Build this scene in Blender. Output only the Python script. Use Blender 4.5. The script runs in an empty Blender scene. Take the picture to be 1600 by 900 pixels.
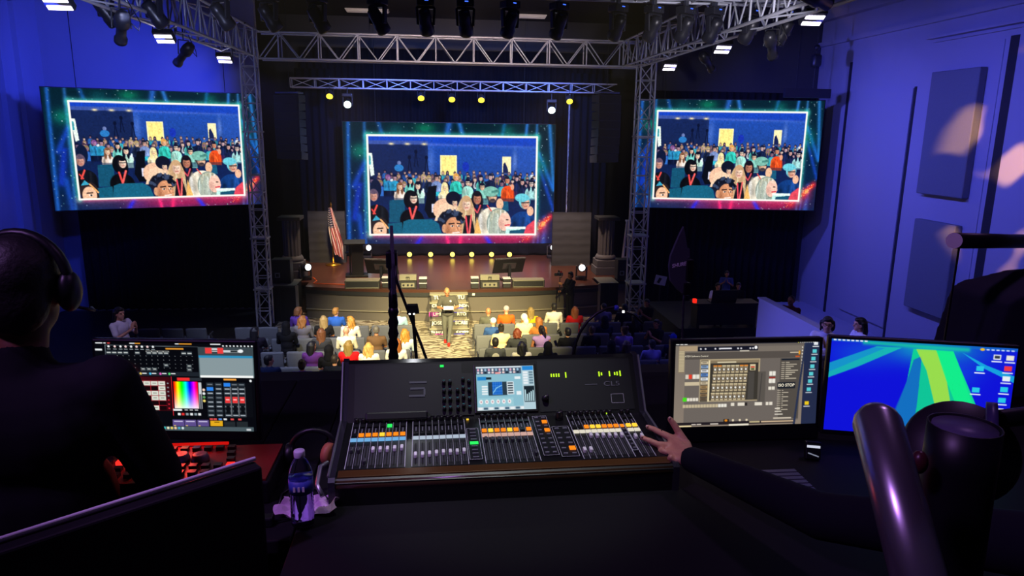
import bpy, bmesh, math, random
import numpy as np
from mathutils import Vector, Matrix

S = bpy.context.scene
COL = S.collection
random.seed(7)
RNG = np.random.default_rng(7)
PI = math.pi

# ------------------------------------------------------------------ camera
F_PX, CAM_Z = 1110.0, 6.3
PSI, TH, RHO = [math.radians(a) for a in (6.0, 12.4, 0.75)]
_d = Vector((math.sin(PSI) * math.cos(TH), math.cos(PSI) * math.cos(TH), -math.sin(TH)))
_r0 = Vector((math.cos(PSI), -math.sin(PSI), 0))
_u0 = _r0.cross(_d)
_r = _r0 * math.cos(RHO) + _u0 * math.sin(RHO)
_u = _u0 * math.cos(RHO) - _r0 * math.sin(RHO)
CAM = Vector((0, 0, CAM_Z))
cd = bpy.data.cameras.new('camera')
cam = bpy.data.objects.new('camera', cd)
COL.objects.link(cam)
cd.sensor_width = 36.0
cd.lens = F_PX / 1600 * 36
cd.clip_start = 0.05
cd.clip_end = 200
m3 = Matrix((_r, _u, -_d)).transposed()
cam.matrix_world = Matrix.Translation(CAM) @ m3.to_4x4()
S.camera = cam
S.view_settings.view_transform = 'Standard'
S.view_settings.look = 'None'
S.view_settings.gamma = 1.0
S.view_settings.exposure = 0.0
S.view_settings.use_curve_mapping = False
try:
    S.cycles.use_denoising = True
    S.cycles.max_bounces = 6
    S.cycles.diffuse_bounces = 3
    S.cycles.sample_clamp_indirect = 4.0
except Exception:
    pass


def ray(px, py):
    return _d + _r * ((px - 800) / F_PX) - _u * ((py - 450) / F_PX)


def at(px, py, Y):            # a point of the hall Y metres in front of the booth
    v = ray(px, py)
    return CAM + v * (Y / v.y)


def atz(px, py, Z):           # a point of the hall at height Z
    v = ray(px, py)
    return CAM + v * ((Z - CAM_Z) / v.z)


def atx(px, py, X):           # a point of the hall on a side wall
    v = ray(px, py)
    return CAM + v * (X / v.x)


# ------------------------------------------------------------------ world and main lights
w = bpy.data.worlds.new('hall_air')
S.world = w
w.use_nodes = True
w.node_tree.nodes['Background'].inputs[0].default_value = (0.012, 0.014, 0.06, 1)
w.node_tree.nodes['Background'].inputs[1].default_value = 0.25
# thin stage haze in the hall air
_vs = w.node_tree.nodes.new('ShaderNodeVolumeScatter')
_vs.inputs['Color'].default_value = (0.85, 0.88, 1.0, 1)
_vs.inputs['Density'].default_value = 0.0007
_vs.inputs['Anisotropy'].default_value = 0.3
w.node_tree.links.new(_vs.outputs[0], w.node_tree.nodes['World Output'].inputs['Volume'])


def lamp(name, kind, loc, target, color, energy, size=0.2, spot=60, blend=0.6, parent=None):
    ld = bpy.data.lights.new(name, kind)
    ld.color = color
    ld.energy = energy
    if kind == 'SPOT':
        ld.spot_size = math.radians(spot)
        ld.spot_blend = blend
        ld.shadow_soft_size = size
    elif kind == 'AREA':
        ld.shape = 'DISK'
        ld.size = size
    else:
        ld.shadow_soft_size = size
    o = bpy.data.objects.new(name, ld)
    COL.objects.link(o)
    o.location = loc
    if target is not None:
        o.rotation_euler = (Vector(target) - Vector(loc)).to_track_quat('-Z', 'Y').to_euler()
    if parent is not None:
        o.parent = parent
        o.location = Vector(loc) - parent.location
    return o


# front-of-house wash on the presenter, the aisle and the near seats (unseen lamps above the booth)
lamp('front_wash', 'SPOT', (-2.4, 4.0, 10.5), (-0.7, 20.6, 0.4), (1.0, 0.85, 0.46), 30000, 0.15, 23, 0.9)
lamp('front_wash', 'SPOT', (3.0, 4.0, 10.5), (1.1, 21.8, 0.6), (1.0, 0.82, 0.36), 42000, 0.15, 20, 0.9)
# cool wash on the left seats
lamp('seat_wash', 'SPOT', (-5.0, 13.0, 8.4), (-4.0, 18.6, 0.4), (0.55, 0.62, 1.0), 3000, 0.3, 44, 0.9)
# stage wash
lamp('stage_wash', 'SPOT', (-3.2, 24.2, 8.3), (-1.5, 27.5, 1.1), (1.0, 0.66, 0.40), 3600, 0.3, 75, 0.8)
lamp('stage_wash', 'SPOT', (4.2, 24.2, 8.3), (3.0, 27.5, 1.1), (1.0, 0.64, 0.44), 3600, 0.3, 75, 0.8)
# spots added to brighten the front and side trusses, no fixtures of their own
lamp('added_truss_fill', 'SPOT', (0.6, 15.2, 8.4), (0.7, 24.0, 8.7), (1.0, 0.74, 0.68), 3200, 0.2, 62, 0.9)
lamp('added_truss_fill', 'SPOT', (5.0, 10.5, 7.6), (6.33, 18.0, 8.9), (0.92, 0.86, 1.0), 700, 0.2, 60, 0.9)
lamp('added_truss_fill', 'SPOT', (-4.4, 10.5, 7.6), (-5.75, 18.0, 8.9), (0.5, 0.55, 1.0), 500, 0.2, 60, 0.9)
lamp('added_side_fill', 'SPOT', (-5.4, 10.5, 8.2), (-6.9, 14.6, 2.2), (0.62, 0.5, 1.0), 420, 0.2, 24, 0.9)  # lavender fill spots added to brighten the people at the sides
lamp('added_side_fill', 'SPOT', (6.6, 9.8, 8.2), (6.9, 12.3, 2.8), (0.55, 0.45, 1.0), 260, 0.2, 30, 0.9)
lamp('added_side_fill', 'SPOT', (6.6, 15.5, 8.2), (8.0, 20.2, 2.0), (0.5, 0.42, 1.0), 300, 0.2, 20, 0.9)
lamp('added_console_fill', 'SPOT', (0.25, 1.2, 10.4), (0.2, 2.15, 5.3), (0.92, 0.96, 0.95), 420, 0.1, 15, 0.7)  # white lamp added overhead to light the console
lamp('added_bottle_fill', 'SPOT', (-2.2, 0.4, 9.8), (-0.42, 1.85, 5.25), (0.62, 0.30, 1.0), 260, 0.1, 12, 0.8)  # violet lamp added to brighten the bottle
# blue fill lamps added to tint the dark backdrop
lamp('added_backdrop_fill', 'SPOT', (-1.5, 25.2, 8.3), (-1.5, 31.0, 5.6), (0.10, 0.22, 1.0), 1500, 0.3, 110, 0.9)
lamp('added_backdrop_fill', 'SPOT', (3.5, 25.2, 8.3), (3.5, 31.0, 5.6), (0.10, 0.22, 1.0), 1500, 0.3, 110, 0.9)
# violet ceiling wash above the control booth
lamp('booth_wash', 'SPOT', (-3.4, -0.6, 10.0), (-0.4, 2.1, 5.2), (0.58, 0.26, 1.0), 400, 0.25, 60, 0.8)
lamp('booth_wash', 'SPOT', (3.4, 3.4, 10.2), (1.0, 2.2, 5.3), (0.62, 0.30, 0.9), 120, 0.25, 50, 0.8)


# ------------------------------------------------------------------ materials
def lin(c):
    return c / 12.92 if c <= 0.04045 else ((c + 0.055) / 1.055) ** 2.4


def rgb(h):
    if isinstance(h, str):
        h = h.lstrip('#')
        return tuple(lin(int(h[i:i + 2], 16) / 255) for i in (0, 2, 4))
    return tuple(h)


MATS = {}


def mat(name, col, rough=0.6, metal=0.0, var=0.12, scale=8.0, bump=0.0, spec=0.5, coat=0.0):
    if name in MATS:
        return MATS[name]
    m = bpy.data.materials.new(name)
    m.use_nodes = True
    nt = m.node_tree
    b = nt.nodes['Principled BSDF']
    c = rgb(col)
    b.inputs['Roughness'].default_value = rough
    b.inputs['Metallic'].default_value = metal
    b.inputs['Specular IOR Level'].default_value = spec
    b.inputs['Coat Weight'].default_value = coat
    tc = nt.nodes.new('ShaderNodeTexCoord')
    nz = nt.nodes.new('ShaderNodeTexNoise')
    nz.inputs['Scale'].default_value = scale
    nz.inputs['Detail'].default_value = 4
    nt.links.new(tc.outputs['Object'], nz.inputs['Vector'])
    mx = nt.nodes.new('ShaderNodeMix')
    mx.data_type = 'RGBA'
    mx.inputs[6].default_value = tuple(x * (1 - var) for x in c) + (1,)
    mx.inputs[7].default_value = tuple(min(1, x * (1 + var)) for x in c) + (1,)
    nt.links.new(nz.outputs['Fac'], mx.inputs[0])
    nt.links.new(mx.outputs[2], b.inputs['Base Color'])
    if bump:
        bp = nt.nodes.new('ShaderNodeBump')
        bp.inputs['Strength'].default_value = bump
        bp.inputs['Distance'].default_value = 0.01
        nt.links.new(nz.outputs['Fac'], bp.inputs['Height'])
        nt.links.new(bp.outputs['Normal'], b.inputs['Normal'])
    MATS[name] = m
    return m


def glow(name, col, strength, sample=True):
    if name in MATS:
        return MATS[name]
    m = bpy.data.materials.new(name)
    m.use_nodes = True
    nt = m.node_tree
    nt.nodes.clear()
    e = nt.nodes.new('ShaderNodeEmission')
    e.inputs[0].default_value = rgb(col) + (1,)
    e.inputs[1].default_value = strength
    o = nt.nodes.new('ShaderNodeOutputMaterial')
    nt.links.new(e.outputs[0], o.inputs[0])
    if not sample:
        m.cycles.emission_sampling = 'NONE'
    MATS[name] = m
    return m


def picture_mat(name, strength):
    m = bpy.data.materials.new(name)
    m.use_nodes = True
    nt = m.node_tree
    nt.nodes.clear()
    a = nt.nodes.new('ShaderNodeAttribute')
    a.attribute_name = 'Col'
    e = nt.nodes.new('ShaderNodeEmission')
    e.inputs[1].default_value = strength
    nt.links.new(a.outputs['Color'], e.inputs[0])
    o = nt.nodes.new('ShaderNodeOutputMaterial')
    nt.links.new(e.outputs[0], o.inputs[0])
    return m


# ------------------------------------------------------------------ object helpers
def tag(o, label, cat, group=None):
    o['label'] = label
    o['category'] = cat
    if group:
        o['group'] = group
    return o


def struct(o):
    o['kind'] = 'structure'
    return o


def thing(name, label, cat, loc=(0, 0, 0), rz=0.0, group=None):
    o = bpy.data.objects.new(name, None)
    COL.objects.link(o)
    o.empty_display_size = 0.1
    o.location = loc
    o.rotation_euler = (0, 0, rz)
    return tag(o, label, cat, group)


def link(name, me, parent=None, material=None, loc=None, rot=None, scale=None):
    o = bpy.data.objects.new(name, me)
    COL.objects.link(o)
    if parent is not None:
        o.parent = parent
    if material is not None:
        if len(me.materials) == 0:
            me.materials.append(material)
        elif me.materials[0] != material:
            o.material_slots[0].link = 'OBJECT'
            o.material_slots[0].material = material
    if loc is not None:
        o.location = loc
    if rot is not None:
        o.rotation_euler = rot
    if scale is not None:
        o.scale = scale
    return o


def copy_tree(o, parent=None):
    c = o.copy()
    COL.objects.link(c)
    if parent is not None:
        c.parent = parent
    for ch in list(o.children):
        copy_tree(ch, c)
    return c


def frame_to(v):              # rotation taking +Z to v
    return Vector(v).to_track_quat('Z', 'Y').to_matrix()


class MB:
    def __init__(self):
        self.bm = bmesh.new()

    def box(self, c, size, rot=None, bev=0.0, seg=2):
        tmp = bmesh.new()
        bmesh.ops.create_cube(tmp, size=1.0)
        bmesh.ops.scale(tmp, vec=Vector(size), verts=tmp.verts)
        if bev:
            bmesh.ops.bevel(tmp, geom=list(tmp.edges), offset=bev, segments=seg, affect='EDGES', profile=0.5)
        if rot is not None:
            bmesh.ops.rotate(tmp, cent=(0, 0, 0), matrix=rot, verts=tmp.verts)
        bmesh.ops.translate(tmp, vec=Vector(c), verts=tmp.verts)
        return self._join(tmp)

    def _join(self, tmp):
        me = bpy.data.meshes.new('t')
        tmp.to_mesh(me)
        tmp.free()
        self.bm.from_mesh(me)
        bpy.data.meshes.remove(me)
        return self

    def tube(self, pts, r, seg=8, caps=True, flat=1.0):
        pts = [Vector(p) for p in pts]
        n = len(pts)
        rs = [r] * n if not isinstance(r, (list, tuple)) else list(r)
        rings = []
        prev = None
        for i, p in enumerate(pts):
            t = (pts[min(i + 1, n - 1)] - pts[max(i - 1, 0)])
            if t.length < 1e-9:
                t = Vector((0, 0, 1))
            t.normalize()
            if prev is None:
                a = Vector((1, 0, 0)) if abs(t.x) < 0.9 else Vector((0, 1, 0))
                a = (a - t * a.dot(t)).normalized()
            else:
                a = (prev - t * prev.dot(t)).normalized()
            prev = a
            b = t.cross(a)
            rings.append([self.bm.verts.new(p + (a * math.cos(k * 2 * PI / seg) + b * math.sin(k * 2 * PI / seg) * flat) * rs[i])
                          for k in range(seg)])
        for i in range(n - 1):
            for k in range(seg):
                self.bm.faces.new((rings[i][k], rings[i][(k + 1) % seg], rings[i + 1][(k + 1) % seg], rings[i + 1][k]))
        if caps:
            self.bm.faces.new(rings[0][::-1])
            self.bm.faces.new(rings[-1])
        return self

    def capsule(self, p0, p1, r0, r1, seg=12):
        p0, p1 = Vector(p0), Vector(p1)
        t = (p1 - p0)
        L = t.length
        if L < 1e-6:
            return self.ball(p0, (r0,) * 3, seg)
        t /= L
        pts, rs = [], []
        for k in range(4):
            a = PI / 2 * k / 4
            pts.append(p0 - t * r0 * math.cos(a)); rs.append(max(1e-4, r0 * math.sin(a)))
        pts.append(p0); rs.append(r0)
        pts.append(p1); rs.append(r1)
        for k in range(3, -1, -1):
            a = PI / 2 * k / 4
            pts.append(p1 + t * r1 * math.cos(a)); rs.append(max(1e-4, r1 * math.sin(a)))
        return self.tube(pts, rs, seg)

    def ball(self, c, r, seg=14, rot=None):
        tmp = bmesh.new()
        bmesh.ops.create_uvsphere(tmp, u_segments=seg, v_segments=max(6, seg * 2 // 3), radius=1.0)
        bmesh.ops.scale(tmp, vec=Vector(r), verts=tmp.verts)
        if rot is not None:
            bmesh.ops.rotate(tmp, cent=(0, 0, 0), matrix=rot, verts=tmp.verts)
        bmesh.ops.translate(tmp, vec=Vector(c), verts=tmp.verts)
        return self._join(tmp)

    def lathe(self, prof, seg=20, c=(0, 0, 0), rot=None):
        c = Vector(c)
        rings = []
        for (r, z) in prof:
            ring = []
            for k in range(seg):
                v = Vector((max(r, 1e-4) * math.cos(k * 2 * PI / seg), max(r, 1e-4) * math.sin(k * 2 * PI / seg), z))
                if rot is not None:
                    v = rot @ v
                ring.append(self.bm.verts.new(v + c))
            rings.append(ring)
        for i in range(len(rings) - 1):
            for k in range(seg):
                self.bm.faces.new((rings[i][k], rings[i][(k + 1) % seg], rings[i + 1][(k + 1) % seg], rings[i + 1][k]))
        self.bm.faces.new(rings[0][::-1])
        self.bm.faces.new(rings[-1])
        return self

    def prism(self, poly, thick, c=(0, 0, 0), rot=None):     # poly in local XZ, thickness along Y
        c = Vector(c)
        fr, bk = [], []
        for (x, z) in poly:
            a, b = Vector((x, -thick / 2, z)), Vector((x, thick / 2, z))
            if rot is not None:
                a, b = rot @ a, rot @ b
            fr.append(self.bm.verts.new(a + c)); bk.append(self.bm.verts.new(b + c))
        self.bm.faces.new(fr)
        self.bm.faces.new(bk[::-1])
        n = len(poly)
        for i in range(n):
            self.bm.faces.new((fr[i], bk[i], bk[(i + 1) % n], fr[(i + 1) % n]))
        return self

    def mesh(self, name, smooth=False, fix=True):
        if fix:
            bmesh.ops.recalc_face_normals(self.bm, faces=self.bm.faces)
        me = bpy.data.meshes.new(name)
        self.bm.to_mesh(me)
        self.bm.free()
        if smooth:
            me.polygons.foreach_set('use_smooth', [True] * len(me.polygons))
        return me

    def build(self, name, material, parent=None, smooth=False, loc=None, rot=None):
        return link(name, self.mesh(name, smooth), parent, material, loc, rot)


def voxel(mb, size, it=3, name='body'):
    me = mb.mesh('tmp')
    o = bpy.data.objects.new('tmp', me)
    COL.objects.link(o)
    md = o.modifiers.new('r', 'REMESH')
    md.mode = 'VOXEL'
    md.voxel_size = size
    sm = o.modifiers.new('s', 'SMOOTH')
    sm.factor = 0.5
    sm.iterations = it
    dg = bpy.context.evaluated_depsgraph_get()
    out = bpy.data.meshes.new_from_object(o.evaluated_get(dg))
    out.name = name
    out.polygons.foreach_set('use_smooth', [True] * len(out.polygons))
    bpy.data.objects.remove(o)
    bpy.data.meshes.remove(me)
    return out


_ROD = {}


def rod(name, p0, p1, r, material, parent=None, seg=6):
    """one straight bar; alike bars share their mesh"""
    key = (material.name, seg)
    if key not in _ROD:
        b = MB()
        b.tube([(0, 0, -0.5), (0, 0, 0.5)], 1.0, seg)
        me = b.mesh('bar', True)
        me.materials.append(material)
        _ROD[key] = me
    p0, p1 = Vector(p0), Vector(p1)
    o = bpy.data.objects.new(name, _ROD[key])
    COL.objects.link(o)
    if parent is not None:
        o.parent = parent
    d = p1 - p0
    o.location = (p0 + p1) / 2
    o.rotation_euler = d.to_track_quat('Z', 'Y').to_euler()
    o.scale = (r, r, d.length)
    return o


_BOX = {}


def bx(name, c, size, material, parent=None, rot=None, bev=0.0):
    """one box; unbevelled boxes share their mesh"""
    if bev:
        b = MB().box((0, 0, 0), size, None, bev)
        return link(name, b.mesh(name), parent, material, c, rot)
    k = material.name
    if k not in _BOX:
        _BOX[k] = MB().box((0, 0, 0), (1, 1, 1)).mesh('block')
        _BOX[k].materials.append(material)
    return link(name, _BOX[k], parent, None, c, rot, size)


def text(name, body, size, material, parent, loc, rot, align='CENTER', depth=0.0, shear=0.0, sx=1.0, off=0.0):
    cu = bpy.data.curves.new('t', 'FONT')
    cu.body = body
    cu.size = size
    cu.align_x = align
    cu.align_y = 'CENTER'
    cu.extrude = depth
    cu.shear = shear
    cu.offset = off
    t = bpy.data.objects.new('t', cu)
    COL.objects.link(t)
    dg = bpy.context.evaluated_depsgraph_get()
    me = bpy.data.meshes.new_from_object(t.evaluated_get(dg))
    bpy.data.objects.remove(t)
    bpy.data.curves.remove(cu)
    me.materials.clear()
    return link(name, me, parent, material, loc, rot, (sx, 1, 1))


M = dict(
    black=mat('black_paint', '#0b0b10', 0.55),
    blackgloss=mat('black_gloss', '#08080c', 0.22),
    plastic=mat('black_plastic', '#101116', 0.4),
    dark=mat('dark_grey', '#1c1d22', 0.6),
    alu=mat('aluminium', '#b4b7bf', 0.35, 0.85, 0.1, 14),
    steel=mat('brushed_steel', '#7f848e', 0.3, 0.9),
    drape=mat('black_drape', '#15161f', 0.95, 0, 0.25, 5, 0.1, 0.1),
    wallpaint=mat('painted_plaster', '#a5a4b4', 0.75, 0, 0.05, 1.5, 0.05, 0.3),
    wallgroove=mat('wall_groove', '#20222c', 0.8),
    acoustic=mat('acoustic_fabric', '#767a80', 0.95, 0, 0.08, 30, 0.1, 0.1),
    ceil=mat('ceiling_black', '#0e0f16', 0.9),
    white=mat('white_plastic', '#d8d8dc', 0.5),
    gold=mat('gold_metal', '#c9962e', 0.3, 0.9),
)

# ================================================================== the hall
XL, XR, YB, YF, ZC = -13.0, 14.0, 26.0, -5.0, 10.9


def carpet_mat():
    m = bpy.data.materials.new('patterned_carpet')
    m.use_nodes = True
    nt = m.node_tree
    b = nt.nodes['Principled BSDF']
    b.inputs['Roughness'].default_value = 0.95
    tc = nt.nodes.new('ShaderNodeTexCoord')
    nz = nt.nodes.new('ShaderNodeTexNoise')
    nz.inputs['Scale'].default_value = 1.6
    nz.inputs['Detail'].default_value = 2
    ad = nt.nodes.new('ShaderNodeMixRGB')
    ad.blend_type = 'ADD'
    ad.inputs[0].default_value = 0.9
    wv = nt.nodes.new('ShaderNodeTexWave')
    wv.inputs['Scale'].default_value = 1.5
    wv.inputs['Distortion'].default_value = 9.0
    wv.inputs['Detail'].default_value = 3
    wv.inputs['Detail Scale'].default_value = 1.6
    wv.bands_direction = 'Y'
    cr = nt.nodes.new('ShaderNodeValToRGB')
    cr.color_ramp.elements[0].position = 0.25
    cr.color_ramp.elements[0].color = rgb('#675c4c') + (1,)
    cr.color_ramp.elements[1].position = 0.7
    cr.color_ramp.elements[1].color = rgb('#b9b09c') + (1,)
    nt.links.new(tc.outputs['Object'], nz.inputs['Vector'])
    nt.links.new(tc.outputs['Object'], ad.inputs[1])
    nt.links.new(nz.outputs['Color'], ad.inputs[2])
    nt.links.new(ad.outputs[0], wv.inputs['Vector'])
    nt.links.new(wv.outputs['Fac'], cr.inputs[0])
    nt.links.new(cr.outputs[0], b.inputs['Base Color'])
    return m


M['carpet'] = carpet_mat()
M['stagefloor'] = mat('stage_vinyl', '#4a2c22', 0.28, 0, 0.3, 1.2, 0.02, 0.5)
M['stagefront'] = mat('stage_fascia', '#5a5450', 0.7, 0, 0.12, 2.0)


def slab(name, x0, x1, y0, y1, z0, z1, material):
    o = MB().box(((x0 + x1) / 2, (y0 + y1) / 2, (z0 + z1) / 2), (x1 - x0, y1 - y0, z1 - z0)).build(name, material)
    return struct(o)


fl = slab('floor', XL - 0.2, XR + 0.2, YF, 32, -0.3, 0.0, M['carpet'])
ce = slab('ceiling', XL - 0.2, XR + 0.2, YF, 32, ZC, ZC + 0.2, M['ceil'])
wl = slab('wall_left', XL - 0.3, XL, YF, 32, 0, ZC, M['wallpaint'])
wr = slab('wall_right', XR, XR + 0.3, YF, 32, 0, ZC, M['wallpaint'])
wb = slab('wall_back', XL, XR, 31.7, 32.0, 0, ZC, M['black'])
wf = slab('wall_front', XL, XR, YF, YF + 0.2, 0, ZC, M['wallpaint'])
# side returns of the proscenium, painted, behind the side screens
wp = slab('wall_proscenium_left', XL, -6.1, YB, YB + 0.25, 0, ZC, M['wallpaint'])
slab('wall_proscenium_right', 7.4, XR, YB, YB + 0.25, 0, ZC, mat('dark_plaster', '#3c3c48', 0.8))

# right wall relief: dark joints, raised panels, cornice and ledge
def wall_y(px, py):
    return atx(px, py, XR).y


def wallstrip(name, y0, y1, z0, z1, proud, material, parent, bev=0.0):
    return bx(name, (XR - proud / 2, (y0 + y1) / 2, (z0 + z1) / 2), (proud, abs(y1 - y0), z1 - z0), material, parent, None, bev)


for (px, py, wd) in ((1320, 200, 0.12), (1424, 200, 0.10), (1568, 190, 0.30)):
    y = wall_y(px, py)
    wallstrip('wall_joint', y - wd / 2, y + wd / 2, 0, 8.75 if px != 1424 else 7.75, 0.03, M['wallgroove'], wr)
wallstrip('wall_panel', wall_y(1424, 200) + 0.06, wall_y(1345, 200), 0.4, 7.7, 0.06, M['wallpaint'], wr)
wallstrip('wall_panel', wall_y(1560, 200) + 0.2, wall_y(1424, 200) - 0.06, 0.0, 8.7, 0.02, M['wallpaint'], wr)
wallstrip('wall_panel', 10.0, wall_y(1568, 200) - 0.16, 0.0, 8.9, 0.07, M['wallpaint'], wr)
wallstrip('cornice', 6, YB, 9.45, 9.6, 0.14, M['wallpaint'], wr)
wallstrip('cornice', 6, YB, 10.3, ZC, 0.3, M['wallpaint'], wr)
wallstrip('ledge', 10, 19.9, 9.0, 9.06, 0.22, M['wallpaint'], wr)
wallstrip('ledge', 10, 19.7, 8.9, 8.94, 0.12, M['wallpaint'], wr)
for (a, b, z0, z1, lab) in ((1447, 1522, None, None, 'upper'), (1440, 1512, None, None, 'lower')):
    if lab == 'upper':
        ya, yb = wall_y(1450, 250), wall_y(1524, 250)
        zt, zb = atx(1480, 112, XR).z, atx(1447, 302, XR).z
    else:
        ya, yb = wall_y(1436, 380), wall_y(1502, 380)
        zt, zb = atx(1440, 341, XR).z, 1.4
    o = MB().box((XR - 0.134, (ya + yb) / 2, (zt + zb) / 2), (0.22, abs(ya - yb), zt - zb), None, 0.02, 1).build('acoustic_panel', M['acoustic'])
    tag(o, 'grey fabric acoustic panel on the blue-lit wall, %s of the two' % lab, 'acoustic panel')
# left wall pilaster
for px in (12, 40):
    y = atx(px, 200, XL).y
    bx('pilaster', (XL + 0.08, y, 5), (0.16, 0.25, 10), M['wallpaint'], wl)

# ------------------------------------------------------------------ stage
ST = 1.1
arc = []
for k in range(25):
    x = -4.5 + 10.05 * k / 24
    arc.append((x, 23.32 + 0.026 * (x - 0.8) ** 2))
RX = Matrix.Rotation(-PI / 2, 3, 'X')
stage = thing('stage', 'dark glossy stage with a curved grey front below the centre screen', 'stage', (0, 0, 0))
poly = arc + [(5.55, 25.0), (7.0, 25.0), (7.0, 31.6), (-5.6, 31.6), (-5.6, 24.75), (-4.5, 24.75)]
MB().prism(poly, 0.1, (0, 0, ST - 0.05), RX).build('stage_deck', M['stagefloor'], stage)
inner = [(x, y + 0.06) for x, y in arc] + [(5.5, 25.05), (6.95, 25.05), (6.95, 31.5), (-5.55, 31.5), (-5.55, 24.8), (-4.45, 24.8)]
MB().prism(inner, 0.86, (0, 0, 0.43 + 0.002), RX).build('stage_fascia', M['stagefront'], stage)
lip = [(x, y - 0.03) for x, y in arc] + [(x, y + 0.25) for x, y in arc[::-1]]
MB().prism(lip, 0.13, (0, 0, ST - 0.165), RX).build('stage_lip', M['dark'], stage)
foot = [(x, y - 0.04) for x, y in arc] + [(x, y + 0.2) for x, y in arc[::-1]]
MB().prism(foot, 0.03, (0, 0, 0.34), RX).build('fascia_rail', mat('rail_beige', '#8d8678', 0.6), stage)
bx('cable_socket', (1.15, 23.27, ST - 0.15), (0.09, 0.02, 0.07), M['white'], stage)

# stairs with printed risers
M['riser'] = mat('printed_riser', '#55534f', 0.5, 0, 0.1, 3)
M['tread'] = mat('stair_tread', '#9c9580', 0.7)
M['print'] = mat('white_print', '#f4f2ea', 0.5, 0, 0.02)
M['pblue'] = mat('blue_print', '#3a39c8', 0.5)
M['pmag'] = mat('magenta_print', '#b23aa0', 0.5)
sx0 = atz(672, 523, 0).x
sx1 = atz(733, 523, 0).x
sy0 = atz(700, 523, 0).y
stair_c = (sx0 + sx1) / 2
stairs = thing('stage_stairs', 'short stage stairs with printed slogan risers behind the presenter', 'stairs', (stair_c, sy0, 0))
SWD = sx1 - sx0
lines = [('Yo soy p', 'al centro', 0.105), ('JOSE', 'SCRES', 0.15), ('LIMI', 'RTO', 0.14), ('CREA', 'MENDA', 0.13), ('TU', 'TU', 0.17)]
going = (23.3 - sy0) / 5
for k in range(5):
    z0, z1 = 0.205 * k, 0.205 * (k + 1)
    y0 = going * k
    bx('riser', (0, y0 + 0.015, (z0 + z1) / 2), (SWD, 0.03, z1 - z0 - 0.004), M['riser'], stairs)
    bx('tread', (0, y0 + going / 2 + 0.005, z1 - 0.012), (SWD + 0.03, going + 0.03, 0.03), M['tread'], stairs)
    a, b, sz = lines[k]
    text('lettering', a, sz, M['print'], stairs, (-0.39, y0 - 0.004, (z0 + z1) / 2 - 0.005), (PI / 2, 0, 0), 'CENTER', 0.001, 0, 1.05, 0.004)
    text('lettering', b, sz, M['print'], stairs, (0.40, y0 - 0.004, (z0 + z1) / 2 - 0.005), (PI / 2, 0, 0), 'CENTER', 0.001, 0, 1.05, 0.004)
    if k == 4:
        bx('accent_mark', (0.462, y0 - 0.004, z1 - 0.022), (0.045, 0.002, 0.016), M['print'], stairs, (0, -0.5, 0))
    if k in (0, 1, 2, 3):
        bx('print_band', (0.30, y0 - 0.001, z0 + 0.02 if k in (0, 3) else z1 - 0.05), (0.34, 0.004, 0.03), M['pblue'], stairs)
    if k in (0, 2):
        bx('print_band', (-0.30 if k == 0 else -0.5, y0 - 0.001, z0 + 0.022 if k == 0 else z0 + 0.1), (0.3, 0.004, 0.035 if k == 0 else 0.14), M['pmag'], stairs)
for s in (-1, 1):
    MB().prism([(0, 0), (going * 5, 0), (going * 5, 1.0), (going * 4, 1.0), (0, 0.2)], 0.02, (s * (SWD / 2 - 0.02), 0, 0),
               Matrix.Rotation(PI / 2, 3, 'Z')).build('stringer', M['dark'], stairs)

# side blocks of the stage (dark cabinets with a pale edge)
def side_block(xa, xb, ytop, Y, edge_right, lab):
    pa, pb = at(xa, ytop, Y), at(xb, ytop, Y)
    t = thing('stage_wing_block', lab, 'stage block', ((pa.x + pb.x) / 2, Y + 0.5, 0))
    wdt, h = pb.x - pa.x, pa.z
    bx('body', (0, 0, h / 2), (wdt, 1.0, h), M['dark'], t, None, 0.01)
    bx('top_plate', (0, 0, h + 0.01), (wdt + 0.04, 1.04, 0.025), mat('worn_top', '#5c5b58', 0.7, 0, 0.5, 60), t)
    bx('corner_post', ((wdt / 2 + 0.03) * (1 if edge_right else -1), -0.49, h / 2), (0.09, 0.06, h), mat('corner_beige', '#a39b85', 0.6), t)
    for k in (-0.25, 0.25):
        bx('front_panel', (wdt * k, -0.51, h / 2), (wdt * 0.46, 0.02, h * 0.9), M['black'], t)
    return t


BLK_L = side_block(413, 462, 447, 23.6, True, 'dark wing block with a pale edge beside the stage below the flag')
BLK_R = side_block(938, 966, 443, 23.95, False, 'dark wing block with a pale edge beside the lattice tower and camera operator')

# booth front wall, side terraces, side platform
bwall = slab('wall_booth', -6.2, 6.3, 3.1, 3.25, 3.9, 5.19, M['black'])
slab('floor_booth', -6.2, 6.3, YF + 0.2, 3.25, 4.1, 4.4, M['black'])
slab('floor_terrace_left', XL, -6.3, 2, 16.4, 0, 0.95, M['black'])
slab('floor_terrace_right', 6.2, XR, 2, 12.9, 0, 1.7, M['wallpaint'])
PX = 7.4
pe = atx(1186, 467, PX)
PY0 = 12.56
slab('wall_parapet', PX, PX + 0.14, PY0, pe.y, 0, pe.z, M['wallpaint'])
slab('trim_parapet', PX - 0.03, PX + 0.17, PY0, pe.y + 0.02, pe.z, pe.z + 0.04, M['wallpaint'])
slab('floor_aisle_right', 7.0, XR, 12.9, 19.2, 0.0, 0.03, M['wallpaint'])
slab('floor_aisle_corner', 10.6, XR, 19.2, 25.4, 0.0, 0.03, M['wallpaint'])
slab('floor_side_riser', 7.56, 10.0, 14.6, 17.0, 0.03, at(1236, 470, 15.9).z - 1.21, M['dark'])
slab('floor_shade_left', XL, -6.0, 16.4, 25.4, 0.0, 0.02, M['black'])  # black sheet over the carpet, painting in the unlit floor
slab('floor_side_platform', 6.9, 10.6, 19.2, 22.6, 0, 0.8, M['black'])


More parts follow.
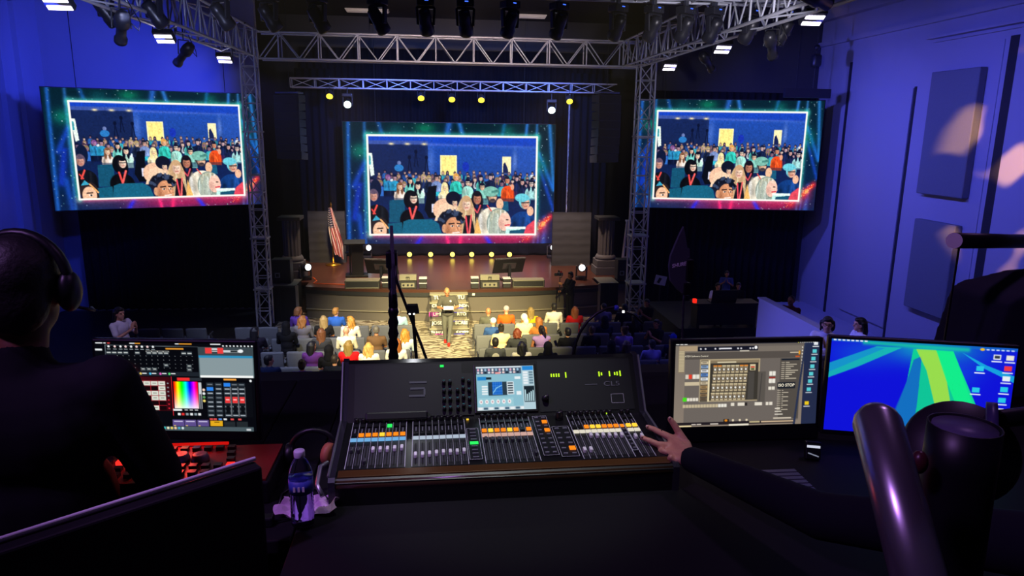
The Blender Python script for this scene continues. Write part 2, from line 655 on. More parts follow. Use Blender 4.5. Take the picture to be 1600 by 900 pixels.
# ------------------------------------------------------------------ drapes
def drape(name, x0, x1, y, z0, z1, lab, pleat=0.28, amp=0.09, y1=None):
    n = max(8, int(abs(x1 - x0) / pleat * 6))
    me = bpy.data.meshes.new(name)
    v, f = [], []
    ph = random.random() * 6
    rows = 5
    for i in range(n + 1):
        t = i / n
        x = x0 + (x1 - x0) * t
        yy = y + ((y1 - y) * t if y1 is not None else 0)
        for j in range(rows):
            s = j / (rows - 1)
            a = amp * (0.5 + 0.6 * (1 - s))
            off = a * math.sin(2 * PI * x / pleat + ph + 0.6 * math.sin(x * 1.7)) + 0.03 * math.sin(5 * x + 3 * s)
            v.append((x, yy + off, z0 + (z1 - z0) * s))
    for i in range(n):
        for j in range(rows - 1):
            a = i * rows + j
            f.append((a, a + rows, a + rows + 1, a + 1))
    me.from_pydata(v, [], f)
    me.polygons.foreach_set('use_smooth', [True] * len(f))
    o = link(name, me, None, M['drape'])
    md = o.modifiers.new('cloth', 'SOLIDIFY')
    md.thickness = 0.01
    return tag(o, lab, 'curtain')


drape('curtain', -12.2, -5.9, 25.6, 0.0, 4.2, 'black pleated curtain hanging below the screen beside the flag side of the stage')
drape('curtain', 7.2, 13.55, 25.5, 0.0, 7.8, 'black curtain hanging below the screen beside the panelled blue wall')
drape('curtain', -5.6, 7.4, 31.3, 1.1, 9.6, 'wide black backdrop curtain behind the centre screen')
drape('curtain', -5.5, -4.1, 29.3, 1.1, 8.6, 'black wing curtain behind the flag')
drape('curtain', 5.3, 6.9, 29.0, 1.1, 8.6, 'black wing curtain behind the fluted column beside the grey flat')
drape('skirt_curtain', -3.9, 5.0, 30.05, 1.11, 1.62, 'low black skirt hanging under the centre screen', 0.7, 0.05)

# ------------------------------------------------------------------ trusses
M['truss'] = mat('truss_aluminium', '#c0c4d0', 0.42, 0.35, 0.1, 14)


def truss(name, lab, p0, p1, w, h, bays, rc=0.03, rb=0.016, posts=True, cat='truss'):
    """box truss between two points of its lower axis; w across, h high (or deep for a tower)"""
    p0, p1 = Vector(p0), Vector(p1)
    t = thing(name, lab, cat, p0)
    d = p1 - p0
    L = d.length
    d.normalize()
    if abs(d.z) > 0.9:
        a, b = Vector((1, 0, 0)), Vector((0, 1, 0))
    else:
        b = Vector((0, 0, 1))
        a = d.cross(b).normalized()
    cs = [a * (-w / 2), a * (w / 2), a * (w / 2) + b * h, a * (-w / 2) + b * h]
    for c in cs:
        rod('chord', c, c + d * L, rc, M['truss'], t, 8)
    st = L / bays
    faces = [(0, 3), (1, 2), (0, 1), (3, 2)]
    for fi, (i, j) in enumerate(faces):
        for k in range(bays):
            q0, q1 = d * (st * k), d * (st * (k + 1))
            qm = d * (st * (k + 0.5))
            if fi < 2 and posts:
                rod('brace', cs[i] + q0, cs[j] + qm, rb, M['truss'], t)
                rod('brace', cs[j] + qm, cs[i] + q1, rb, M['truss'], t)
                rod('brace', cs[i] + qm, cs[j] + qm, rb * 1.25, M['truss'], t)
            elif fi >= 2 or not posts:
                if (k + fi) % 2:
                    rod('brace', cs[i] + q0, cs[j] + q1, rb, M['truss'], t)
                else:
                    rod('brace', cs[j] + q0, cs[i] + q1, rb, M['truss'], t)
                if not posts:
                    rod('brace', cs[i] + q0, cs[j] + q0, rb, M['truss'], t)
    return t


ZT0, ZT1 = 8.43, 9.22
truss('lighting_truss', 'large horizontal box truss spanning the stage front above the centre screen', (-5.5, 24, ZT0), (6.65, 24, ZT0), 0.5, ZT1 - ZT0, 10, 0.035, 0.02)
truss('lighting_truss', 'box truss running to the front truss on the flag side of the hall', (-5.75, 23.7, ZT0), (-5.75, 9.5, ZT0), 0.55, ZT1 - ZT0, 14, 0.035, 0.02)
truss('lighting_truss', 'box truss running to the front truss on the panelled wall side of the hall', (6.33, 23.7, ZT0), (6.33, 9.5, ZT0), 0.55, ZT1 - ZT0, 14, 0.035, 0.02)
bz0, bz1 = at(700, 141, 28.6).z, at(700, 127, 28.6).z
truss('lighting_truss', 'slim upstage truss carrying the yellow stage lamps', (at(455, 136, 28.6).x, 28.6, bz0), (at(962, 143, 28.6).x, 28.6, bz0), 0.35, bz1 - bz0, 14, 0.025, 0.014, False)
tl = truss('truss_tower', 'tall lattice tower standing between the curtain and the flag side of the stage', (-5.66, 22.95, 0), (-5.66, 22.95, ZT1), 0.42, 0.42, 17, 0.03, 0.017, False, 'truss tower')
tr = truss('truss_tower', 'tall lattice tower standing beside the fluted column near the panelled wall', (6.78, 23.3, 0), (6.78, 23.3, ZT1), 0.5, 0.5, 15, 0.03, 0.017, False, 'truss tower')
for t, wdt in ((tl, 0.42), (tr, 0.5)):
    for z in (1.25, 2.9, 6.2):
        bx('coupling_plate', (0, wdt / 2, z), (wdt + 0.1, wdt + 0.1, 0.05), M['truss'], t)
    bx('base_plate', (0, wdt / 2, 0.012), (wdt + 0.25, wdt + 0.25, 0.024), M['dark'], t)
for px, py, lab in ((510, 300, 'slim lattice mast beside the centre screen, behind the flag'), (893, 300, 'slim lattice mast beside the centre screen, behind the grey flat')):
    p = at(px, py, 29.6)
    truss('truss_mast', lab, (p.x, 29.6, 1.1), (p.x, 29.6, bz0), 0.3, 0.3, 18, 0.02, 0.012, False, 'truss tower')


# ------------------------------------------------------------------ painted pictures for the screens
class Pic:
    def __init__(self, w, h, bg=(0, 0, 0)):
        self.w, self.h = w, h
        self.a = np.empty((h, w, 3), float)
        self.a[:] = bg
        yy, xx = np.mgrid[0:h, 0:w]
        self.X, self.Y = (xx + 0.5) / w, (yy + 0.5) / h
        self.sx, self.sy, self.ox, self.oy = 1.0, 1.0, 0.0, 0.0

    def view(self, x0, y0, x1, y1):           # work in another coordinate frame
        self.ox, self.oy, self.sx, self.sy = x0, y0, 1 / (x1 - x0), 1 / (y1 - y0)
        self.GX, self.GY = x0 + self.X * (x1 - x0), y0 + self.Y * (y1 - y0)
        self.px = (x1 - x0) / self.w
        self.clip = None
        return self

    def c(self, col):
        if isinstance(col, str):
            col = col.lstrip('#')
            return np.array([int(col[i:i + 2], 16) / 255 for i in (0, 2, 4)])
        return np.array(col, float)

    def _win(self, x0, y0, x1, y1):
        i0 = max(0, int((x0 - self.ox) * self.sx * self.w) - 1)
        i1 = min(self.w, int((x1 - self.ox) * self.sx * self.w) + 2)
        j0 = max(0, int((y0 - self.oy) * self.sy * self.h) - 1)
        j1 = min(self.h, int((y1 - self.oy) * self.sy * self.h) + 2)
        return (slice(j0, max(j0, j1)), slice(i0, max(i0, i1)))

    def _blend(self, s, al, col):
        if self.clip is not None:
            x0, y0, x1, y1 = self.clip
            gx, gy = self.GX[s], self.GY[s]
            al = al * ((gx >= x0) & (gx <= x1) & (gy >= y0) & (gy <= y1))
        al = al[..., None]
        self.a[s] = self.a[s] * (1 - al) + self.c(col) * al

    def rect(self, x0, y0, x1, y1, col, al=1.0):
        s = self._win(x0, y0, x1, y1)
        p = self.px
        gx, gy = self.GX[s], self.GY[s]
        cov = np.clip((gx - x0) / p + .5, 0, 1) * np.clip((x1 - gx) / p + .5, 0, 1)
        q = p * (self.GY[1, 0] - self.GY[0, 0]) / p
        cov = cov * np.clip((gy - y0) / q + .5, 0, 1) * np.clip((y1 - gy) / q + .5, 0, 1)
        self._blend(s, cov * al, col)

    def ell(self, x, y, rx, ry, col, al=1.0, rot=0.0, soft=None):
        R = max(rx, ry) * (1 if soft is None else 2.2)
        s = self._win(x - R, y - R, x + R, y + R)
        dx, dy = self.GX[s] - x, self.GY[s] - y
        if rot:
            c_, s_ = math.cos(rot), math.sin(rot)
            dx, dy = dx * c_ + dy * s_, -dx * s_ + dy * c_
        q = np.sqrt((dx / rx) ** 2 + (dy / ry) ** 2)
        if soft is None:
            cov = np.clip((1 - q) * min(rx, ry) / self.px + .5, 0, 1)
        else:
            cov = np.exp(-(q * 1.2) ** 2)
        self._blend(s, cov * al, col)

    def poly(self, pts, col, al=1.0):
        P = np.array(pts, float)
        s = self._win(P[:, 0].min(), P[:, 1].min(), P[:, 0].max(), P[:, 1].max())
        gx0, gy0 = self.GX[s], self.GY[s]
        cov = np.zeros(gx0.shape)
        p = self.px
        for ox in (-.25, .25):
            for oy in (-.25, .25):
                gx, gy = gx0 + ox * p, gy0 + oy * p
                ins = np.zeros(gx.shape, bool)
                j = len(P) - 1
                for i in range(len(P)):
                    xi, yi = P[i]
                    xj, yj = P[j]
                    if yi != yj:
                        ins ^= ((yi > gy) != (yj > gy)) & (gx < (xj - xi) * (gy - yi) / (yj - yi) + xi)
                    j = i
                cov += ins * 0.25
        self._blend(s, cov * al, col)

    def line(self, x0, y0, x1, y1, wd, col, al=1.0, soft=False):
        m = wd * 3
        s = self._win(min(x0, x1) - m, min(y0, y1) - m, max(x0, x1) + m, max(y0, y1) + m)
        gx, gy = self.GX[s], self.GY[s]
        dx, dy = x1 - x0, y1 - y0
        L2 = dx * dx + dy * dy + 1e-9
        t = np.clip(((gx - x0) * dx + (gy - y0) * dy) / L2, 0, 1)
        d = np.hypot(gx - x0 - t * dx, gy - y0 - t * dy)
        cov = np.exp(-(d / wd) ** 2) if soft else np.clip((wd / 2 - d) / self.px + .5, 0, 1)
        self._blend(s, cov * al, col)

    def add(self, cov, col):
        self.a += cov[..., None] * self.c(col)

    def mesh(self, name, W, H):
        """a flat picture surface, W x H metres, centred, facing -Y, colour on its points"""
        w, h = self.w, self.h
        me = bpy.data.meshes.new(name)
        xs = (np.arange(w) / (w - 1) - .5) * W
        zs = (.5 - np.arange(h) / (h - 1)) * H
        co = np.zeros((h, w, 3))
        co[..., 0] = xs[None, :]
        co[..., 2] = zs[:, None]
        me.vertices.add(w * h)
        me.vertices.foreach_set('co', co.ravel())
        idx = np.arange(w * h).reshape(h, w)
        q = np.stack([idx[:-1, :-1], idx[1:, :-1], idx[1:, 1:], idx[:-1, 1:]], -1).reshape(-1, 4)
        nf = len(q)
        me.loops.add(nf * 4)
        me.loops.foreach_set('vertex_index', q.ravel().astype(np.int32))
        me.polygons.add(nf)
        me.polygons.foreach_set('loop_start', np.arange(0, nf * 4, 4, dtype=np.int32))
        me.update(calc_edges=True)
        a = np.clip(self.a, 0, 1)
        a = np.where(a <= 0.04045, a / 12.92, ((a + 0.055) / 1.055) ** 2.4)
        at_ = me.attributes.new('Col', 'FLOAT_COLOR', 'POINT')
        out = np.ones((w * h, 4), np.float32)
        out[:, :3] = a.reshape(-1, 3)
        at_.data.foreach_set('color', out.ravel())
        return me


def audience_picture():
    p = Pic(420, 236).view(55, 42, 1545, 895)
    # star field with aurora streaks
    p.a[:] = p.c('#04222e')
    gx, gy = p.GX, p.GY
    p.a[:] = p.c('#05202c') * (1 - p.Y[..., None]) + p.c('#08204a') * p.Y[..., None]
    for (x0, y0, x1, y1, wd, col, al) in ((95, 40, 75, 895, 14, '#1f62c8', .8), (205, 40, 190, 895, 12, '#2f74d0', .6), (1410, 40, 1400, 895, 10, '#3b8ae0', .6),
                                          (1500, 40, 1540, 500, 14, '#2a7bd0', .8), (300, 40, 330, 150, 16, '#1a58b0', .7), (790, 40, 770, 150, 22, '#2a66d0', .8),
                                          (860, 40, 890, 150, 16, '#2f78d8', .8), (1180, 40, 1160, 150, 14, '#1a68c0', .7), (1340, 40, 1330, 150, 12, '#2f78d8', .8),
                                          (160, 470, 120, 700, 26, '#1536c0', .8), (200, 320, 120, 480, 20, '#1848d0', .7), (150, 680, 170, 895, 20, '#1a4fc8', .7),
                                          (1430, 250, 1530, 480, 16, '#1f6cd8', .8), (1440, 360, 1540, 640, 14, '#1848c8', .7), (1480, 700, 1470, 895, 20, '#1a5fc8', .8),
                                          (1440, 720, 1430, 895, 10, '#2a60e0', .6)):
        p.line(x0, y0, x1, y1, wd, col, al, True)
    for (x, y, rx, ry, col, al) in ((620, 80, 80, 40, '#0d8a60', .7), (170, 240, 70, 60, '#0d8a70', .7), (1450, 330, 60, 90, '#0c7468', .6), (1200, 90, 60, 40, '#0d6a60', .6),
                                    (420, 90, 70, 40, '#0c5a60', .5), (900, 860, 420, 60, '#a8205a', .95), (1250, 850, 220, 55, '#b02050', .9), (1430, 770, 90, 60, '#d02848', .9),
                                    (600, 860, 90, 60, '#5a2a78', .7), (340, 850, 160, 50, '#3c3560', .6)):
        p.ell(x, y, rx, ry, col, al, 0, 1)
    for (x0, y0, x1, y1, wd, col) in ((590, 830, 550, 895, 16, '#2a28e8'), (770, 830, 780, 895, 14, '#ff2a78'), (870, 830, 860, 895, 16, '#ff2a70'), (1050, 830, 1090, 895, 18, '#2a30f0'),
                                      (1350, 850, 1520, 690, 26, '#d8283c'), (1400, 800, 1510, 700, 10, '#ff5030')):
        p.line(x0, y0, x1, y1, wd, col, .85, True)
    for k in range(330):
        x, y = RNG.uniform(60, 1540), RNG.uniform(45, 892)
        p.ell(x, y, RNG.uniform(1.5, 4.5), RNG.uniform(1.5, 4.5), '#cfeaf6' if RNG.random() < .8 else '#90f0d0', RNG.uniform(.3, 1))
    for k in range(70):
        t = RNG.random()
        p.ell(1330 + 190 * t + RNG.normal(0, 14), 850 - 165 * t + RNG.normal(0, 16), 4, 4, '#ff7a4a' if RNG.random() < .7 else '#ffd0a0', .9)
    p.ell(1470, 745, 20, 20, '#ffb060', 1, 0, 1)
    # glowing frame
    FX0, FY0, FX1, FY1 = 222, 132, 1412, 818
    for (x0, y0, x1, y1) in ((FX0, FY0, FX1, FY0), (FX1, FY0, FX1, FY1), (FX1, FY1, FX0, FY1), (FX0, FY1, FX0, FY0)):
        p.line(x0, y0, x1, y1, 22, '#46c8b8' if y0 < 500 or y1 < 500 else '#f06a90', .75, True)
    # camera picture of the hall
    p.clip = (FX0, FY0, FX1, FY1)
    g = np.clip((p.GY - 130) / 300, 0, 1)
    ins = (p.GX > FX0) & (p.GX < FX1) & (p.GY > FY0) & (p.GY < FY1)
    base = p.c('#1644c4') * (1 - g[..., None]) + p.c('#16306e') * g[..., None]
    p.a[ins] = base[ins]
    p.rect(222, 190, 640, 480, '#142046', .85)
    p.rect(222, 166, 640, 192, '#4a5a9a', .7)
    p.line(640, 190, 1412, 205, 10, '#5a74d0', .6, True)
    p.rect(640, 200, 1280, 400, '#2450a8', .6)
    p.ell(660, 300, 30, 110, '#5a80d8', .6, 0, 1)
    p.rect(1280, 200, 1412, 420, '#2a58b8', .7)
    p.ell(1255, 300, 20, 90, '#7a98e0', .6, 0, 1)
    for x in (386, 497, 615):
        p.ell(x, 188, 22, 9, '#ffe9b0', 1, 0, 1)
    p.rect(725, 262, 842, 402, '#fdf0b0'); p.rect(735, 270, 834, 400, '#ffe98a')
    p.rect(1165, 268, 1228, 384, '#fff0b8'); p.poly([(1170, 384), (1172, 320), (1185, 306), (1205, 350), (1210, 384)], '#152050')
    p.poly([(218, 252), (252, 252), (264, 400), (240, 410)], '#e8f6ec'); p.poly([(222, 270), (240, 270), (243, 330), (224, 332)], '#2f9aa8')
    # camera crew at the far wall
    for (x, y) in ((510, 280), (555, 240), (628, 280)):
        p.ell(x, y, 12, 14, '#0a1230'); p.line(x, y, x - 12, y + 100, 6, '#0a1230'); p.line(x, y, x + 14, y + 100, 6, '#0a1230')
    p.ell(438, 318, 13, 15, '#6a7ab0'); p.ell(436, 352, 32, 24, '#2a78c0')
    p.ell(905, 340, 24, 34, '#1830b0', .9)

    def head(x, y, s, skin, hair, long_=False, face=0.0, beard=False, glasses=False):
        p.ell(x, y - .12 * s, .62 * s, .78 * s, hair)
        if long_:
            p.ell(x - .42 * s, y + .6 * s, .3 * s, 1.0 * s, hair); p.ell(x + .42 * s, y + .6 * s, .3 * s, 1.0 * s, hair)
        streaks(x, y - .1 * s, .58 * s, .7 * s, hair, 8)
        p.ell(x + face * s, y + .08 * s, .45 * s, .62 * s, skin)
        dk = p.c(skin) * 0.55
        p.ell(x + face * s - .3 * s, y + .15 * s, .2 * s, .5 * s, dk, .55, 0, 1)
        p.ell(x + face * s + .14 * s, y - .1 * s, .2 * s, .3 * s, np.clip(p.c(skin) * 1.25, 0, 1), .6, 0, 1)
        p.ell(x + face * s, y - .42 * s, .42 * s, .2 * s, hair)
        p.ell(x + face * s - .18 * s, y + .02 * s, .09 * s, .05 * s, dk); p.ell(x + face * s + .2 * s, y + .02 * s, .09 * s, .05 * s, dk)
        p.line(x + face * s + .02 * s, y + .05 * s, x + face * s + .05 * s, y + .25 * s, .07 * s, dk, .6)
        p.line(x + face * s - .12 * s, y + .42 * s, x + face * s + .16 * s, y + .4 * s, .09 * s, '#b4544c' if not beard else '#40302c')
        if beard:
            p.ell(x + face * s, y + .5 * s, .36 * s, .24 * s, '#2a2430', .8)
        if glasses:
            p.line(x + face * s - .4 * s, y, x + face * s + .42 * s, y - .02 * s, .12 * s, '#141824', .8)

    def torso(x, y, s, col, w=1.25):
        p.ell(x, y + 1.9 * s, w * s, 1.15 * s, col)
        p.rect(x - w * s, y + 1.9 * s, x + w * s, y + 3.4 * s, col)
        cc = p.c(col)
        for k in range(7):
            xx = x + RNG.uniform(-.85, .85) * w * s
            f_ = RNG.uniform(.45, 1.5)
            p.line(xx, y + RNG.uniform(1.0, 1.8) * s, xx + RNG.uniform(-.4, .4) * s, y + RNG.uniform(2.0, 3.2) * s, .13 * s, np.clip(cc * f_ + (.05 if f_ > 1 else 0), 0, 1), .7, True)
        p.ell(x - w * s * .6, y + 2.2 * s, .4 * s, .9 * s, cc * .5, .6, 0, 1)

    def streaks(x, y, rx, ry, col, n=14):
        cc = p.c(col)
        for k in range(n):
            a = RNG.uniform(-1, 1)
            f_ = RNG.uniform(.5, 1.7)
            h_ = ry * math.sqrt(max(0.05, 1 - a * a))
            p.line(x + a * rx, y - h_ * .8, x + a * rx * 1.1, y + h_ * .8, max(2.0, rx * .05), np.clip(cc * f_ + (.06 if f_ > 1.2 else 0), 0, 1), .6, True)

    cols = ['#101c48', '#16285c', '#28a0b8', '#1c2c66', '#3068c0', '#0c1636', '#e0ecf4', '#2050a0', '#38b0c0', '#402a60']
    skins = ['#b8909a', '#d8b0a0', '#8a6a80', '#e8c8b8', '#c49a90']
    hairs = ['#0a0f2a', '#141a3a', '#3a2a3a', '#50424a', '#8a7050']
    for row in range(4):                       # the dense far rows
        s = 14 + 4.5 * row
        for k in range(26 - 2 * row):
            x = 300 + (1090 / (25 - 2 * row)) * k + RNG.uniform(-10, 10)
            y = 385 + 26 * row + RNG.uniform(-8, 8)
            torso(x, y, s, cols[RNG.integers(len(cols))])
            head(x, y, s, skins[RNG.integers(5)], hairs[RNG.integers(5)], RNG.random() < .5)
    p.rect(222, 545, 1412, 820, '#0e1c48', .75)
    # people in the middle, each as in the broadcast picture
    mid = [(245, 440, 26, '#7a6488', '#0c1230', '#2a3c78', 0, 0), (360, 420, 26, '#a87aa8', '#7a4a88', '#2a88c0', 0, 0), (405, 420, 26, '#b08c98', '#0c1230', '#2a9ac8', 0, 0),
           (512, 440, 30, '#e8c0a8', '#0c1024', '#7ae0d0', 1, 0), (606, 412, 24, '#c8a8a0', '#b09a70', '#203060', 1, 0), (645, 425, 28, '#e8c8b0', '#a89060', '#182444', 0, 1),
           (698, 420, 28, '#d8a898', '#181c30', '#7a90c8', 0, 1), (836, 415, 34, '#e8b088', '#e0a050', '#30c0b0', 0, 0), (918, 450, 32, '#f0d0b8', '#121630', '#a8e8d8', 0, 1),
           (1012, 420, 26, '#d8b8b0', '#101630', '#50c0b8', 1, 0), (1080, 410, 28, '#d8b8b8', '#101a3a', '#101c40', 0, 0), (1270, 420, 26, '#c8a8b0', '#0c1430', '#142250', 1, 0),
           (1310, 445, 28, '#d8a8a0', '#0c1228', '#182450', 1, 0), (1375, 455, 34, '#d8c0b8', '#0e1634', '#a8e0e0', 1, 1), (440, 480, 34, '#f0c8a8', '#7a5038', '#f0d8c8', 1, 0),
           (565, 475, 36, '#f0d0b8', '#0a0e20', '#c8f0e0', 1, 0), (755, 480, 36, '#f4d8a8', '#f0e0a0', '#f4e8b8', 1, 0), (1022, 480, 36, '#e8c0a0', '#141a30', '#90d8c8', 0, 1)]
    for (x, y, s, sk, hr, sh, lg, gl) in mid:
        torso(x, y, s, sh); head(x, y, s, sk, hr, lg, 0.05, False, gl)
    # orange shirt
    torso(1205, 440, 42, '#f0501e', 1.1); head(1200, 432, 34, '#d89070', '#141830', False, .12); p.ell(1240, 480, 12, 22, '#e8a080')
    # seats
    p.rect(222, 560, 1412, 600, '#0f2048', .5)
    p.poly([(365, 575), (470, 570), (475, 730), (360, 730)], '#14506e')
    p.poly([(1165, 580), (1210, 580), (1215, 650), (1170, 650)], '#1a5878')
    # older man, left edge
    p.ell(270, 500, 40, 70, '#0e1836'); torso(275, 560, 62, '#10131c', 1.3); head(255, 545, 54, '#c89080', '#5a4a60', False, 0.02)
    p.line(240, 640, 262, 670, 10, '#e84040'); p.line(276, 612, 250, 670, 12, '#f05048')
    # woman in black with red lanyard
    torso(520, 590, 62, '#0c0d14', 1.35); p.ell(512, 570, 48, 66, '#0a0b12'); head(532, 560, 54, '#f0cab4', '#0c0c14', True, .06, False, True)
    torso(530, 608, 58, '#0b0c12', 1.35)
    p.line(505, 630, 522, 705, 14, '#e84a48'); p.line(552, 620, 524, 705, 14, '#f0605c')
    # dark figure, bag
    p.poly([(610, 640), (640, 480), (700, 470), (690, 560), (720, 700), (640, 700)], '#0a0d18'); p.rect(662, 600, 700, 660, '#d8d8f0')
    # leaning woman
    p.ell(760, 640, 90, 80, '#f0c0a0'); p.poly([(680, 720), (720, 610), (800, 570), (850, 640), (800, 720)], '#f4cfae'); p.ell(815, 560, 52, 48, '#101428'); head(825, 590, 38, '#f0c4a8', '#101428', False, .05)
    # woman with lanyard behind
    head(985, 560, 60, '#b87860', '#14101c', True, .05); torso(985, 590, 52, '#1c1622', 1.1); p.line(955, 620, 985, 660, 10, '#e05060'); p.line(1010, 610, 990, 660, 10, '#e05060')
    # man with cap and white shirt
    torso(1095, 560, 84, '#fdf2dc', 1.2); head(1092, 545, 64, '#eab898', '#3a3438', False, .1, True, True)
    p.ell(1085, 512, 56, 36, '#7ab8a8'); p.poly([(1090, 508), (1140, 496), (1146, 516), (1090, 522)], '#4a8a80'); p.ell(1150, 600, 26, 40, '#f0bc98')
    p.line(1060, 610, 1090, 650, 8, '#e85048')
    # older man with blue jacket
    torso(1320, 590, 84, '#123c80', 1.2); head(1330, 590, 66, '#e0a890', '#70c8d8', False, .1, False, True); p.ell(1310, 555, 50, 30, '#68c8d8'); p.ell(1372, 650, 24, 34, '#f0b898')
    # long blonde hair, centre
    p.ell(905, 690, 66, 140, '#d8b888'); p.poly([(850, 820), (860, 640), (900, 560), (960, 620), (985, 820)], '#c8a880'); streaks(905, 710, 60, 130, '#c8a880', 34); head(908, 600, 66, '#f4c8b0', '#c8a078', True, .04)
    p.poly([(880, 820), (905, 680), (945, 680), (975, 820)], '#14141c'); p.line(905, 690, 920, 815, 12, '#e84858'); p.line(945, 680, 930, 815, 12, '#f06868')
    p.poly([(965, 820), (985, 690), (1020, 820)], '#f0b868')
    # seat front
    p.poly([(445, 820), (460, 725), (500, 710), (660, 708), (710, 740), (735, 820)], '#17607e')
    p.poly([(340, 820), (350, 740), (450, 730), (450, 820)], '#145874')
    # young man with curly dark hair
    p.ell(795, 715, 88, 70, '#161a2c'); p.ell(818, 775, 62, 82, '#d8946c'); p.ell(752, 775, 18, 32, '#e0a078')
    p.ell(775, 790, 22, 60, '#8a5238', .6, 0, 1); p.ell(845, 760, 26, 40, '#f4b890', .6, 0, 1)
    for k in range(60):
        a = PI * (1.0 + 1.02 * RNG.random())
        rr = RNG.uniform(.62, 1.05)
        p.ell(800 + 88 * rr * math.cos(a), 728 + 78 * rr * math.sin(a), RNG.uniform(8, 17), RNG.uniform(6, 13), '#0e1220' if RNG.random() < .65 else '#3a4866', .9, RNG.uniform(0, 3))
    p.line(785, 742, 820, 738, 9, '#20161a'); p.line(842, 738, 870, 742, 8, '#20161a'); p.ell(806, 757, 11, 6, '#f4f0ea'); p.ell(808, 757, 6, 6, '#141018'); p.ell(854, 757, 9, 5, '#f4f0ea'); p.ell(855, 757, 5, 5, '#141018')
    p.line(838, 755, 850, 786, 6, '#a86848'); p.line(812, 806, 858, 801, 8, '#fff0e8')
    # woman with long grey-blonde hair, profile
    p.ell(1140, 740, 84, 110, '#8a9a90'); p.ell(1150, 700, 72, 62, '#b8b8a0'); p.ell(1185, 725, 46, 66, '#f4c4b0'); p.poly([(1070, 820), (1090, 720), (1130, 660), (1160, 690), (1120, 820)], '#a8b0a0'); streaks(1115, 745, 50, 100, '#98a498', 30); streaks(1150, 675, 60, 40, '#b0b09a', 16); p.ell(1185, 728, 44, 62, '#f4c4b0'); p.ell(1160, 745, 18, 40, '#b07a70', .5, 0, 1)
    p.line(1190, 752, 1222, 748, 9, '#d02840'); p.ell(1205, 712, 10, 5, '#40302c'); p.poly([(1222, 715), (1236, 738), (1220, 742)], '#f0bca8')
    p.poly([(1190, 820), (1200, 775), (1300, 770), (1310, 820)], '#bfeee4'); p.rect(1195, 762, 1340, 780, '#e8fbf4')
    # red sleeve and seat, lower right
    p.poly([(1325, 820), (1345, 760), (1400, 715), (1415, 720), (1415, 820)], '#e0485c'); p.poly([(1220, 820), (1225, 790), (1335, 780), (1325, 820)], '#17506e')
    # face, lower left
    p.ell(290, 760, 62, 66, '#2a2024'); p.poly([(234, 820), (240, 745), (290, 710), (350, 760), (356, 820)], '#2c2226'); p.ell(292, 790, 48, 62, '#f0be9c')
    p.line(275, 775, 312, 772, 9, '#241a1c'); p.ell(300, 790, 13, 7, '#fff6ee'); p.ell(302, 790, 7, 7, '#1a1418'); p.poly([(240, 720), (268, 682), (300, 712)], '#38a0c0')
    p.line(300, 712, 350, 770, 12, '#f0b070')
    p.clip = None
    n1 = RNG.normal(0, 1, (p.h, p.w))
    n2 = np.kron(RNG.normal(0, 1, (p.h // 3 + 1, p.w // 3 + 1)), np.ones((3, 3)))[:p.h, :p.w]
    p.a *= np.clip(1 + .03 * n1 + .04 * n2, .6, 1.5)[..., None]
    for (x0, y0, x1, y1) in ((FX0, FY0, FX1, FY0), (FX1, FY0, FX1, FY1), (FX1, FY1, FX0, FY1), (FX0, FY1, FX0, FY0)):
        p.line(x0, y0, x1, y1, 13, '#fdfaf0', 1)
    return p


LEDP = audience_picture()
led_me = LEDP.mesh('led_picture', 1.0, 1.0)
M['led'] = picture_mat('led_pixels', 1.15)


def led_screen(pa, pb, zb, zt, lab):
    """LED wall standing between two plan points, facing the audience"""
    pa, pb = Vector((pa[0], pa[1], 0)), Vector((pb[0], pb[1], 0))
    c = (pa + pb) / 2
    W, H = (pb - pa).length, zt - zb
    t = thing('led_screen', lab, 'screen', (c.x, c.y, zb), math.atan2((pb - pa).y, (pb - pa).x))
    o = link('picture', led_me, t, M['led'], (0, -0.012, H / 2), None, (W, 1, H))
    bx('cabinet', (0, 0.12, H / 2), (W + 0.05, 0.24, H + 0.05), M['black'], t)
    for k in range(5):
        x = -W / 2 + W * (k + .5) / 5
        bx('rear_frame', (x, 0.3, H / 2), (0.06, 0.12, H), M['dark'], t)
    for s in (-1, 1):
        rod('hanging_cable', (s * W * 0.35, 0.2, H), (s * W * 0.35, 0.2, ZC - zb), 0.012, M['dark'], t)
    return t


led_screen((-3.86, 30.3), (4.94, 30.3), 1.52, 6.62, 'large centre LED screen above the stage showing a seated audience')
led_screen((-11.53, 22.8), (-5.99, 25.0), 3.79, 7.4, 'LED screen on the flag side of the stage showing a seated audience')
led_screen((6.95, 25.0), (13.25, 24.0), 3.71, 7.47, 'LED screen beside the panelled blue wall showing a seated audience')

# ================================================================== hanging lights
M['lens_violet'] = glow('flood_lens', '#ece0ff', 9.0)
M['lens_yellow'] = glow('par_lens', '#ffe23a', 2.6)
M['lens_cyan'] = glow('beam_lens', '#d8fff0', 9.0)
M['lens_white'] = glow('white_lens', '#f2fbff', 3.0)
M['led_blue'] = glow('blue_display', '#3f6bff', 1.6)
M['lens_dark'] = mat('dark_lens', '#20242c', 0.08, 0, 0.05)
M['fixture'] = mat('fixture_black', '#24252e', 0.36)

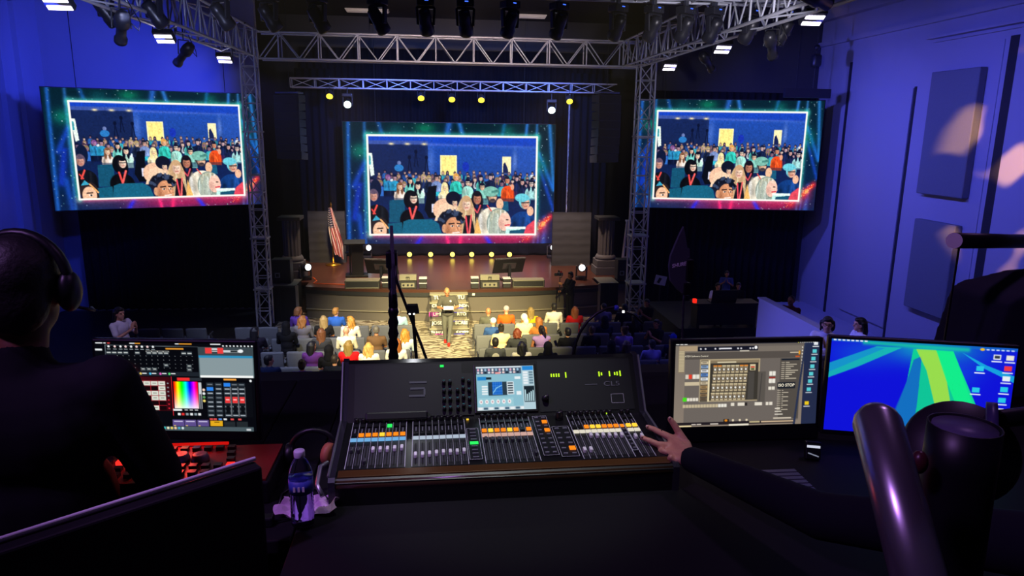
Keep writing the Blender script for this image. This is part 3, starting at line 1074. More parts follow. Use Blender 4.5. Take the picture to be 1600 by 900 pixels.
# flood lamps outside the two long trusses
floods = [(90, 5, 12.4, -1), (257, 60, 17.2, -1), (351, 93, 22.0, -1), (1270, 31, 13.5, 1), (1129, 77, 17.8, 1), (1046, 105, 22.0, 1)]
proto = None
floods_made = []
for (px, py, Y, sd) in floods:
    p = at(px, py, Y)
    side = 'flag side' if sd < 0 else 'panelled wall side'
    if proto is None:
        t = thing('flood_light', '', 'stage light', p)
        RT = Matrix.Rotation(-0.62, 3, 'X')
        MB().box((0, 0, 0.05), (0.42, 0.34, 0.11), RT, 0.015).build('housing', M['fixture'], t)
        for k in (-1, 1):
            MB().box(RT @ Vector((0, 0.08 * k, -0.015)), (0.36, 0.082, 0.02), RT).build('lens', M['lens_violet'], t)
        for k in (-1, 1):
            rod('yoke_arm', (0.23 * k, 0, 0.05), (0.23 * k, 0, 0.32), 0.012, M['fixture'], t)
        rod('yoke_bar', (-0.23, 0, 0.32), (0.23, 0, 0.32), 0.012, M['fixture'], t)
        proto = t
    else:
        t = copy_tree(FLOOD0)
        t.location = p
    if proto is t:
        FLOOD0 = copy_tree(t)
    floods_made.append((t, p, sd))
    tag(t, 'bright violet-white flood lamp in the row along the %s truss' % side, 'stage light', 'flood lamps on the %s truss' % side)
    tgt = (XL, Y + 6, 7.2) if sd < 0 else (XR, Y + 2, 5.2)
    en = 2000 if sd < 0 else 1500
    col = (0.04, 0.07, 1.0) if sd < 0 else (0.11, 0.12, 1.0)
    lamp('flood_beam', 'SPOT', p + Vector((0, -0.05, -0.12)), tgt, col, en, 0.2, 84 if sd < 0 else 100, 0.9)
    lamp('flood_spill', 'SPOT', p + Vector((0, -0.05, -0.12)), (5.5 if sd < 0 else 3.0, 13.0 if sd < 0 else 17.0, 1.5), (0.16, 0.16, 1.0), 3600 if sd < 0 else 260, 0.2, 30 if sd < 0 else 70, 0.9)

for ob in [FLOOD0] + list(FLOOD0.children):
    bpy.data.objects.remove(ob)


def hang(t, p, sd, z0, rz=0.0):
    """an arm from a lamp up and across to the upper chord of its long truss"""
    cx = (-5.75 if sd < 0 else 6.33) + 0.27 * sd
    R_ = Matrix.Rotation(-rz, 3, 'Z')
    top_ = Vector((0, 0, ZT1 - p.z))
    rod('hanging_arm', (0, 0, z0), top_ + Vector((0, 0, 0.01)), 0.016, M['fixture'], t)
    rod('truss_arm', top_, top_ + R_ @ Vector((cx - p.x - 0.62 * sd, 0, 0)), 0.02, M['fixture'], t)


for (t, p, sd) in floods_made:
    hang(t, p, sd, 0.32)
# bar of moving heads across the hall
YM = 15.0
pbx0, pbx1 = at(120, 0, YM).x, at(1262, 0, YM).x
pbar_z = 8.84
tb_ = truss('lighting_truss', 'nearest overhead truss carrying the row of moving heads', (pbx0, YM, pbar_z + 0.12), (pbx1, YM, pbar_z + 0.12), 0.5, 0.5, 12, 0.03, 0.018)
rod('hanging_pipe', (0, 0, 0.02), (pbx1 - pbx0, 0, 0.02), 0.025, M['steel'], tb_)
for k in range(13):
    rod('cross_bar', ((pbx1 - pbx0) * k / 12, -0.25, 0.0), ((pbx1 - pbx0) * k / 12, 0.25, 0.0), 0.014, M['truss'], tb_)
heads = [165, 240, 345, 420, 496, 590, 665, 727, 797, 874, 966, 1022, 1072, 1117, 1174, 1228]
proto = None
mh = []
for i, px in enumerate(heads):
    x = at(px, 14, YM).x
    lean = -0.55 if px < 640 else (0.0 if px < 760 else 0.5)
    if proto is None:
        t = thing('moving_head', 'black moving head lamp with a blue display hanging in the overhead row', 'stage light', (x, YM, pbar_z + 0.1), 0, 'moving heads in the overhead row')
        MB().box((0, 0, -0.03), (0.09, 0.07, 0.14), None, 0.01).build('clamp', M['steel'], t)
        b_ = MB().box((0, 0, -0.17), (0.34, 0.27, 0.15), None, 0.025).build('base', M['fixture'], t)
        bx('display', (0.02, -0.138, -0.145), (0.07, 0.006, 0.02), M['led_blue'], b_)
        for s in (-1, 1):
            bx('button', (0.08 + 0.03 * s, -0.138, -0.2), (0.012, 0.008, 0.012), M['steel'], b_)
        yk = MB()
        yk.box((0, 0, -0.27), (0.36, 0.1, 0.05), None, 0.015)
        for s in (-1, 1):
            yk.box((0.165 * s, 0, -0.43), (0.05, 0.12, 0.34), Matrix.Rotation(0.06 * s, 3, 'Y'), 0.02)
        yk.build('yoke', M['fixture'], t)
        RH = frame_to((0.12, 0.62, -0.75))
        MB().lathe([(0.06, -0.24), (0.11, -0.22), (0.125, -0.1), (0.125, 0.06), (0.145, 0.1), (0.145, 0.25), (0.13, 0.27)], 18, (0, 0, -0.52), RH).build('lamp_head', M['fixture'], t, True)
        MB().lathe([(0.12, 0.262), (0.12, 0.278)], 18, (0, 0, -0.52), RH).build('lens', M['lens_dark'], t, True)
        proto = t
    else:
        t = copy_tree(proto)
        t.location = (x, YM, pbar_z + 0.1)
    t.rotation_euler = (0, 0, lean)
    mh.append(t)

# profile spotlights hung beside the long trusses
proto = None
prof_made = []
for (px, py, Y, rz, lab) in ((190, 42, 13.6, 0.5, 'black profile spotlight hung low in front of the flag side truss, nearer the overhead row'),
                             (288, 84, 18.0, 0.9, 'black profile spotlight hung between two flood lamps on the flag side'),
                             (1205, 70, 14.6, -0.6, 'black profile spotlight hung low in front of the panelled wall truss'),
                             (1104, 96, 19.5, -0.9, 'black profile spotlight hung between two flood lamps on the panelled wall side')):
    p = at(px, py, Y)
    if proto is None:
        t = thing('profile_spotlight', lab, 'stage light', p)
        RH = frame_to((0.0, 0.75, -0.5))
        MB().lathe([(0.02, -0.34), (0.1, -0.32), (0.13, -0.2), (0.13, -0.05), (0.085, 0.0), (0.085, 0.28), (0.11, 0.3), (0.11, 0.38)], 16, (0, 0, 0), RH).build('barrel', M['fixture'], t, True)
        MB().lathe([(0.09, 0.372), (0.09, 0.384)], 16, (0, 0, 0), RH).build('lens', M['lens_dark'], t, True)
        for s in (-1, 1):
            rod('yoke_arm', (0.15 * s, 0, -0.02), (0.13 * s, 0, 0.3), 0.014, M['fixture'], t)
        rod('yoke_bar', (-0.13, 0, 0.3), (0.13, 0, 0.3), 0.014, M['fixture'], t)
        MB().tube([(0.1, -0.1, 0.1), (0.25, -0.1, -0.05), (0.3, 0.0, 0.1), (0.1, 0.0, 0.5)], 0.01, 6).build('power_cable', M['plastic'], t)
        proto = t
    else:
        t = copy_tree(proto)
        t.location = p
    t.rotation_euler = (0, 0, rz)
    prof_made.append((t, p, -1 if px < 700 else 1, rz))
    tag(t, lab, 'stage light')
for (t, p, sd, rz) in prof_made:
    hang(t, p, sd, 0.3, rz)

# yellow lamps and white beams on the upstage truss
proto = None
for px, py in ((515, 150), (658, 153), (706, 155), (752, 156), (890, 158)):
    p = at(px, py, 28.3)
    if proto is None:
        t = thing('par_lamp', 'small can lamp glowing yellow under the upstage truss', 'stage light', p, 0, 'yellow lamps under the upstage truss')
        RH = frame_to((0, -0.75, -0.66))
        MB().lathe([(0.05, -0.26), (0.1, -0.24), (0.125, -0.1), (0.135, 0.0), (0.135, 0.02)], 16, (0, 0, 0), RH).build('can', M['fixture'], t, True)
        MB().lathe([(0.122, 0.015), (0.122, 0.03)], 16, (0, 0, 0), RH).build('lens', M['lens_yellow'], t)
        for s in (-1, 1):
            rod('yoke_arm', (0.14 * s, 0.05, 0.05), (0.14 * s, 0.1, 0.3), 0.01, M['fixture'], t)
        rod('yoke_bar', (-0.14, 0.1, 0.3), (0.14, 0.1, 0.3), 0.01, M['fixture'], t)
        rod('hanging_arm', (0, 0.1, 0.3), (0, 0.2, 0.75), 0.012, M['fixture'], t)
        proto = t
    else:
        t = copy_tree(proto)
        t.location = p
proto = None
for px, py, lab in ((543, 163, 'dazzling white beam lamp beside the flag side of the upstage truss'), (862, 172, 'dazzling white beam lamp above the grey stage flat')):
    p = at(px, py, 28.2)
    if proto is None:
        t = thing('beam_lamp', lab, 'stage light', p)
        RH = frame_to((0, -0.9, -0.42))
        MB().lathe([(0.05, -0.34), (0.12, -0.3), (0.14, -0.05), (0.15, 0.0), (0.15, 0.02)], 16, (0, 0, 0), RH).build('lamp_head', M['fixture'], t, True)
        MB().lathe([(0.135, 0.015), (0.135, 0.03)], 16, (0, 0, 0), RH).build('lens', M['lens_cyan'], t)
        for s in (-1, 1):
            MB().box((0.17 * s, 0.05, 0.12), (0.04, 0.08, 0.34), None, 0.012).build('yoke_arm', M['fixture'], t)
        MB().box((0, 0.05, 0.34), (0.38, 0.22, 0.12), None, 0.02).build('base', M['fixture'], t)
        rod('hanging_arm', (0, 0.05, 0.38), (0, 0.1, 0.62), 0.02, M['fixture'], t)
        proto = t
    else:
        t = copy_tree(proto)
        t.location = p
    tag(t, lab, 'stage light')
lamp('beam_glow', 'SPOT', at(543, 163, 28.0), (-2.6, 25, 1.1), (0.9, 1.0, 0.9), 260, 0.12, 80, 0.8)
lamp('beam_glow', 'SPOT', at(862, 172, 28.0), (3.6, 25, 1.1), (0.9, 1.0, 0.9), 260, 0.12, 80, 0.8)
for px in (658, 752):
    lamp('par_beam', 'SPOT', at(px, 155, 28.1), (at(px, 155, 28).x, 25.5, 1.1), (1.0, 0.72, 0.25), 240, 0.12, 70, 0.9)

# line array loudspeakers
def line_array(px, py0, py1, Y, lab, rz):
    p0, p1 = at(px, py0, Y), at(px, py1, Y)
    t = thing('line_array', lab, 'loudspeaker', (p0.x, Y, p0.z), rz)
    n = 8
    h = (p0.z - p1.z) / n
    y, z, a = 0.0, 0.0, -0.06
    MB().box((0, 0, 0.06), (0.8, 0.4, 0.06), None, 0.01).build('rigging_frame', M['steel'], t)
    for k in range(n):
        c = MB()
        c.prism([(-0.25, 0), (0.25, -0.02), (0.25, -h + 0.03), (-0.25, -h + 0.01)], 0.86, (0, 0, 0), Matrix.Rotation(PI / 2, 3, 'Z'))
        cab = c.build('cabinet', M['fixture'], t, False, (0, y, z), (-a, 0, 0))
        bx('grille', (0, -0.262, -h / 2), (0.8, 0.02, h - 0.05), M['black'], cab)
        bx('side_edge', (0.436 if px > 700 else -0.436, -0.2, -h / 2), (0.006, 0.03, h - 0.04), M['steel'], cab)
        z -= h * math.cos(a)
        y += h * math.sin(a)
        a += 0.025
    rod('hanging_cable', (0, 0, 0.08), (0, 0, ZC - p0.z), 0.012, M['dark'], t)
    return t


line_array(452, 148, 250, 24.8, 'black line array loudspeaker hanging above the flag side of the stage', -0.25)
line_array(948, 148, 255, 24.9, 'black line array loudspeaker hanging between the grey flat and lattice tower', 0.3)

# ceiling air vents
for px, py, wpx, lab in ((574, 17, 62, 'pale ceiling vent strip above the yellow lamps, partly behind a moving head'), (828, 26, 48, 'pale ceiling vent strip close to the white beam lamp side')):
    Y = 22.0
    while at(px, py, Y).z < ZC - 0.06:
        Y += 0.1
    p = at(px, py, Y)
    wd = wpx / F_PX * Y
    t = thing('ceiling_vent', lab, 'vent', (p.x, Y, ZC - 0.06))
    bx('frame', (0, 0, 0.03), (wd, 0.55, 0.05), mat('vent_white', '#e2e0dc', 0.6), t)
    for k in range(5):
        bx('slat', (0, -0.2 + 0.1 * k, -0.01), (wd * 0.96, 0.03, 0.06), MATS['vent_white'], t)
    lamp('vent_fill', 'SPOT', (p.x, Y - 2.0, ZC - 1.2), (p.x, Y, ZC), (1.0, 0.85, 0.75), 14, 0.1, 60, 0.9)  # unseen spot aimed up to brighten the vent strip

# hoist motor on the right wall side above the screen
p = at(1275, 95, 23.6)
t = thing('chain_hoist', 'dark chain hoist hanging above the screen beside the panelled wall', 'hoist', (p.x, p.y, p.z))
MB().box((0, 0, 0), (0.3, 0.3, 0.42), None, 0.08).build('motor', M['fixture'], t, True)
MB().ball((0, 0, 0.42), (0.1, 0.1, 0.1)).build('hook_block', M['fixture'], t, True)
rod('chain', (0, 0, 0.2), (0, 0, ZC - p.z), 0.02, M['dark'], t)
rod('chain', (0, 0, -0.2), (0, 0, -1.0), 0.02, M['dark'], t)
bx('spreader_bar', (-0.2, 0, -1.05), (1.6, 0.16, 0.3), M['fixture'], t)

# warm breakup-pattern projector aimed at the panelled wall
gp = Vector((5.2, 10.0, 8.2))
t = thing('gobo_projector', 'black pattern projector clamped to the panelled wall side truss', 'stage light', gp)
RH = frame_to((8.5, 4.5, -2.5))
MB().lathe([(0.05, -0.3), (0.14, -0.28), (0.14, 0.1), (0.1, 0.14), (0.1, 0.34)], 16, (0, 0, 0), RH).build('barrel', M['fixture'], t, True)
rod('hanging_arm', (0, 0, 0), (1.0, 0, 0.3), 0.02, M['fixture'], t)
gl = lamp('gobo_beam', 'SPOT', gp + RH @ Vector((0, 0, 0.4)), (XR, 15.3, 5.9), (1.0, 0.78, 0.46), 11000, 0.05, 32, 0.35)
gl.data.use_nodes = True
gn = gl.data.node_tree
ge = gn.nodes['Emission']
gt = gn.nodes.new('ShaderNodeTexCoord')
gv = gn.nodes.new('ShaderNodeTexNoise')
gv.inputs['Scale'].default_value = 9.5
gv.inputs['Detail'].default_value = 0.5
gr = gn.nodes.new('ShaderNodeValToRGB')
gr.color_ramp.elements[0].position = 0.51
gr.color_ramp.elements[0].color = (0, 0, 0, 1)
gr.color_ramp.elements[1].position = 0.60
gr.color_ramp.elements[1].color = (1, 0.62, 0.30, 1)
gn.links.new(gt.outputs['Normal'], gv.inputs['Vector'])
gn.links.new(gv.outputs['Fac'], gr.inputs[0])
gn.links.new(gr.outputs[0], ge.inputs[0])

# ================================================================== on the stage
def on_stage(px, py):
    return atz(px, py, ST)


# yellow footlights
proto = None
for px in (608, 640, 673, 707, 737, 768, 796):
    p = on_stage(px, 403)
    p = Vector((p.x, min(p.y, 29.7), ST))
    if proto is None:
        t = thing('footlight', 'small round footlight glowing yellow on the stage floor below the centre screen', 'stage light', p, 0, 'yellow footlights under the centre screen')
        bx('base', (0, 0.02, 0.02), (0.2, 0.16, 0.04), M['fixture'], t)
        for s in (-1, 1):
            rod('yoke_arm', (0.11 * s, 0, 0.03), (0.11 * s, 0, 0.15), 0.01, M['fixture'], t)
        RH = frame_to((0, -1, 0.05))
        MB().lathe([(0.04, -0.14), (0.09, -0.12), (0.11, 0.0), (0.11, 0.02)], 16, (0, 0, 0.15), RH).build('can', M['fixture'], t, True)
        MB().lathe([(0.098, 0.015), (0.098, 0.03)], 16, (0, 0, 0.15), RH).build('lens', glow('foot_lens', '#ffe45a', 3.4), t)
        proto = t
    else:
        t = copy_tree(proto)
        t.location = p

# floor-standing moving lamps with white lenses
proto = None
for (px, py, bpy_, rz, lab) in ((573, 384, 404, 0.25, 'floor standing moving lamp with a white lens beside the lectern'),
                                (862, 384, 403, -0.25, 'floor standing moving lamp with a white lens beside the grey flat'),
                                (478, 418, 437, 0.35, 'floor standing moving lamp with a white lens near the flag stand'),
                                (908, 417, 437, -0.5, 'floor standing moving lamp with a white lens behind the camera operator')):
    p = on_stage(px, bpy_)
    if proto is None:
        t = thing('floor_lamp_head', lab, 'stage light', p)
        MB().box((0, 0, 0.06), (0.36, 0.3, 0.12), None, 0.02).build('base', M['fixture'], t)
        for s in (-1, 1):
            MB().box((0.19 * s, 0, 0.3), (0.04, 0.12, 0.42), None, 0.02).build('yoke_arm', mat('yoke_grey', '#4c4c50', 0.4), t)
        RH = frame_to((0.35, -0.85, 0.12))
        MB().lathe([(0.06, -0.28), (0.13, -0.25), (0.14, 0.0), (0.155, 0.05), (0.155, 0.18)], 16, (0, 0, 0.45), RH).build('lamp_head', M['fixture'], t, True)
        MB().lathe([(0.115, 0.175), (0.115, 0.19)], 16, (0, 0, 0.45), RH).build('lens', M['lens_white'], t)
        proto = t
    else:
        t = copy_tree(proto)
        t.location = p
    t.rotation_euler = (0, 0, rz)
    tag(t, lab, 'stage light')

# lectern
p = on_stage(556, 431)
t = thing('lectern', 'slim black lectern standing beside the flag on the stage', 'lectern', p, 0.1)
MB().box((0.04, 0, 0.03), (0.8, 0.6, 0.06), None, 0.01).build('base', M['black'], t)
MB().box((0.08, 0.0, 0.62), (0.42, 0.4, 1.14), None, 0.01).build('column', M['dark'], t)
MB().box((0, 0, 1.24), (0.74, 0.55, 0.05), Matrix.Rotation(0.15, 3, 'X'), 0.01).build('reading_top', M['black'], t)
MB().box((-0.24, 0, 0.86), (0.22, 0.4, 0.03)).build('side_shelf', M['black'], t)
MB().box((-0.18, 0, 0.62), (0.06, 0.36, 1.14), None, 0.01).build('side_panel', M['black'], t)


# flag on a gold stand
def flag_mat():
    m = bpy.data.materials.new('striped_flag')
    m.use_nodes = True
    nt = m.node_tree
    b = nt.nodes['Principled BSDF']
    b.inputs['Roughness'].default_value = 0.8
    uv = nt.nodes.new('ShaderNodeUVMap')
    sep = nt.nodes.new('ShaderNodeSeparateXYZ')
    nt.links.new(uv.outputs[0], sep.inputs[0])

    def mth(op, a, bb=None):
        n = nt.nodes.new('ShaderNodeMath')
        n.operation = op
        for i, v in enumerate((a, bb)):
            if v is None:
                continue
            if isinstance(v, (int, float)):
                n.inputs[i].default_value = v
            else:
                nt.links.new(v, n.inputs[i])
        return n.outputs[0]

    st = mth('GREATER_THAN', mth('FRACT', mth('MULTIPLY', sep.outputs[1], 6.5)), 0.5)
    mx = nt.nodes.new('ShaderNodeMix')
    mx.data_type = 'RGBA'
    mx.inputs[6].default_value = rgb('#efe8e0') + (1,)
    mx.inputs[7].default_value = rgb('#b01f2c') + (1,)
    nt.links.new(st, mx.inputs[0])
    can = mth('MULTIPLY', mth('LESS_THAN', sep.outputs[0], 0.42), mth('GREATER_THAN', sep.outputs[1], 0.46))
    vo = nt.nodes.new('ShaderNodeTexVoronoi')
    vo.inputs['Scale'].default_value = 1.0
    vo.inputs['Randomness'].default_value = 0.0
    sc = nt.nodes.new('ShaderNodeVectorMath')
    sc.operation = 'MULTIPLY'
    sc.inputs[1].default_value = (20, 12, 1)
    nt.links.new(uv.outputs[0], sc.inputs[0])
    nt.links.new(sc.outputs[0], vo.inputs['Vector'])
    star = mth('LESS_THAN', vo.outputs['Distance'], 0.26)
    m2 = nt.nodes.new('ShaderNodeMix')
    m2.data_type = 'RGBA'
    m2.inputs[6].default_value = rgb('#1c2450') + (1,)
    m2.inputs[7].default_value = rgb('#f2f2f2') + (1,)
    nt.links.new(star, m2.inputs[0])
    m3_ = nt.nodes.new('ShaderNodeMix')
    m3_.data_type = 'RGBA'
    nt.links.new(can, m3_.inputs[0])
    nt.links.new(mx.outputs[2], m3_.inputs[6])
    nt.links.new(m2.outputs[2], m3_.inputs[7])
    nt.links.new(m3_.outputs[2], b.inputs['Base Color'])
    return m


p = on_stage(521, 414)
fz = at(517, 322, p.y).z - ST
t = thing('flag_on_stand', 'american flag hanging in folds from a pole on a gold stand', 'flag', p)
MB().lathe([(0.3, 0), (0.3, 0.03), (0.1, 0.08), (0.04, 0.12), (0.03, 0.3)], 20).build('stand', M['gold'], t, True)
rod('pole', (0, 0, 0.1), (0, 0, fz), 0.018, M['gold'], t, 8)
MB().lathe([(0.005, 0), (0.03, 0.02), (0.035, 0.05), (0.012, 0.12), (0.002, 0.16)], 10, (0, 0, fz)).build('finial', M['gold'], t, True)
me = bpy.data.meshes.new('flag_cloth')
NU, NV = 60, 24
v, f, uvs = [], [], []
fl_len = 1.95
for j in range(NV + 1):
    s_ = j / NV
    wd = 0.14 + 0.34 * math.sin(min(1.0, s_ * 1.35) * PI / 2) - 0.10 * max(0, s_ - 0.75) * 4
    x0 = -0.10 - 0.05 * math.sin(s_ * PI) + 0.13 * s_ ** 2
    for i in range(NU + 1):
        a_ = i / NU
        x = x0 + wd * a_
        y = -0.04 + (0.03 + 0.05 * s_) * math.sin(a_ * 17 + s_ * 1.2) - 0.03 * math.sin(a_ * PI)
        z = fz - 0.06 - fl_len * s_ * (0.90 + 0.13 * a_) - 0.02 * math.sin(a_ * 9)
        v.append((x, y, z))
        uvs.append((min(0.999, s_), max(0.0, min(0.999, 1 - a_ * 0.95 + 0.30 * (s_ - 0.45)))))
for j in range(NV):
    for i in range(NU):
        a = j * (NU + 1) + i
        f.append((a, a + 1, a + NU + 2, a + NU + 1))
me.from_pydata(v, [], f)
ul = me.uv_layers.new(name='UVMap')
for lp in me.loops:
    ul.data[lp.index].uv = uvs[lp.vertex_index]
me.polygons.foreach_set('use_smooth', [True] * len(f))
link('flag_cloth', me, t, flag_mat())

# fluted columns
def column(px, pyb, Y, lab):
    z0 = 1.1
    p = at(px, pyb, Y)
    zt = at(px, 343, Y).z
    t = thing('fluted_column', lab, 'column', (p.x, Y, z0))
    gm = mat('column_stone', '#505159', 0.8, 0, 0.1, 6)
    w0 = 26 / F_PX * Y / 2
    zb = p.z - z0
    MB().box((0, 0, zb * 0.2), (w0 * 2.9, w0 * 2.9, zb * 0.4), None, 0.01).build('plinth', gm, t)
    MB().box((0, 0, zb * 0.58), (w0 * 2.6, w0 * 2.6, zb * 0.36), None, 0.03).build('base_block', gm, t)
    MB().lathe([(w0 * 1.25, zb * 0.74), (w0 * 1.3, zb * 0.86), (w0 * 1.12, zb)], 24).build('base_ring', gm, t, True)
    sh = bmesh.new()
    nf = 14
    rings = []
    for z in (zb, zt - z0):
        ring = []
        for k in range(nf * 4):
            a = k * 2 * PI / (nf * 4)
            r = w0 * (1.0 - 0.10 * (1 if k % 4 in (1, 2) else 0))
            ring.append(sh.verts.new((r * math.cos(a), r * math.sin(a), z)))
        rings.append(ring)
    for k in range(nf * 4):
        sh.faces.new((rings[0][k], rings[0][(k + 1) % (nf * 4)], rings[1][(k + 1) % (nf * 4)], rings[1][k]))
    sh.faces.new(rings[1])
    m_ = MB()
    m_.bm.free()
    m_.bm = sh
    m_.build('shaft', gm, t)
    MB().box((0, 0, zt - z0 + 0.06), (w0 * 2.6, w0 * 2.6, 0.12), None, 0.01).build('capital', M['dark'], t)


column(457, 399, 25.6, 'fluted grey column standing between the tower and the flag')
column(946, 397, 26.0, 'fluted grey column standing beside the grey stage flat')


# grey fabric flats
def flat(x0, x1, y0, y1, Y, lab):
    a, b = at(x0, y1, Y), at(x1, y1, Y)
    zt = at(x0, y0, Y).z
    t = thing('stage_flat', lab, 'stage flat', ((a.x + b.x) / 2, Y, ST))
    W, H = b.x - a.x, zt - ST
    me = bpy.data.meshes.new('fabric')
    v, f = [], []
    for j in range(19):
        for i in range(13):
            v.append((W * (i / 12 - .5), -0.05 + 0.02 * math.sin(j * 2.3 + 0.5 * math.sin(i)) + 0.012 * math.sin(i * 1.3), H * j / 18))
    for j in range(18):
        for i in range(12):
            q = j * 13 + i
            f.append((q, q + 1, q + 14, q + 13))
    me.from_pydata(v, [], f)
    me.polygons.foreach_set('use_smooth', [True] * len(f))
    link('fabric', me, t, mat('flat_fabric', '#393d41', 0.95, 0, 0.1, 6))
    bx('frame', (0, 0.06, H / 2), (W, 0.1, H), M['dark'], t)


flat(862, 921, 332, 409, 27.6, 'wide grey fabric flat standing beside the centre screen')
flat(484, 541, 330, 401, 28.6, 'dim grey fabric flat standing behind the flag and lectern')


# confidence monitors, seen from behind
def conf_monitor(px, py, rz, lab):
    p = on_stage(px, py)
    t = thing('confidence_monitor', lab, 'monitor', p, rz)
    R = Matrix.Rotation(0.5, 3, 'X')
    b = MB().box((0, 0, 0.55), (1.15, 0.05, 0.66), R, 0.012).build('screen_shell', M['dark'], t)
    MB().box(Vector((0, 0, 0.55)) + R @ Vector((0, -0.035, 0)), (0.5, 0.03, 0.26), R, 0.01).build('rear_plate', M['steel'], b)
    MB().box(Vector((0, 0, 0.55)) + R @ Vector((0, -0.03, 0.3)), (1.12, 0.012, 0.025), R).build('top_edge', M['steel'], b)
    MB().box((0, -0.06, 0.3), (0.1, 0.1, 0.5), None, 0.01).build('stand_post', M['fixture'], t)
    for s in (-1, 1):
        MB().box((0.22 * s, -0.02, 0.03), (0.06, 0.6, 0.05), None, 0.01).build('foot', M['fixture'], t)
    return t


conf_monitor(597, 440, -0.22, 'black tilted confidence monitor seen from behind near the lectern')
conf_monitor(795, 438, 0.25, 'black tilted confidence monitor seen from behind next to the long flat box')


# boxes along the stage edge
M['boxgrey'] = mat('monitor_wedge_grey', '#807d6e', 0.6, 0, 0.1, 12)
def wedge(x0, x1, y0, y1, lab):
    p = on_stage((x0 + x1) / 2, y1)
    W = (x1 - x0) / F_PX * p.y
    H = (y1 - y0) / F_PX * p.y
    t = thing('wedge_speaker', lab, 'loudspeaker', p + Vector((0, 0.2, 0)))
    MB().box((0, 0, H * 0.28), (W, 0.42, H * 0.56), None, 0.012).build('lower_cabinet', M['dark'], t)
    MB().box((0, 0.02, H * 0.78), (W, 0.38, H * 0.44), Matrix.Rotation(-0.12, 3, 'X'), 0.012).build('upper_cabinet', M['boxgrey'], t)
    bx('connector_plate', (0, -0.215, H * 0.28), (W * 0.75, 0.012, H * 0.34), M['boxgrey'], t)
    for k in (-0.25, 0.0, 0.22):
        MB().lathe([(0.035, 0), (0.035, 0.02)], 10, (W * k, -0.222, H * 0.28), frame_to((0, -1, 0))).build('connector', M['fixture'], t)
    # the rounded two-arch mark on the upper half
    for k in (-1, 0, 1):
        bx('logo', (0.05 * k, -0.185, H * 0.78), (0.018, 0.02, 0.09), M['black'], t)
    bx('logo', (0, -0.185, H * 0.78 + 0.045), (0.118, 0.02, 0.018), M['black'], t)
    return t


wedge(624, 651, 430, 451, 'grey wedge loudspeaker with a dark logo on the stage edge nearer the lectern')
wedge(750, 781, 430, 450, 'grey wedge loudspeaker with a dark logo on the stage edge farther from the lectern')
proto = None
for (x0, x1, y0, y1, lab) in ((597, 612, 434, 450, 'small dark case with pale stripes below the lectern side monitor'), (655, 667, 435, 451, 'small dark case with pale stripes beside the lectern side wedge loudspeaker'),
                              (736, 748, 434, 451, 'small dark case with pale stripes at the stair end of the far wedge loudspeaker'), (786, 798, 435, 450, 'small dark case with pale stripes between the far monitor and flat box')):
    p = on_stage((x0 + x1) / 2, y1)
    W, H = (x1 - x0) / F_PX * p.y, (y1 - y0) / F_PX * p.y
    t = thing('effects_case', lab, 'case', p + Vector((0, 0.16, 0)))
    MB().box((0, 0, H * 0.26), (W, 0.3, H * 0.5), None, 0.012).build('lower_shell', M['dark'], t)
    MB().box((0, 0, H * 0.78), (W, 0.3, H * 0.42), None, 0.012).build('upper_shell', M['dark'], t)
    bx('edge_strip', (0, 0, H * 0.54), (W + 0.01, 0.31, H * 0.08), M['white'], t)
    bx('edge_strip', (0, 0, H * 1.0), (W + 0.01, 0.31, H * 0.06), M['white'], t)
for (x0, x1, y0, y1, lab) in ((539, 593, 438, 451, 'long low dark box on the stage edge below the lectern'), (800, 852, 437, 449, 'long low dark box on the stage edge beside the far confidence monitor')):
    p = on_stage((x0 + x1) / 2, y1)
    W, H = (x1 - x0) / F_PX * p.y, (y1 - y0) / F_PX * p.y
    t = thing('subwoofer_box', lab, 'box', p + Vector((0, 0.22, 0)))
    MB().box((0, 0, H / 2), (W, 0.42, H), None, 0.012).build('cabinet', M['boxgrey'], t)
    bx('grille', (0, -0.213, H / 2), (W * 0.93, 0.012, H * 0.72), M['dark'], t)
    for k in (-1, 1):
        bx('corner', (W * 0.485 * k, -0.21, H / 2), (0.03, 0.02, H * 0.9), M['fixture'], t)

# loudspeakers near the towers
for (x0, x1, y0, y1, Y, lab) in ((429, 456, 404, 441, 24.2, 'dark box loudspeaker on the wing block beside the fluted column, flag side'), (962, 986, 404, 436, 24.6, 'dark box loudspeaker on legs behind the lattice tower')):
    p, q = at(x0, y1, Y), at(x1, y0, Y)
    px_ = x0
    W, H = q.x - p.x, q.z - p.z
    if px_ < 700:
        p.z = at(413, 447, 23.6).z + 0.022
        Y = BLK_L.location.y
    t = thing('box_speaker', lab, 'loudspeaker', ((p.x + q.x) / 2, Y, p.z))
    MB().box((0, 0, H / 2), (W, 0.45, H), None, 0.02).build('cabinet', M['dark'], t)
    bx('grille', (0, -0.23, H * 0.5), (W * 0.88, 0.015, H * 0.9), M['black'], t)
    bx('badge', (-W * 0.2, -0.24, H * 0.35), (0.16, 0.01, 0.16), M['steel'], t)
    bx('badge', (-W * 0.2, -0.246, H * 0.35), (0.1, 0.01, 0.1), M['black'], t)
    if px_ > 700:
        for s in (-1, 1):
            bx('stand_leg', (W * 0.4 * s, 0, -p.z / 2), (0.05, 0.3, p.z), M['fixture'], t)

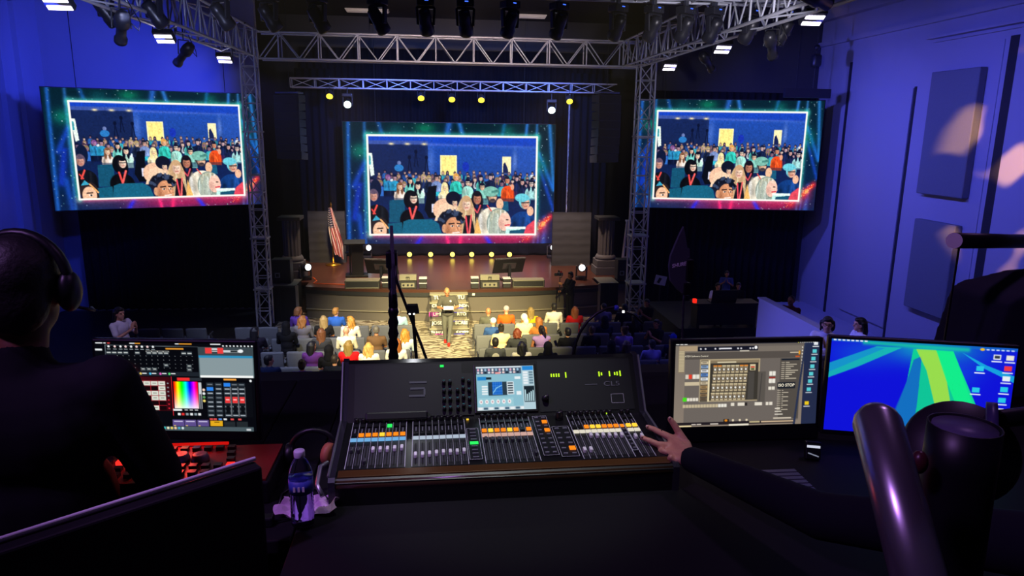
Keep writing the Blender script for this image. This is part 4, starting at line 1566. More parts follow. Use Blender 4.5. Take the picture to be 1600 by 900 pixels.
# pale slender stand behind the right-hand tower
p0, p1 = at(979, 385, 25.2), at(978, 345, 25.2)
t = thing('folded_stand', 'pale slender folded stand leaning behind the lattice tower', 'stand', (p0.x, 25.2, ST))
for s in (-1, 1):
    rod('leg', (0.16 * s, -0.1, 0), (0.03 * s, 0, p1.z - ST), 0.035, M['white'], t)
    rod('leg', (0.12 * s, 0.3, 0), (0.03 * s, 0.02, p1.z - ST), 0.03, M['white'], t)
for k in range(1, 5):
    bx('step', (0, -0.1 + 0.02 * k, 0.38 * k), (0.28 - 0.04 * k, 0.12, 0.03), M['white'], t)
bx('top_cap', (0, 0, p1.z - ST), (0.14, 0.16, 0.06), M['white'], t)

# taped orange cable on the stage edge
pts = [on_stage(x, y) + Vector((0, 0, 0.012)) for x, y in ((489, 434), (495, 439), (490, 443), (505, 444), (540, 445))]
tag(MB().tube(pts, 0.018, 6).build('stage_cable', mat('orange_cable', '#c2521c', 0.5)), 'orange cable lying on the stage floor near the flag', 'cable')

# pleated cloth-covered box and sign beyond the right tower
p = at(1032, 438, 24.4)
t = thing('white_sign', 'small white sign on a dark stand beside the lattice tower', 'sign', (p.x, 24.4, 0))
MB().box((0, 0, p.z), (0.42, 0.04, 0.34), Matrix.Rotation(0.2, 3, 'Y'), 0.01).build('sign_board', M['white'], t)
MB().box((-0.05, -0.025, p.z), (0.1, 0.01, 0.2), Matrix.Rotation(0.5, 3, 'Y')).build('print_mark', M['dark'], t)
rod('post', (0, 0.03, 0), (0, 0.03, p.z), 0.025, M['fixture'], t)
bx('base', (0, 0.03, 0.02), (0.4, 0.4, 0.04), M['fixture'], t)

# ================================================================== seats
M['seatfab'] = mat('seat_fabric', '#606268', 0.9, 0, 0.08, 40, 0.1, 0.2)
M['seatdark'] = mat('seat_shell', '#3a3d44', 0.7)
ROWY = [20.12, 18.95, 17.76, 16.55, 15.4]


def make_seat():
    t = thing('theatre_seat', '', 'seat')
    MB().box((0, -0.21, 0.58), (0.56, 0.10, 0.54), Matrix.Rotation(-(-0.14), 3, 'X'), 0.045, 3).build('backrest', M['seatfab'], t, True)
    MB().box((0, 0.12, 0.42), (0.52, 0.46, 0.11), Matrix.Rotation(0.04, 3, 'X'), 0.04, 3).build('seat_cushion', M['seatfab'], t, True)
    for s in (-1, 1):
        MB().box((0.292 * s, 0.08, 0.60), (0.035, 0.36, 0.04), None, 0.012).build('armrest', M['seatdark'], t)
        MB().box((0.292 * s, 0.05, 0.29), (0.03, 0.10, 0.58), None, 0.008).build('leg', M['seatdark'], t)
    return t


seat0 = make_seat()
seat_used = [False]
SEATX = {}


def seat(x, y, lab, grp):
    if not seat_used[0]:
        o = seat0
        seat_used[0] = True
    else:
        o = copy_tree(seat0)
    o.location = (x, y, 0)
    tag(o, lab, 'seat', grp)


names = ['front row', 'second row', 'third row', 'fourth row', 'fifth row']
for r_, y in enumerate(ROWY):
    xs = []
    if r_ < 4:
        for k in range(8):
            xs.append((-1.02 - 0.63 * k, 'flag side block'))
        if r_ < 2:
            for k in range(4):
                xs.append((-6.75 - 0.63 * k, 'far block beyond the curtain tower'))
    for k in range(9 if r_ < 4 else 4):
        x = 1.28 + 0.63 * k + (0 if r_ < 4 else 2.52 + 0.1)
        xs.append((x, 'camera operator side block'))
    SEATX[r_] = [x for x, _ in xs]
    for x, bl in xs:
        seat(x, y, 'grey upholstered theatre seat in the %s of the %s' % (names[r_], bl), 'seats, %s, %s' % (names[r_], bl))

# ================================================================== people
SKINS = dict(fair=mat('skin_fair', '#d9a184', 0.55, 0, 0.06), tan=mat('skin_tan', '#b97a56', 0.55, 0, 0.06), deep=mat('skin_deep', '#7c4b33', 0.55, 0, 0.06))
HAIRS = {}


def hairm(c):
    return mat('hair_' + c.strip('#'), c, 0.55, 0, 0.35, 90, 0.25)


def clothm(c):
    return mat('cloth_' + c.strip('#'), c, 0.85, 0, 0.10, 14, 0.05, 0.2)


SEATED = dict(pelvis=(0, 0.0, 0.54), chest=(0, -0.03, 0.90), neck=(0, -0.03, 1.07), head=(0, 0.0, 1.21),
              shL=(-0.185, -0.03, 1.01), shR=(0.185, -0.03, 1.01), elL=(-0.235, 0.06, 0.76), elR=(0.235, 0.06, 0.76),
              wrL=(-0.12, 0.27, 0.68), wrR=(0.12, 0.27, 0.68), hipL=(-0.09, 0.03, 0.53), hipR=(0.09, 0.03, 0.53),
              knL=(-0.10, 0.46, 0.52), knR=(0.10, 0.46, 0.52), anL=(-0.10, 0.44, 0.10), anR=(0.10, 0.44, 0.10))
STAND = dict(pelvis=(0, 0, 0.95), chest=(0, 0, 1.28), neck=(0, -0.01, 1.48), head=(0, 0.015, 1.62),
             shL=(-0.19, 0, 1.42), shR=(0.19, 0, 1.42), elL=(-0.25, 0.0, 1.13), elR=(0.25, 0.0, 1.13),
             wrL=(-0.26, 0.08, 0.88), wrR=(0.26, 0.08, 0.88), hipL=(-0.09, 0, 0.93), hipR=(0.09, 0, 0.93),
             knL=(-0.10, 0.02, 0.50), knR=(0.10, 0.02, 0.50), anL=(-0.10, 0, 0.09), anR=(0.10, 0, 0.09))


def pose(base, **kw):
    d = {k: Vector(v) for k, v in base.items()}
    for k, v in kw.items():
        d[k] = Vector(v)
    return d


def hand(b, wr, dirv, palm_n, s=1.0, curl=0.35):
    """palm, four fingers of different lengths and a thumb, joined to the wrist"""
    d = Vector(dirv).normalized()
    n = Vector(palm_n)
    n = (n - d * n.dot(d)).normalized()
    a = d.cross(n)
    c = Vector(wr) + d * 0.045 * s
    R = Matrix((a, d, n)).transposed()
    b.ball(c, (0.042 * s, 0.055 * s, 0.02 * s), 10, R)
    for k, (o, L) in enumerate(((-0.03, 0.062), (-0.01, 0.075), (0.01, 0.07), (0.03, 0.055))):
        p0 = c + a * o * s + d * 0.04 * s
        p1 = p0 + (d + n * curl * 0.3) * L * 0.5 * s
        p2 = p1 + (d + n * curl * 1.4).normalized() * L * 0.5 * s
        b.capsule(p0, p1, 0.0105 * s, 0.0095 * s, 8)
        b.capsule(p1, p2, 0.0095 * s, 0.008 * s, 8)
    p0 = c - a * 0.03 * s - d * 0.02 * s
    b.capsule(p0, p0 + (-a * 0.8 + d * 0.7 + n * 0.3).normalized() * 0.05 * s, 0.013 * s, 0.011 * s, 8)


def head_shape(b, c, turn=0.0, nod=0.0, s=1.0):
    c = Vector(c)
    R = Matrix.Rotation(turn, 3, 'Z') @ Matrix.Rotation(-nod, 3, 'X')
    b.ball(c + R @ Vector((0, -0.008, 0.022)) * s, (0.076 * s, 0.095 * s, 0.098 * s), 16, R)
    b.ball(c + R @ Vector((0, 0.022, -0.045)) * s, (0.060 * s, 0.068 * s, 0.072 * s), 14, R)
    b.capsule(c + R @ Vector((0, 0.085, 0.012)) * s, c + R @ Vector((0, 0.105, -0.022)) * s, 0.010 * s, 0.015 * s, 8)
    b.ball(c + R @ Vector((0, 0.074, -0.066)) * s, (0.024 * s, 0.014 * s, 0.009 * s), 8, R)
    b.ball(c + R @ Vector((0, 0.066, -0.098)) * s, (0.026 * s, 0.022 * s, 0.018 * s), 8, R)
    for k in (-1, 1):
        b.ball(c + R @ Vector((0.078 * k, -0.005, -0.01)) * s, (0.012 * s, 0.02 * s, 0.032 * s), 8, R)
        b.ball(c + R @ Vector((0.033 * k, 0.078, 0.035)) * s, (0.024 * s, 0.012 * s, 0.009 * s), 8, R)
    return R


def body_mesh(J, turn=0.0, nod=0.0, vox=0.02, hands=None, s=1.0, bulk=1.0):
    b = MB()
    head_shape(b, J['head'], turn, nod, s)
    b.capsule(J['neck'] - Vector((0, 0, 0.04)), J['head'] - Vector((0, 0.01, 0.05)), 0.052 * s, 0.052 * s)
    b.capsule(J['pelvis'], J['chest'], 0.085, 0.09)
    b.capsule(J['shL'], J['shR'], 0.05, 0.05)
    b.capsule(J['chest'], J['neck'], 0.09, 0.055)
    for q in 'LR':
        b.capsule(J['sh' + q], J['el' + q], 0.047 * bulk, 0.039 * bulk)
        b.capsule(J['el' + q], J['wr' + q], 0.038 * bulk, 0.026)
        b.capsule(J['hip' + q], J['kn' + q], 0.075 * bulk, 0.052)
        b.capsule(J['kn' + q], J['an' + q], 0.05, 0.036)
        dv = J['wr' + q] - J['el' + q]
        hd = (hands or {}).get(q)
        if hd:
            hand(b, J['wr' + q], hd[0], hd[1], 1.0, hd[2] if len(hd) > 2 else 0.5)
        else:
            hand(b, J['wr' + q], dv, (0, 0, -1) if abs(dv.normalized().z) < 0.8 else (0.0, 1, 0))
    return voxel(b, vox, 3, 'body')


def shirt_mesh(J, sleeve='short', vox=0.02, bulk=1.0, hem=0.0, w=1.0):
    b = MB()
    up = J['chest'] - J['pelvis']
    R = Matrix.Identity(3)
    tilt = up.normalized()
    R = Vector((0, 0, 1)).rotation_difference(tilt).to_matrix()
    b.ball(J['chest'] + tilt * 0.02, (0.182 * bulk * w, 0.125 * bulk, 0.17), 16, R)
    b.ball(J['pelvis'] + up * 0.45, (0.165 * bulk * w, 0.128 * bulk, 0.19), 16, R)
    b.ball(J['pelvis'] + up * (0.1 - hem), (0.172 * bulk * w, 0.135 * bulk, 0.11), 16, R)
    b.capsule(J['shL'] - Vector((0, 0, 0.012)), J['shR'] - Vector((0, 0, 0.012)), 0.068, 0.068)
    b.capsule(J['chest'] + tilt * 0.06, J['neck'] - Vector((0, 0, 0.015)), 0.11, 0.062)
    for q in 'LR':
        e = J['el' + q]
        if sleeve == 'short':
            e = J['sh' + q].lerp(e, 0.72)
            b.capsule(J['sh' + q], e, 0.064 * bulk, 0.058 * bulk)
        elif sleeve == 'long':
            b.capsule(J['sh' + q], e, 0.064 * bulk, 0.052 * bulk)
            b.capsule(e, J['el' + q].lerp(J['wr' + q], 0.93), 0.052 * bulk, 0.036)
    return voxel(b, vox, 3, 'shirt')


def trouser_mesh(J, vox=0.02, bulk=1.0):
    b = MB()
    b.ball(J['pelvis'], (0.162 * bulk, 0.124 * bulk, 0.12), 14)
    for q in 'LR':
        b.capsule(J['hip' + q], J['kn' + q], 0.09 * bulk, 0.068)
        b.capsule(J['kn' + q], J['an' + q] + Vector((0, 0, 0.02)), 0.066, 0.052)
    return voxel(b, vox, 3, 'trousers')


def shoe_mesh(p, fwd, vox=0.014):
    b = MB()
    f = Vector(fwd).normalized()
    R = Matrix.Rotation(math.atan2(-f.x, f.y), 3, 'Z')
    b.ball(Vector(p) + f * 0.03 + Vector((0, 0, -0.04)), (0.045, 0.075, 0.05), 12, R)
    b.ball(Vector(p) + f * 0.12 + Vector((0, 0, -0.055)), (0.045, 0.075, 0.035), 12, R)
    return voxel(b, vox, 2, 'shoe')


def hair_mesh(kind):
    b = MB()
    if kind in ('short', 'long', 'wavy', 'bun', 'tail', 'bob'):
        b.ball((0, -0.022, 0.038), (0.087, 0.100, 0.098), 16)
        b.ball((0, -0.055, -0.015), (0.082, 0.062, 0.085), 14)
        b.ball((0, 0.045, 0.088), (0.06, 0.045, 0.035), 12)
    if kind in ('long', 'wavy', 'bob'):
        Ld = {'long': 0.30, 'wavy': 0.24, 'bob': 0.13}[kind]
        n = 13
        for k in range(n):
            a = PI * (0.02 + 0.96 * k / (n - 1))
            x, y = 0.086 * math.cos(a), -0.02 - 0.085 * math.sin(a)
            pts, rs = [], []
            for j in range(6):
                s = j / 5
                wob = (0.016 if kind == 'wavy' else 0.006) * math.sin(6 * s + k * 1.7)
                pts.append((x * (1 + (0.35 if kind == 'wavy' else 0.12) * s) + wob, y - 0.03 * s + wob, 0.05 - (Ld + 0.05) * s * (0.85 + 0.15 * math.sin(k * 2.1))))
                rs.append(0.030 - 0.012 * s)
            b.tube(pts, rs, 8)
    if kind == 'bun':
        b.ball((0, -0.10, 0.115), (0.05, 0.05, 0.048), 12)
    if kind == 'tail':
        b.tube([(0, -0.10, 0.06), (0.02, -0.16, 0.03), (0.07, -0.15, -0.06), (0.1, -0.13, -0.18)], [0.035, 0.045, 0.04, 0.015], 10)
        b.ball((0.03, -0.13, 0.04), (0.06, 0.05, 0.05), 10)
    if kind == 'crop':
        b.ball((0, -0.02, 0.034), (0.080, 0.096, 0.094), 16)
        b.ball((0, -0.055, -0.012), (0.074, 0.05, 0.06), 12)
    if kind == 'cap':
        b.ball((0, -0.012, 0.045), (0.088, 0.104, 0.088), 16)
        b.box((0, 0.13, 0.035), (0.14, 0.12, 0.018), Matrix.Rotation(-0.15, 3, 'X'), 0.006)
    if kind == 'scarf':
        b.ball((0, -0.015, 0.03), (0.098, 0.112, 0.112), 16)
        b.ball((0.05, -0.07, -0.09), (0.075, 0.07, 0.10), 12)
    if kind == 'hood':
        b.ball((0, -0.02, 0.02), (0.112, 0.125, 0.135), 16)
        b.capsule((0, -0.05, -0.05), (0, -0.03, -0.17), 0.10, 0.13)
    return voxel(b, 0.0125, 2, 'hair')


HM = {}


def hair_for(kind):
    if kind not in HM:
        HM[kind] = hair_mesh(kind)
    return HM[kind]


CACHE = {}


def cached(key, fn):
    if key not in CACHE:
        CACHE[key] = fn()
    return CACHE[key]


def put(me, name, parent, material, **kw):
    if len(me.materials) == 0:
        me.materials.append(material)
    return link(name, me, parent, material, **kw)


def audience(px, py, row, label, hair, hcol, cloth, turn=0, sleeve='long', skin='tan', size=1.0, arms=None, snap=True):
    """someone sitting in a given row; px, py locate the head"""
    y = ROWY[row] if row == int(row) else ROWY[int(row)] * (1 - row % 1) + ROWY[int(row) + 1] * (row % 1)
    snap = row == int(row)
    p = at(px, py, y)
    x = p.x
    if snap:
        sx = min(SEATX[row], key=lambda q: abs(q - x))
        x = max(sx - 0.2, min(sx + 0.2, x))
    t = thing('person', label, 'person', (x, y, 0))
    J = pose(SEATED)
    dz = max(-0.1, min(0.10, p.z - J['head'].z))
    t.location.z = dz if dz > -0.02 else max(dz, -0.06)
    key = (sleeve, turn)
    tu = math.radians(turn)
    bm_ = cached(('body', turn), lambda: body_mesh(J, tu, 0.0, 0.02))
    put(bm_, 'body', t, SKINS[skin])
    if sleeve != 'sleeveless':
        sm = cached(('shirt', sleeve, size), lambda: shirt_mesh(J, sleeve, 0.02, size))
    else:
        sm = cached(('shirt', 'none', size), lambda: shirt_mesh(J, 'none', 0.02, size))
    put(sm, 'shirt', t, clothm(cloth))
    put(cached('trousers', lambda: trouser_mesh(J)), 'trousers', t, clothm('#23242c'))
    for q in 'LR':
        put(cached('shoe' + q, lambda: shoe_mesh(J['an' + q], (0, 1, 0))), 'shoe', t, clothm('#15151a'))
    if hair:
        nm = {'cap': 'cap', 'scarf': 'head_scarf', 'hood': 'hood'}.get(hair, 'hair')
        put(hair_for(hair), nm, t, hairm(hcol) if nm == 'hair' else clothm(hcol), loc=J['head'], rot=(0, 0, tu))
    return t


AUD = [
    # flag side block
    (467, 486, 0, 'woman with shoulder-length light hair and a purple floral top in the front row', 'bob', '#7c5230', '#5a3aa0', -60),
    (525, 487, 0, 'person with short fair hair and a bright blue shirt in the front row', 'short', '#a8793e', '#2f62c8', -35),
    (622, 487, 0, 'grey-haired person in a pale blue shirt in the front row behind the gooseneck', 'short', '#6e675e', '#9cc4dc', 0),
    (473, 500, 1, 'woman with wavy light brown hair and a patterned grey jacket', 'wavy', '#a06a38', '#6c6a78', -25),
    (505, 500, 1, 'woman with long streaked blonde hair and a black top in the second row', 'long', '#a08658', '#17171c', 15),
    (547, 501, 1, 'woman with curly golden hair in a white blouse turning her head', 'wavy', '#c08a3c', '#f2ece0', 50),
    (447, 510, 1.5, 'person in a black hooded top leaning in the second row', 'hood', '#0d0e14', '#0e0f16', 0),
    (404, 513, 2, 'dark-haired woman in a dark top lit magenta at the block end', 'long', '#120e14', '#1a1424', -40),
    (502, 520, 2, 'woman with straight brown hair seen from behind above a grey seat', 'long', '#6b4024', '#33353c', 0),
    (541, 517, 2, 'bald man in a cream shirt under the warm light', 'none', '', '#e6dfc4', 0),
    (588, 516, 2, 'grey-haired man in a brown jacket in the third row', 'crop', '#6b665e', '#6a4f36', 0),
    (632, 521, 2, 'woman with long golden hair in a pale top beside the aisle', 'wavy', '#c88c3a', '#cfe0ea', 20),
    (488, 541, 3, 'woman with long black hair and a purple scarf in profile', 'long', '#0e0d12', '#5a2c78', -50),
    (514, 548, 3.42, 'person in a black hooded coat leaning forward beside the red top', 'hood', '#0e0f15', '#0d0e14', 0),
    (545, 540, 3, 'woman with long fair hair and a bright red top', 'long', '#8a7038', '#d8161c', -15),
    (576, 543, 3, 'woman with wavy blonde hair in a white top in the fourth row', 'wavy', '#c8a05a', '#eeeae2', 0),
    (619, 533, 3, 'woman with auburn hair in a white top looking aside near the aisle', 'long', '#9c5a20', '#f2eee6', 45),
    (419, 560, 4, 'bearded man with short dark hair in a navy jacket in profile', 'short', '#14131a', '#16234e', -60),
    (472, 570, 4, 'woman with dark tied hair and a lilac top in the fifth row', 'bun', '#2a1c18', '#6a4cb0', 0),
    (523, 562, 4, 'man with cropped greying hair in a dark blue suit', 'crop', '#3b3433', '#141a30', -10),
    # camera operator side block
    (763, 487, 0, 'bald man in a dark grey shirt in the front row near the aisle', 'none', '', '#55564e', 0),
    (791, 484, 0, 'person in a pale cap and an orange shirt in the front row', 'cap', '#b9aab0', '#e0601e', 0),
    (829, 488, 0, 'woman with straight dark blonde hair and a yellow top', 'long', '#8a7444', '#d2b01e', 0),
    (867, 480, 0, 'man with short dark hair in a white shirt in the front row', 'short', '#1b1917', '#f2eee2', 0),
    (903, 486, 0, 'woman with red-brown hair and a red top in the front row', 'long', '#8a4a24', '#c41a18', -15),
    (938, 480, 0, 'man with dark hair in a grey and violet jacket in the front row', 'crop', '#2a2826', '#6a668c', 30),
    (975, 481, 0, 'dim dark-haired person in a dark top beside the tower foot', 'short', '#100d10', '#17131c', 20),
    (777, 503, 1, 'man in a pale blue cap and a blue shirt in the second row', 'cap', '#b4d4dc', '#2c4c86', 10),
    (813, 497, 1, 'person in a white head scarf and a cream top', 'scarf', '#f2ece4', '#e8dfb4', 0),
    (842, 502, 1, 'woman with long copper hair beside the head scarf', 'long', '#a0622c', '#b07038', 30),
    (946, 502, 1, 'person in a dark navy hooded top in the second row', 'hood', '#0e1020', '#101838', 0),
    (990, 496, 1, 'dark-haired woman in a dark top in the second row near the tower', 'long', '#120c10', '#1a1016', 10),
    (783, 513, 1.55, 'person with dark pinned hair and a cream collar in the third row', 'bun', '#1e1a18', '#d8c498', 0),
    (808, 520, 2, 'person with curly red-brown hair in a charcoal shirt', 'bob', '#6c3018', '#33363c', 0),
    (846, 516, 2, 'woman with a dark ponytail in a lilac floral dress', 'tail', '#1a1416', '#9a7cc8', 0),
    (887, 519, 2, 'dark-haired person in black holding up a phone', 'short', '#121015', '#101218', 10),
    (930, 516, 2, 'man with short brown hair in a black jacket with pale piping', 'crop', '#4a3528', '#11141a', 0),
    (975, 517, 2, 'woman with brown tied hair and lilac sleeves', 'bun', '#4c2c1e', '#8e70c4', 35),
    (774, 535, 3, 'man with short dark hair in a grey shirt with a round print', 'short', '#1d1a18', '#4c5056', 0),
    (815, 541, 3, 'woman with straight black hair in a white top in the fourth row', 'long', '#0f1014', '#e8e6e0', 0),
    (856, 543, 3, 'person in a black hooded coat in the fourth row', 'hood', '#0f1012', '#101214', 0),
    (949, 540, 3, 'person in a black hooded top with a thin bright rim in the fourth row', 'hood', '#0d0f16', '#0e1118', 0),
    (979, 540, 3, 'woman with brown hair in a dark top in the fourth row', 'long', '#3a2418', '#14141c', 0),
    (1021, 538, 3, 'man with dark hair in a lavender shirt in the fourth row', 'short', '#14101a', '#8a84d8', 20),
    (1052, 528, 3, 'person in a blue cap at the row end beside the monitor', 'cap', '#1c34a8', '#141a40', 0),
]
SKIN_OF = {'bald man in a cream': 'tan'}
ROWSEAT = {4: SEATX[3]}
if 4 not in SEATX or min(SEATX[4]) > 0:
    SEATX[4] = SEATX[4] + [-1.02 - 0.63 * k for k in range(2, 8)]
    for k in range(2, 8):
        seat(-1.02 - 0.63 * k, ROWY[4], 'grey upholstered theatre seat in the fifth row of the flag side block', 'seats, fifth row, flag side block')
for i, (px, py, row, lab, hr, hc, cl, turn) in enumerate(AUD):
    sl = 'short' if i % 3 == 1 else 'long'
    if 'floral dress' in lab:
        sl = 'sleeveless'
    pe_ = audience(px, py, row, lab, None if hr == 'none' else hr, hc, cl, turn, sl, 'fair' if i % 2 else 'tan')
    if 'round print' in lab:
        MB().lathe([(0.075, 0), (0.09, 0.004), (0.075, 0.008)], 20, (0, -0.165, 0.9), frame_to((0, -1, 0))).build('shirt_print', clothm('#c8c8c4'), pe_)
    if 'holding up a phone' in lab:
        ph = MB().box((-0.16, 0.2, 1.12), (0.075, 0.01, 0.15), Matrix.Rotation(-0.4, 3, 'Y'), 0.008).build('smartphone', M['plastic'])
        ph.location = pe_.location
        tag(ph, 'dark smartphone held up by a person in the third row', 'phone')

# seat-back jacket
p = at(1018, 566, ROWY[4])
jx = min(SEATX[4], key=lambda q: abs(q - p.x))
b = MB()
b.box((0, -0.10, 0.80), (0.44, 0.24, 0.1), None, 0.04, 3)
b.box((0, -0.25, 0.62), (0.44, 0.06, 0.4), Matrix.Rotation(0.14, 3, 'X'), 0.025, 3)
b.tube([(-0.18, -0.26, 0.8), (-0.2, -0.31, 0.6), (-0.16, -0.3, 0.4)], [0.05, 0.06, 0.045], 8)
jk = link('jacket', voxel(b, 0.018, 4, 'jacket'), None, clothm('#8d88c0'))
jk.location = (jx, ROWY[4], 0)
tag(jk, 'pale lavender jacket draped over a seat in the fifth row', 'jacket')

# ------------------------------------------------------------------ presenter
pf = atz(700, 538, 0)
t = thing('person', 'presenter in a grey polo, grey trousers and red shoes looking at a card', 'person', (pf.x, pf.y + 0.1, 0), PI)
# faces -Y: local +Y points to the audience
J = pose(STAND, head=(0.02, 0.06, 1.62), neck=(0.01, 0.0, 1.49), elR=(0.28, 0.03, 1.14), elL=(-0.30, 0.04, 1.16),
         wrR=(0.10, 0.27, 1.15), wrL=(-0.08, 0.27, 1.12), knL=(-0.07, 0.10, 0.50), anL=(-0.02, 0.20, 0.09), knR=(0.10, -0.02, 0.50), anR=(0.08, -0.12, 0.10))
put(body_mesh(J, 0.12, 0.45, 0.0095, {'R': ((-0.9, 0.25, 0.1), (0, 0.1, 1), 0.6), 'L': ((0.9, 0.3, 0.1), (0, 0.1, 1), 0.6)}, 1.06, 1.12), 'body', t, SKINS['tan'])
sh = put(shirt_mesh(J, 'short', 0.014, 1.14, 0.1), 'polo_shirt', t, clothm('#4e4d48'))
MB().prism([(-0.03, -0.02), (0.01, -0.035), (0.035, 0.0), (-0.01, 0.03)], 0.006, (-0.085, 0.152, 1.36)).build('chest_logo', M['print'], sh)
put(trouser_mesh(J, 0.014, 1.12), 'trousers', t, clothm('#5c5d58'))
put(hair_for('crop'), 'hair', t, hairm('#8a7a50'), loc=J['head'], rot=(-0.45, 0, 0.12))
for q in 'LR':
    put(shoe_mesh(J['an' + q], (0, 1, 0)), 'shoe', t, clothm('#d02a20'))
MB().tube([(0.165 * math.cos(a), 0.135 * math.sin(a) + 0.0, 0.99) for a in [k * PI / 10 for k in range(21)]], 0.022, 6).build('belt', M['black'], t)
R = head_shape(MB(), J['head'], 0.12, 0.45, 1.06)
for k in (-1, 1):
    MB().ball(J['head'] + R @ Vector((0.033 * k, 0.088, 0.018)), (0.013, 0.008, 0.008), 8).build('eye', mat('eye_dark', '#1c1512', 0.3), t)
MB().tube([J['head'] + R @ Vector((0.07 * k, 0.06 - abs(k) * 0.02, -0.09)) for k in (-1, -0.5, 0, 0.5, 1)], 0.02, 8).build('beard', hairm('#4a3a28'), t)
cdp = Vector((pf.x + 0.02, pf.y - 0.24, 1.19))
tag(MB().box((0, 0, 0), (0.30, 0.2, 0.012), Matrix.Rotation(0.35, 3, 'X'), 0.004).build('cue_card', M['white'], None, False, cdp), 'white cue card held by the presenter', 'card')

# ------------------------------------------------------------------ camera operator at the stage edge
q0 = at(890, 490, 23.05)
t = thing('person', 'camera operator in black standing by the stage raising a camera rig', 'person', (q0.x, 23.05, 0), 2.0)
J = pose(STAND, elL=(-0.20, 0.2, 1.20), wrL=(-0.05, 0.36, 1.36), elR=(0.22, 0.12, 1.14), wrR=(0.05, 0.36, 1.10), head=(0, 0.02, 1.62))
put(body_mesh(J, 0.2, -0.1, 0.0095, {'L': ((0.2, 0.7, 0.3), (1, 0, 0), 1.2), 'R': ((-0.2, 0.8, 0.1), (-1, 0, 0), 1.2)}), 'body', t, SKINS['tan'])
put(shirt_mesh(J, 'long', 0.014, 1.05, 0.05), 'shirt', t, clothm('#15161b'))
put(trouser_mesh(J, 0.014), 'trousers', t, clothm('#1b1c20'))
put(hair_for('short'), 'hair', t, hairm('#15120f'), loc=J['head'], rot=(0, 0, 0.2))
for q in 'LR':
    put(shoe_mesh(J['an' + q], (0, 1, 0)), 'shoe', t, clothm('#101014'))
bx('belt_buckle', (0, 0.14, 1.0), (0.06, 0.02, 0.03), M['steel'], t)
RZ = Matrix.Rotation(2.0, 3, 'Z')
cp = Vector((q0.x, 23.05, 0)) + RZ @ Vector((0.0, 0.44, 0))
g = thing('camera_rig', 'handheld camera on a vertical gimbal pole held by the operator', 'camera', (cp.x, cp.y, 0.75), 2.0)
rod('pole', (0, 0, 0), (0, 0, 0.85), 0.016, M['fixture'], g, 8)
MB().box((0, 0, 0.95), (0.14, 0.16, 0.11), None, 0.015).build('camera_body', M['fixture'], g)
MB().lathe([(0.045, 0), (0.05, 0.02), (0.05, 0.12)], 14, (0, 0.08, 0.95), frame_to((0, 1, 0))).build('lens', M['lens_dark'], g, True)
MB().box((0.13, -0.04, 1.02), (0.09, 0.02, 0.07), None, 0.008).build('monitor', M['plastic'], g)
bx('lamp', (-0.1, 0.03, 1.05), (0.05, 0.05, 0.05), mat('red_plastic', '#a01c18', 0.4), g)
rod('gimbal_arm', (-0.1, 0, 0.85), (-0.1, 0, 1.0), 0.014, M['steel'], g)
rod('gimbal_arm', (-0.1, 0, 0.85), (0.0, 0, 0.85), 0.014, M['steel'], g)


# ------------------------------------------------------------------ people at the sides
def standing(px, py, Y, floor, label, rz, hair, hcol, cloth, turn=0.0, clap=True, base=None, sleeve='short', skin='fair', glasses=False, sc=None):
    p = at(px, py, Y)
    base = base or STAND
    t = thing('person', label, 'person', (p.x, Y, floor), rz)
    k = sc if sc else (p.z - floor) / base['head'][2]
    t.scale = (k, k, k)
    zz = base['neck'][2] if isinstance(base['neck'], tuple) else base['neck'].z
    if clap:
        J = pose(base, elL=(-0.25, 0.12, zz - 0.30), elR=(0.25, 0.12, zz - 0.30), wrL=(-0.06, 0.30, zz - 0.14), wrR=(0.06, 0.30, zz - 0.14))
        hd = {'L': ((0.25, 0.2, 1), (1, 0, 0), 0.1), 'R': ((-0.25, 0.2, 1), (-1, 0, 0), 0.1)}
    else:
        J = pose(base)
        hd = None
    put(body_mesh(J, turn, 0, 0.0105, hd), 'body', t, SKINS[skin])
    put(shirt_mesh(J, sleeve, 0.016), 'shirt', t, clothm(cloth))
    put(trouser_mesh(J, 0.018), 'trousers', t, clothm('#20222c'))
    put(hair_for(hair), 'hair', t, hairm(hcol), loc=J['head'], rot=(0, 0, turn))
    for q in 'LR':
        put(cached(('shoe', q, id(base)), lambda: shoe_mesh(J['an' + q], (0, 1, 0))), 'shoe', t, clothm('#15151a'))
    R = Matrix.Rotation(turn, 3, 'Z')
    for s in (-1, 1):
        MB().ball(J['head'] + R @ Vector((0.033 * s, 0.084, 0.018)), (0.013, 0.008, 0.007), 8).build('eye', mat('eye_dark', '#1c1512', 0.3), t)
        if glasses:
            MB().tube([J['head'] + R @ Vector((0.034 * s + 0.028 * math.cos(a), 0.1, 0.016 + 0.022 * math.sin(a))) for a in [k_ * PI / 6 for k_ in range(13)]], 0.004, 5).build('glasses_rim', M['plastic'], t)
    return t


standing(186, 490, 14.6, 0.95, 'woman in a white shirt standing and clapping before the black curtain', -1.9, 'long', '#0f0b12', '#e4dfee', -0.2, True)
standing(1293, 507, 11.5, 1.7, 'woman with glasses and dark hair clapping beside the parapet', 2.4, 'bob', '#140f16', '#d8d4e4', 0.2, True, SEATED, 'short', 'fair', True)
standing(1343, 507, 11.8, 1.7, 'woman with long dark hair and a white top in profile beside the parapet', 1.45, 'long', '#100c12', '#dcd8ea', 0.0, False, SEATED)
standing(1236, 470, 15.9, at(1236, 470, 15.9).z - 1.21, 'person in a red-brown top seated low behind the parapet', 2.2, 'crop', '#14101a', '#5c2430', 0.0, False, SEATED, 'short', 'tan')
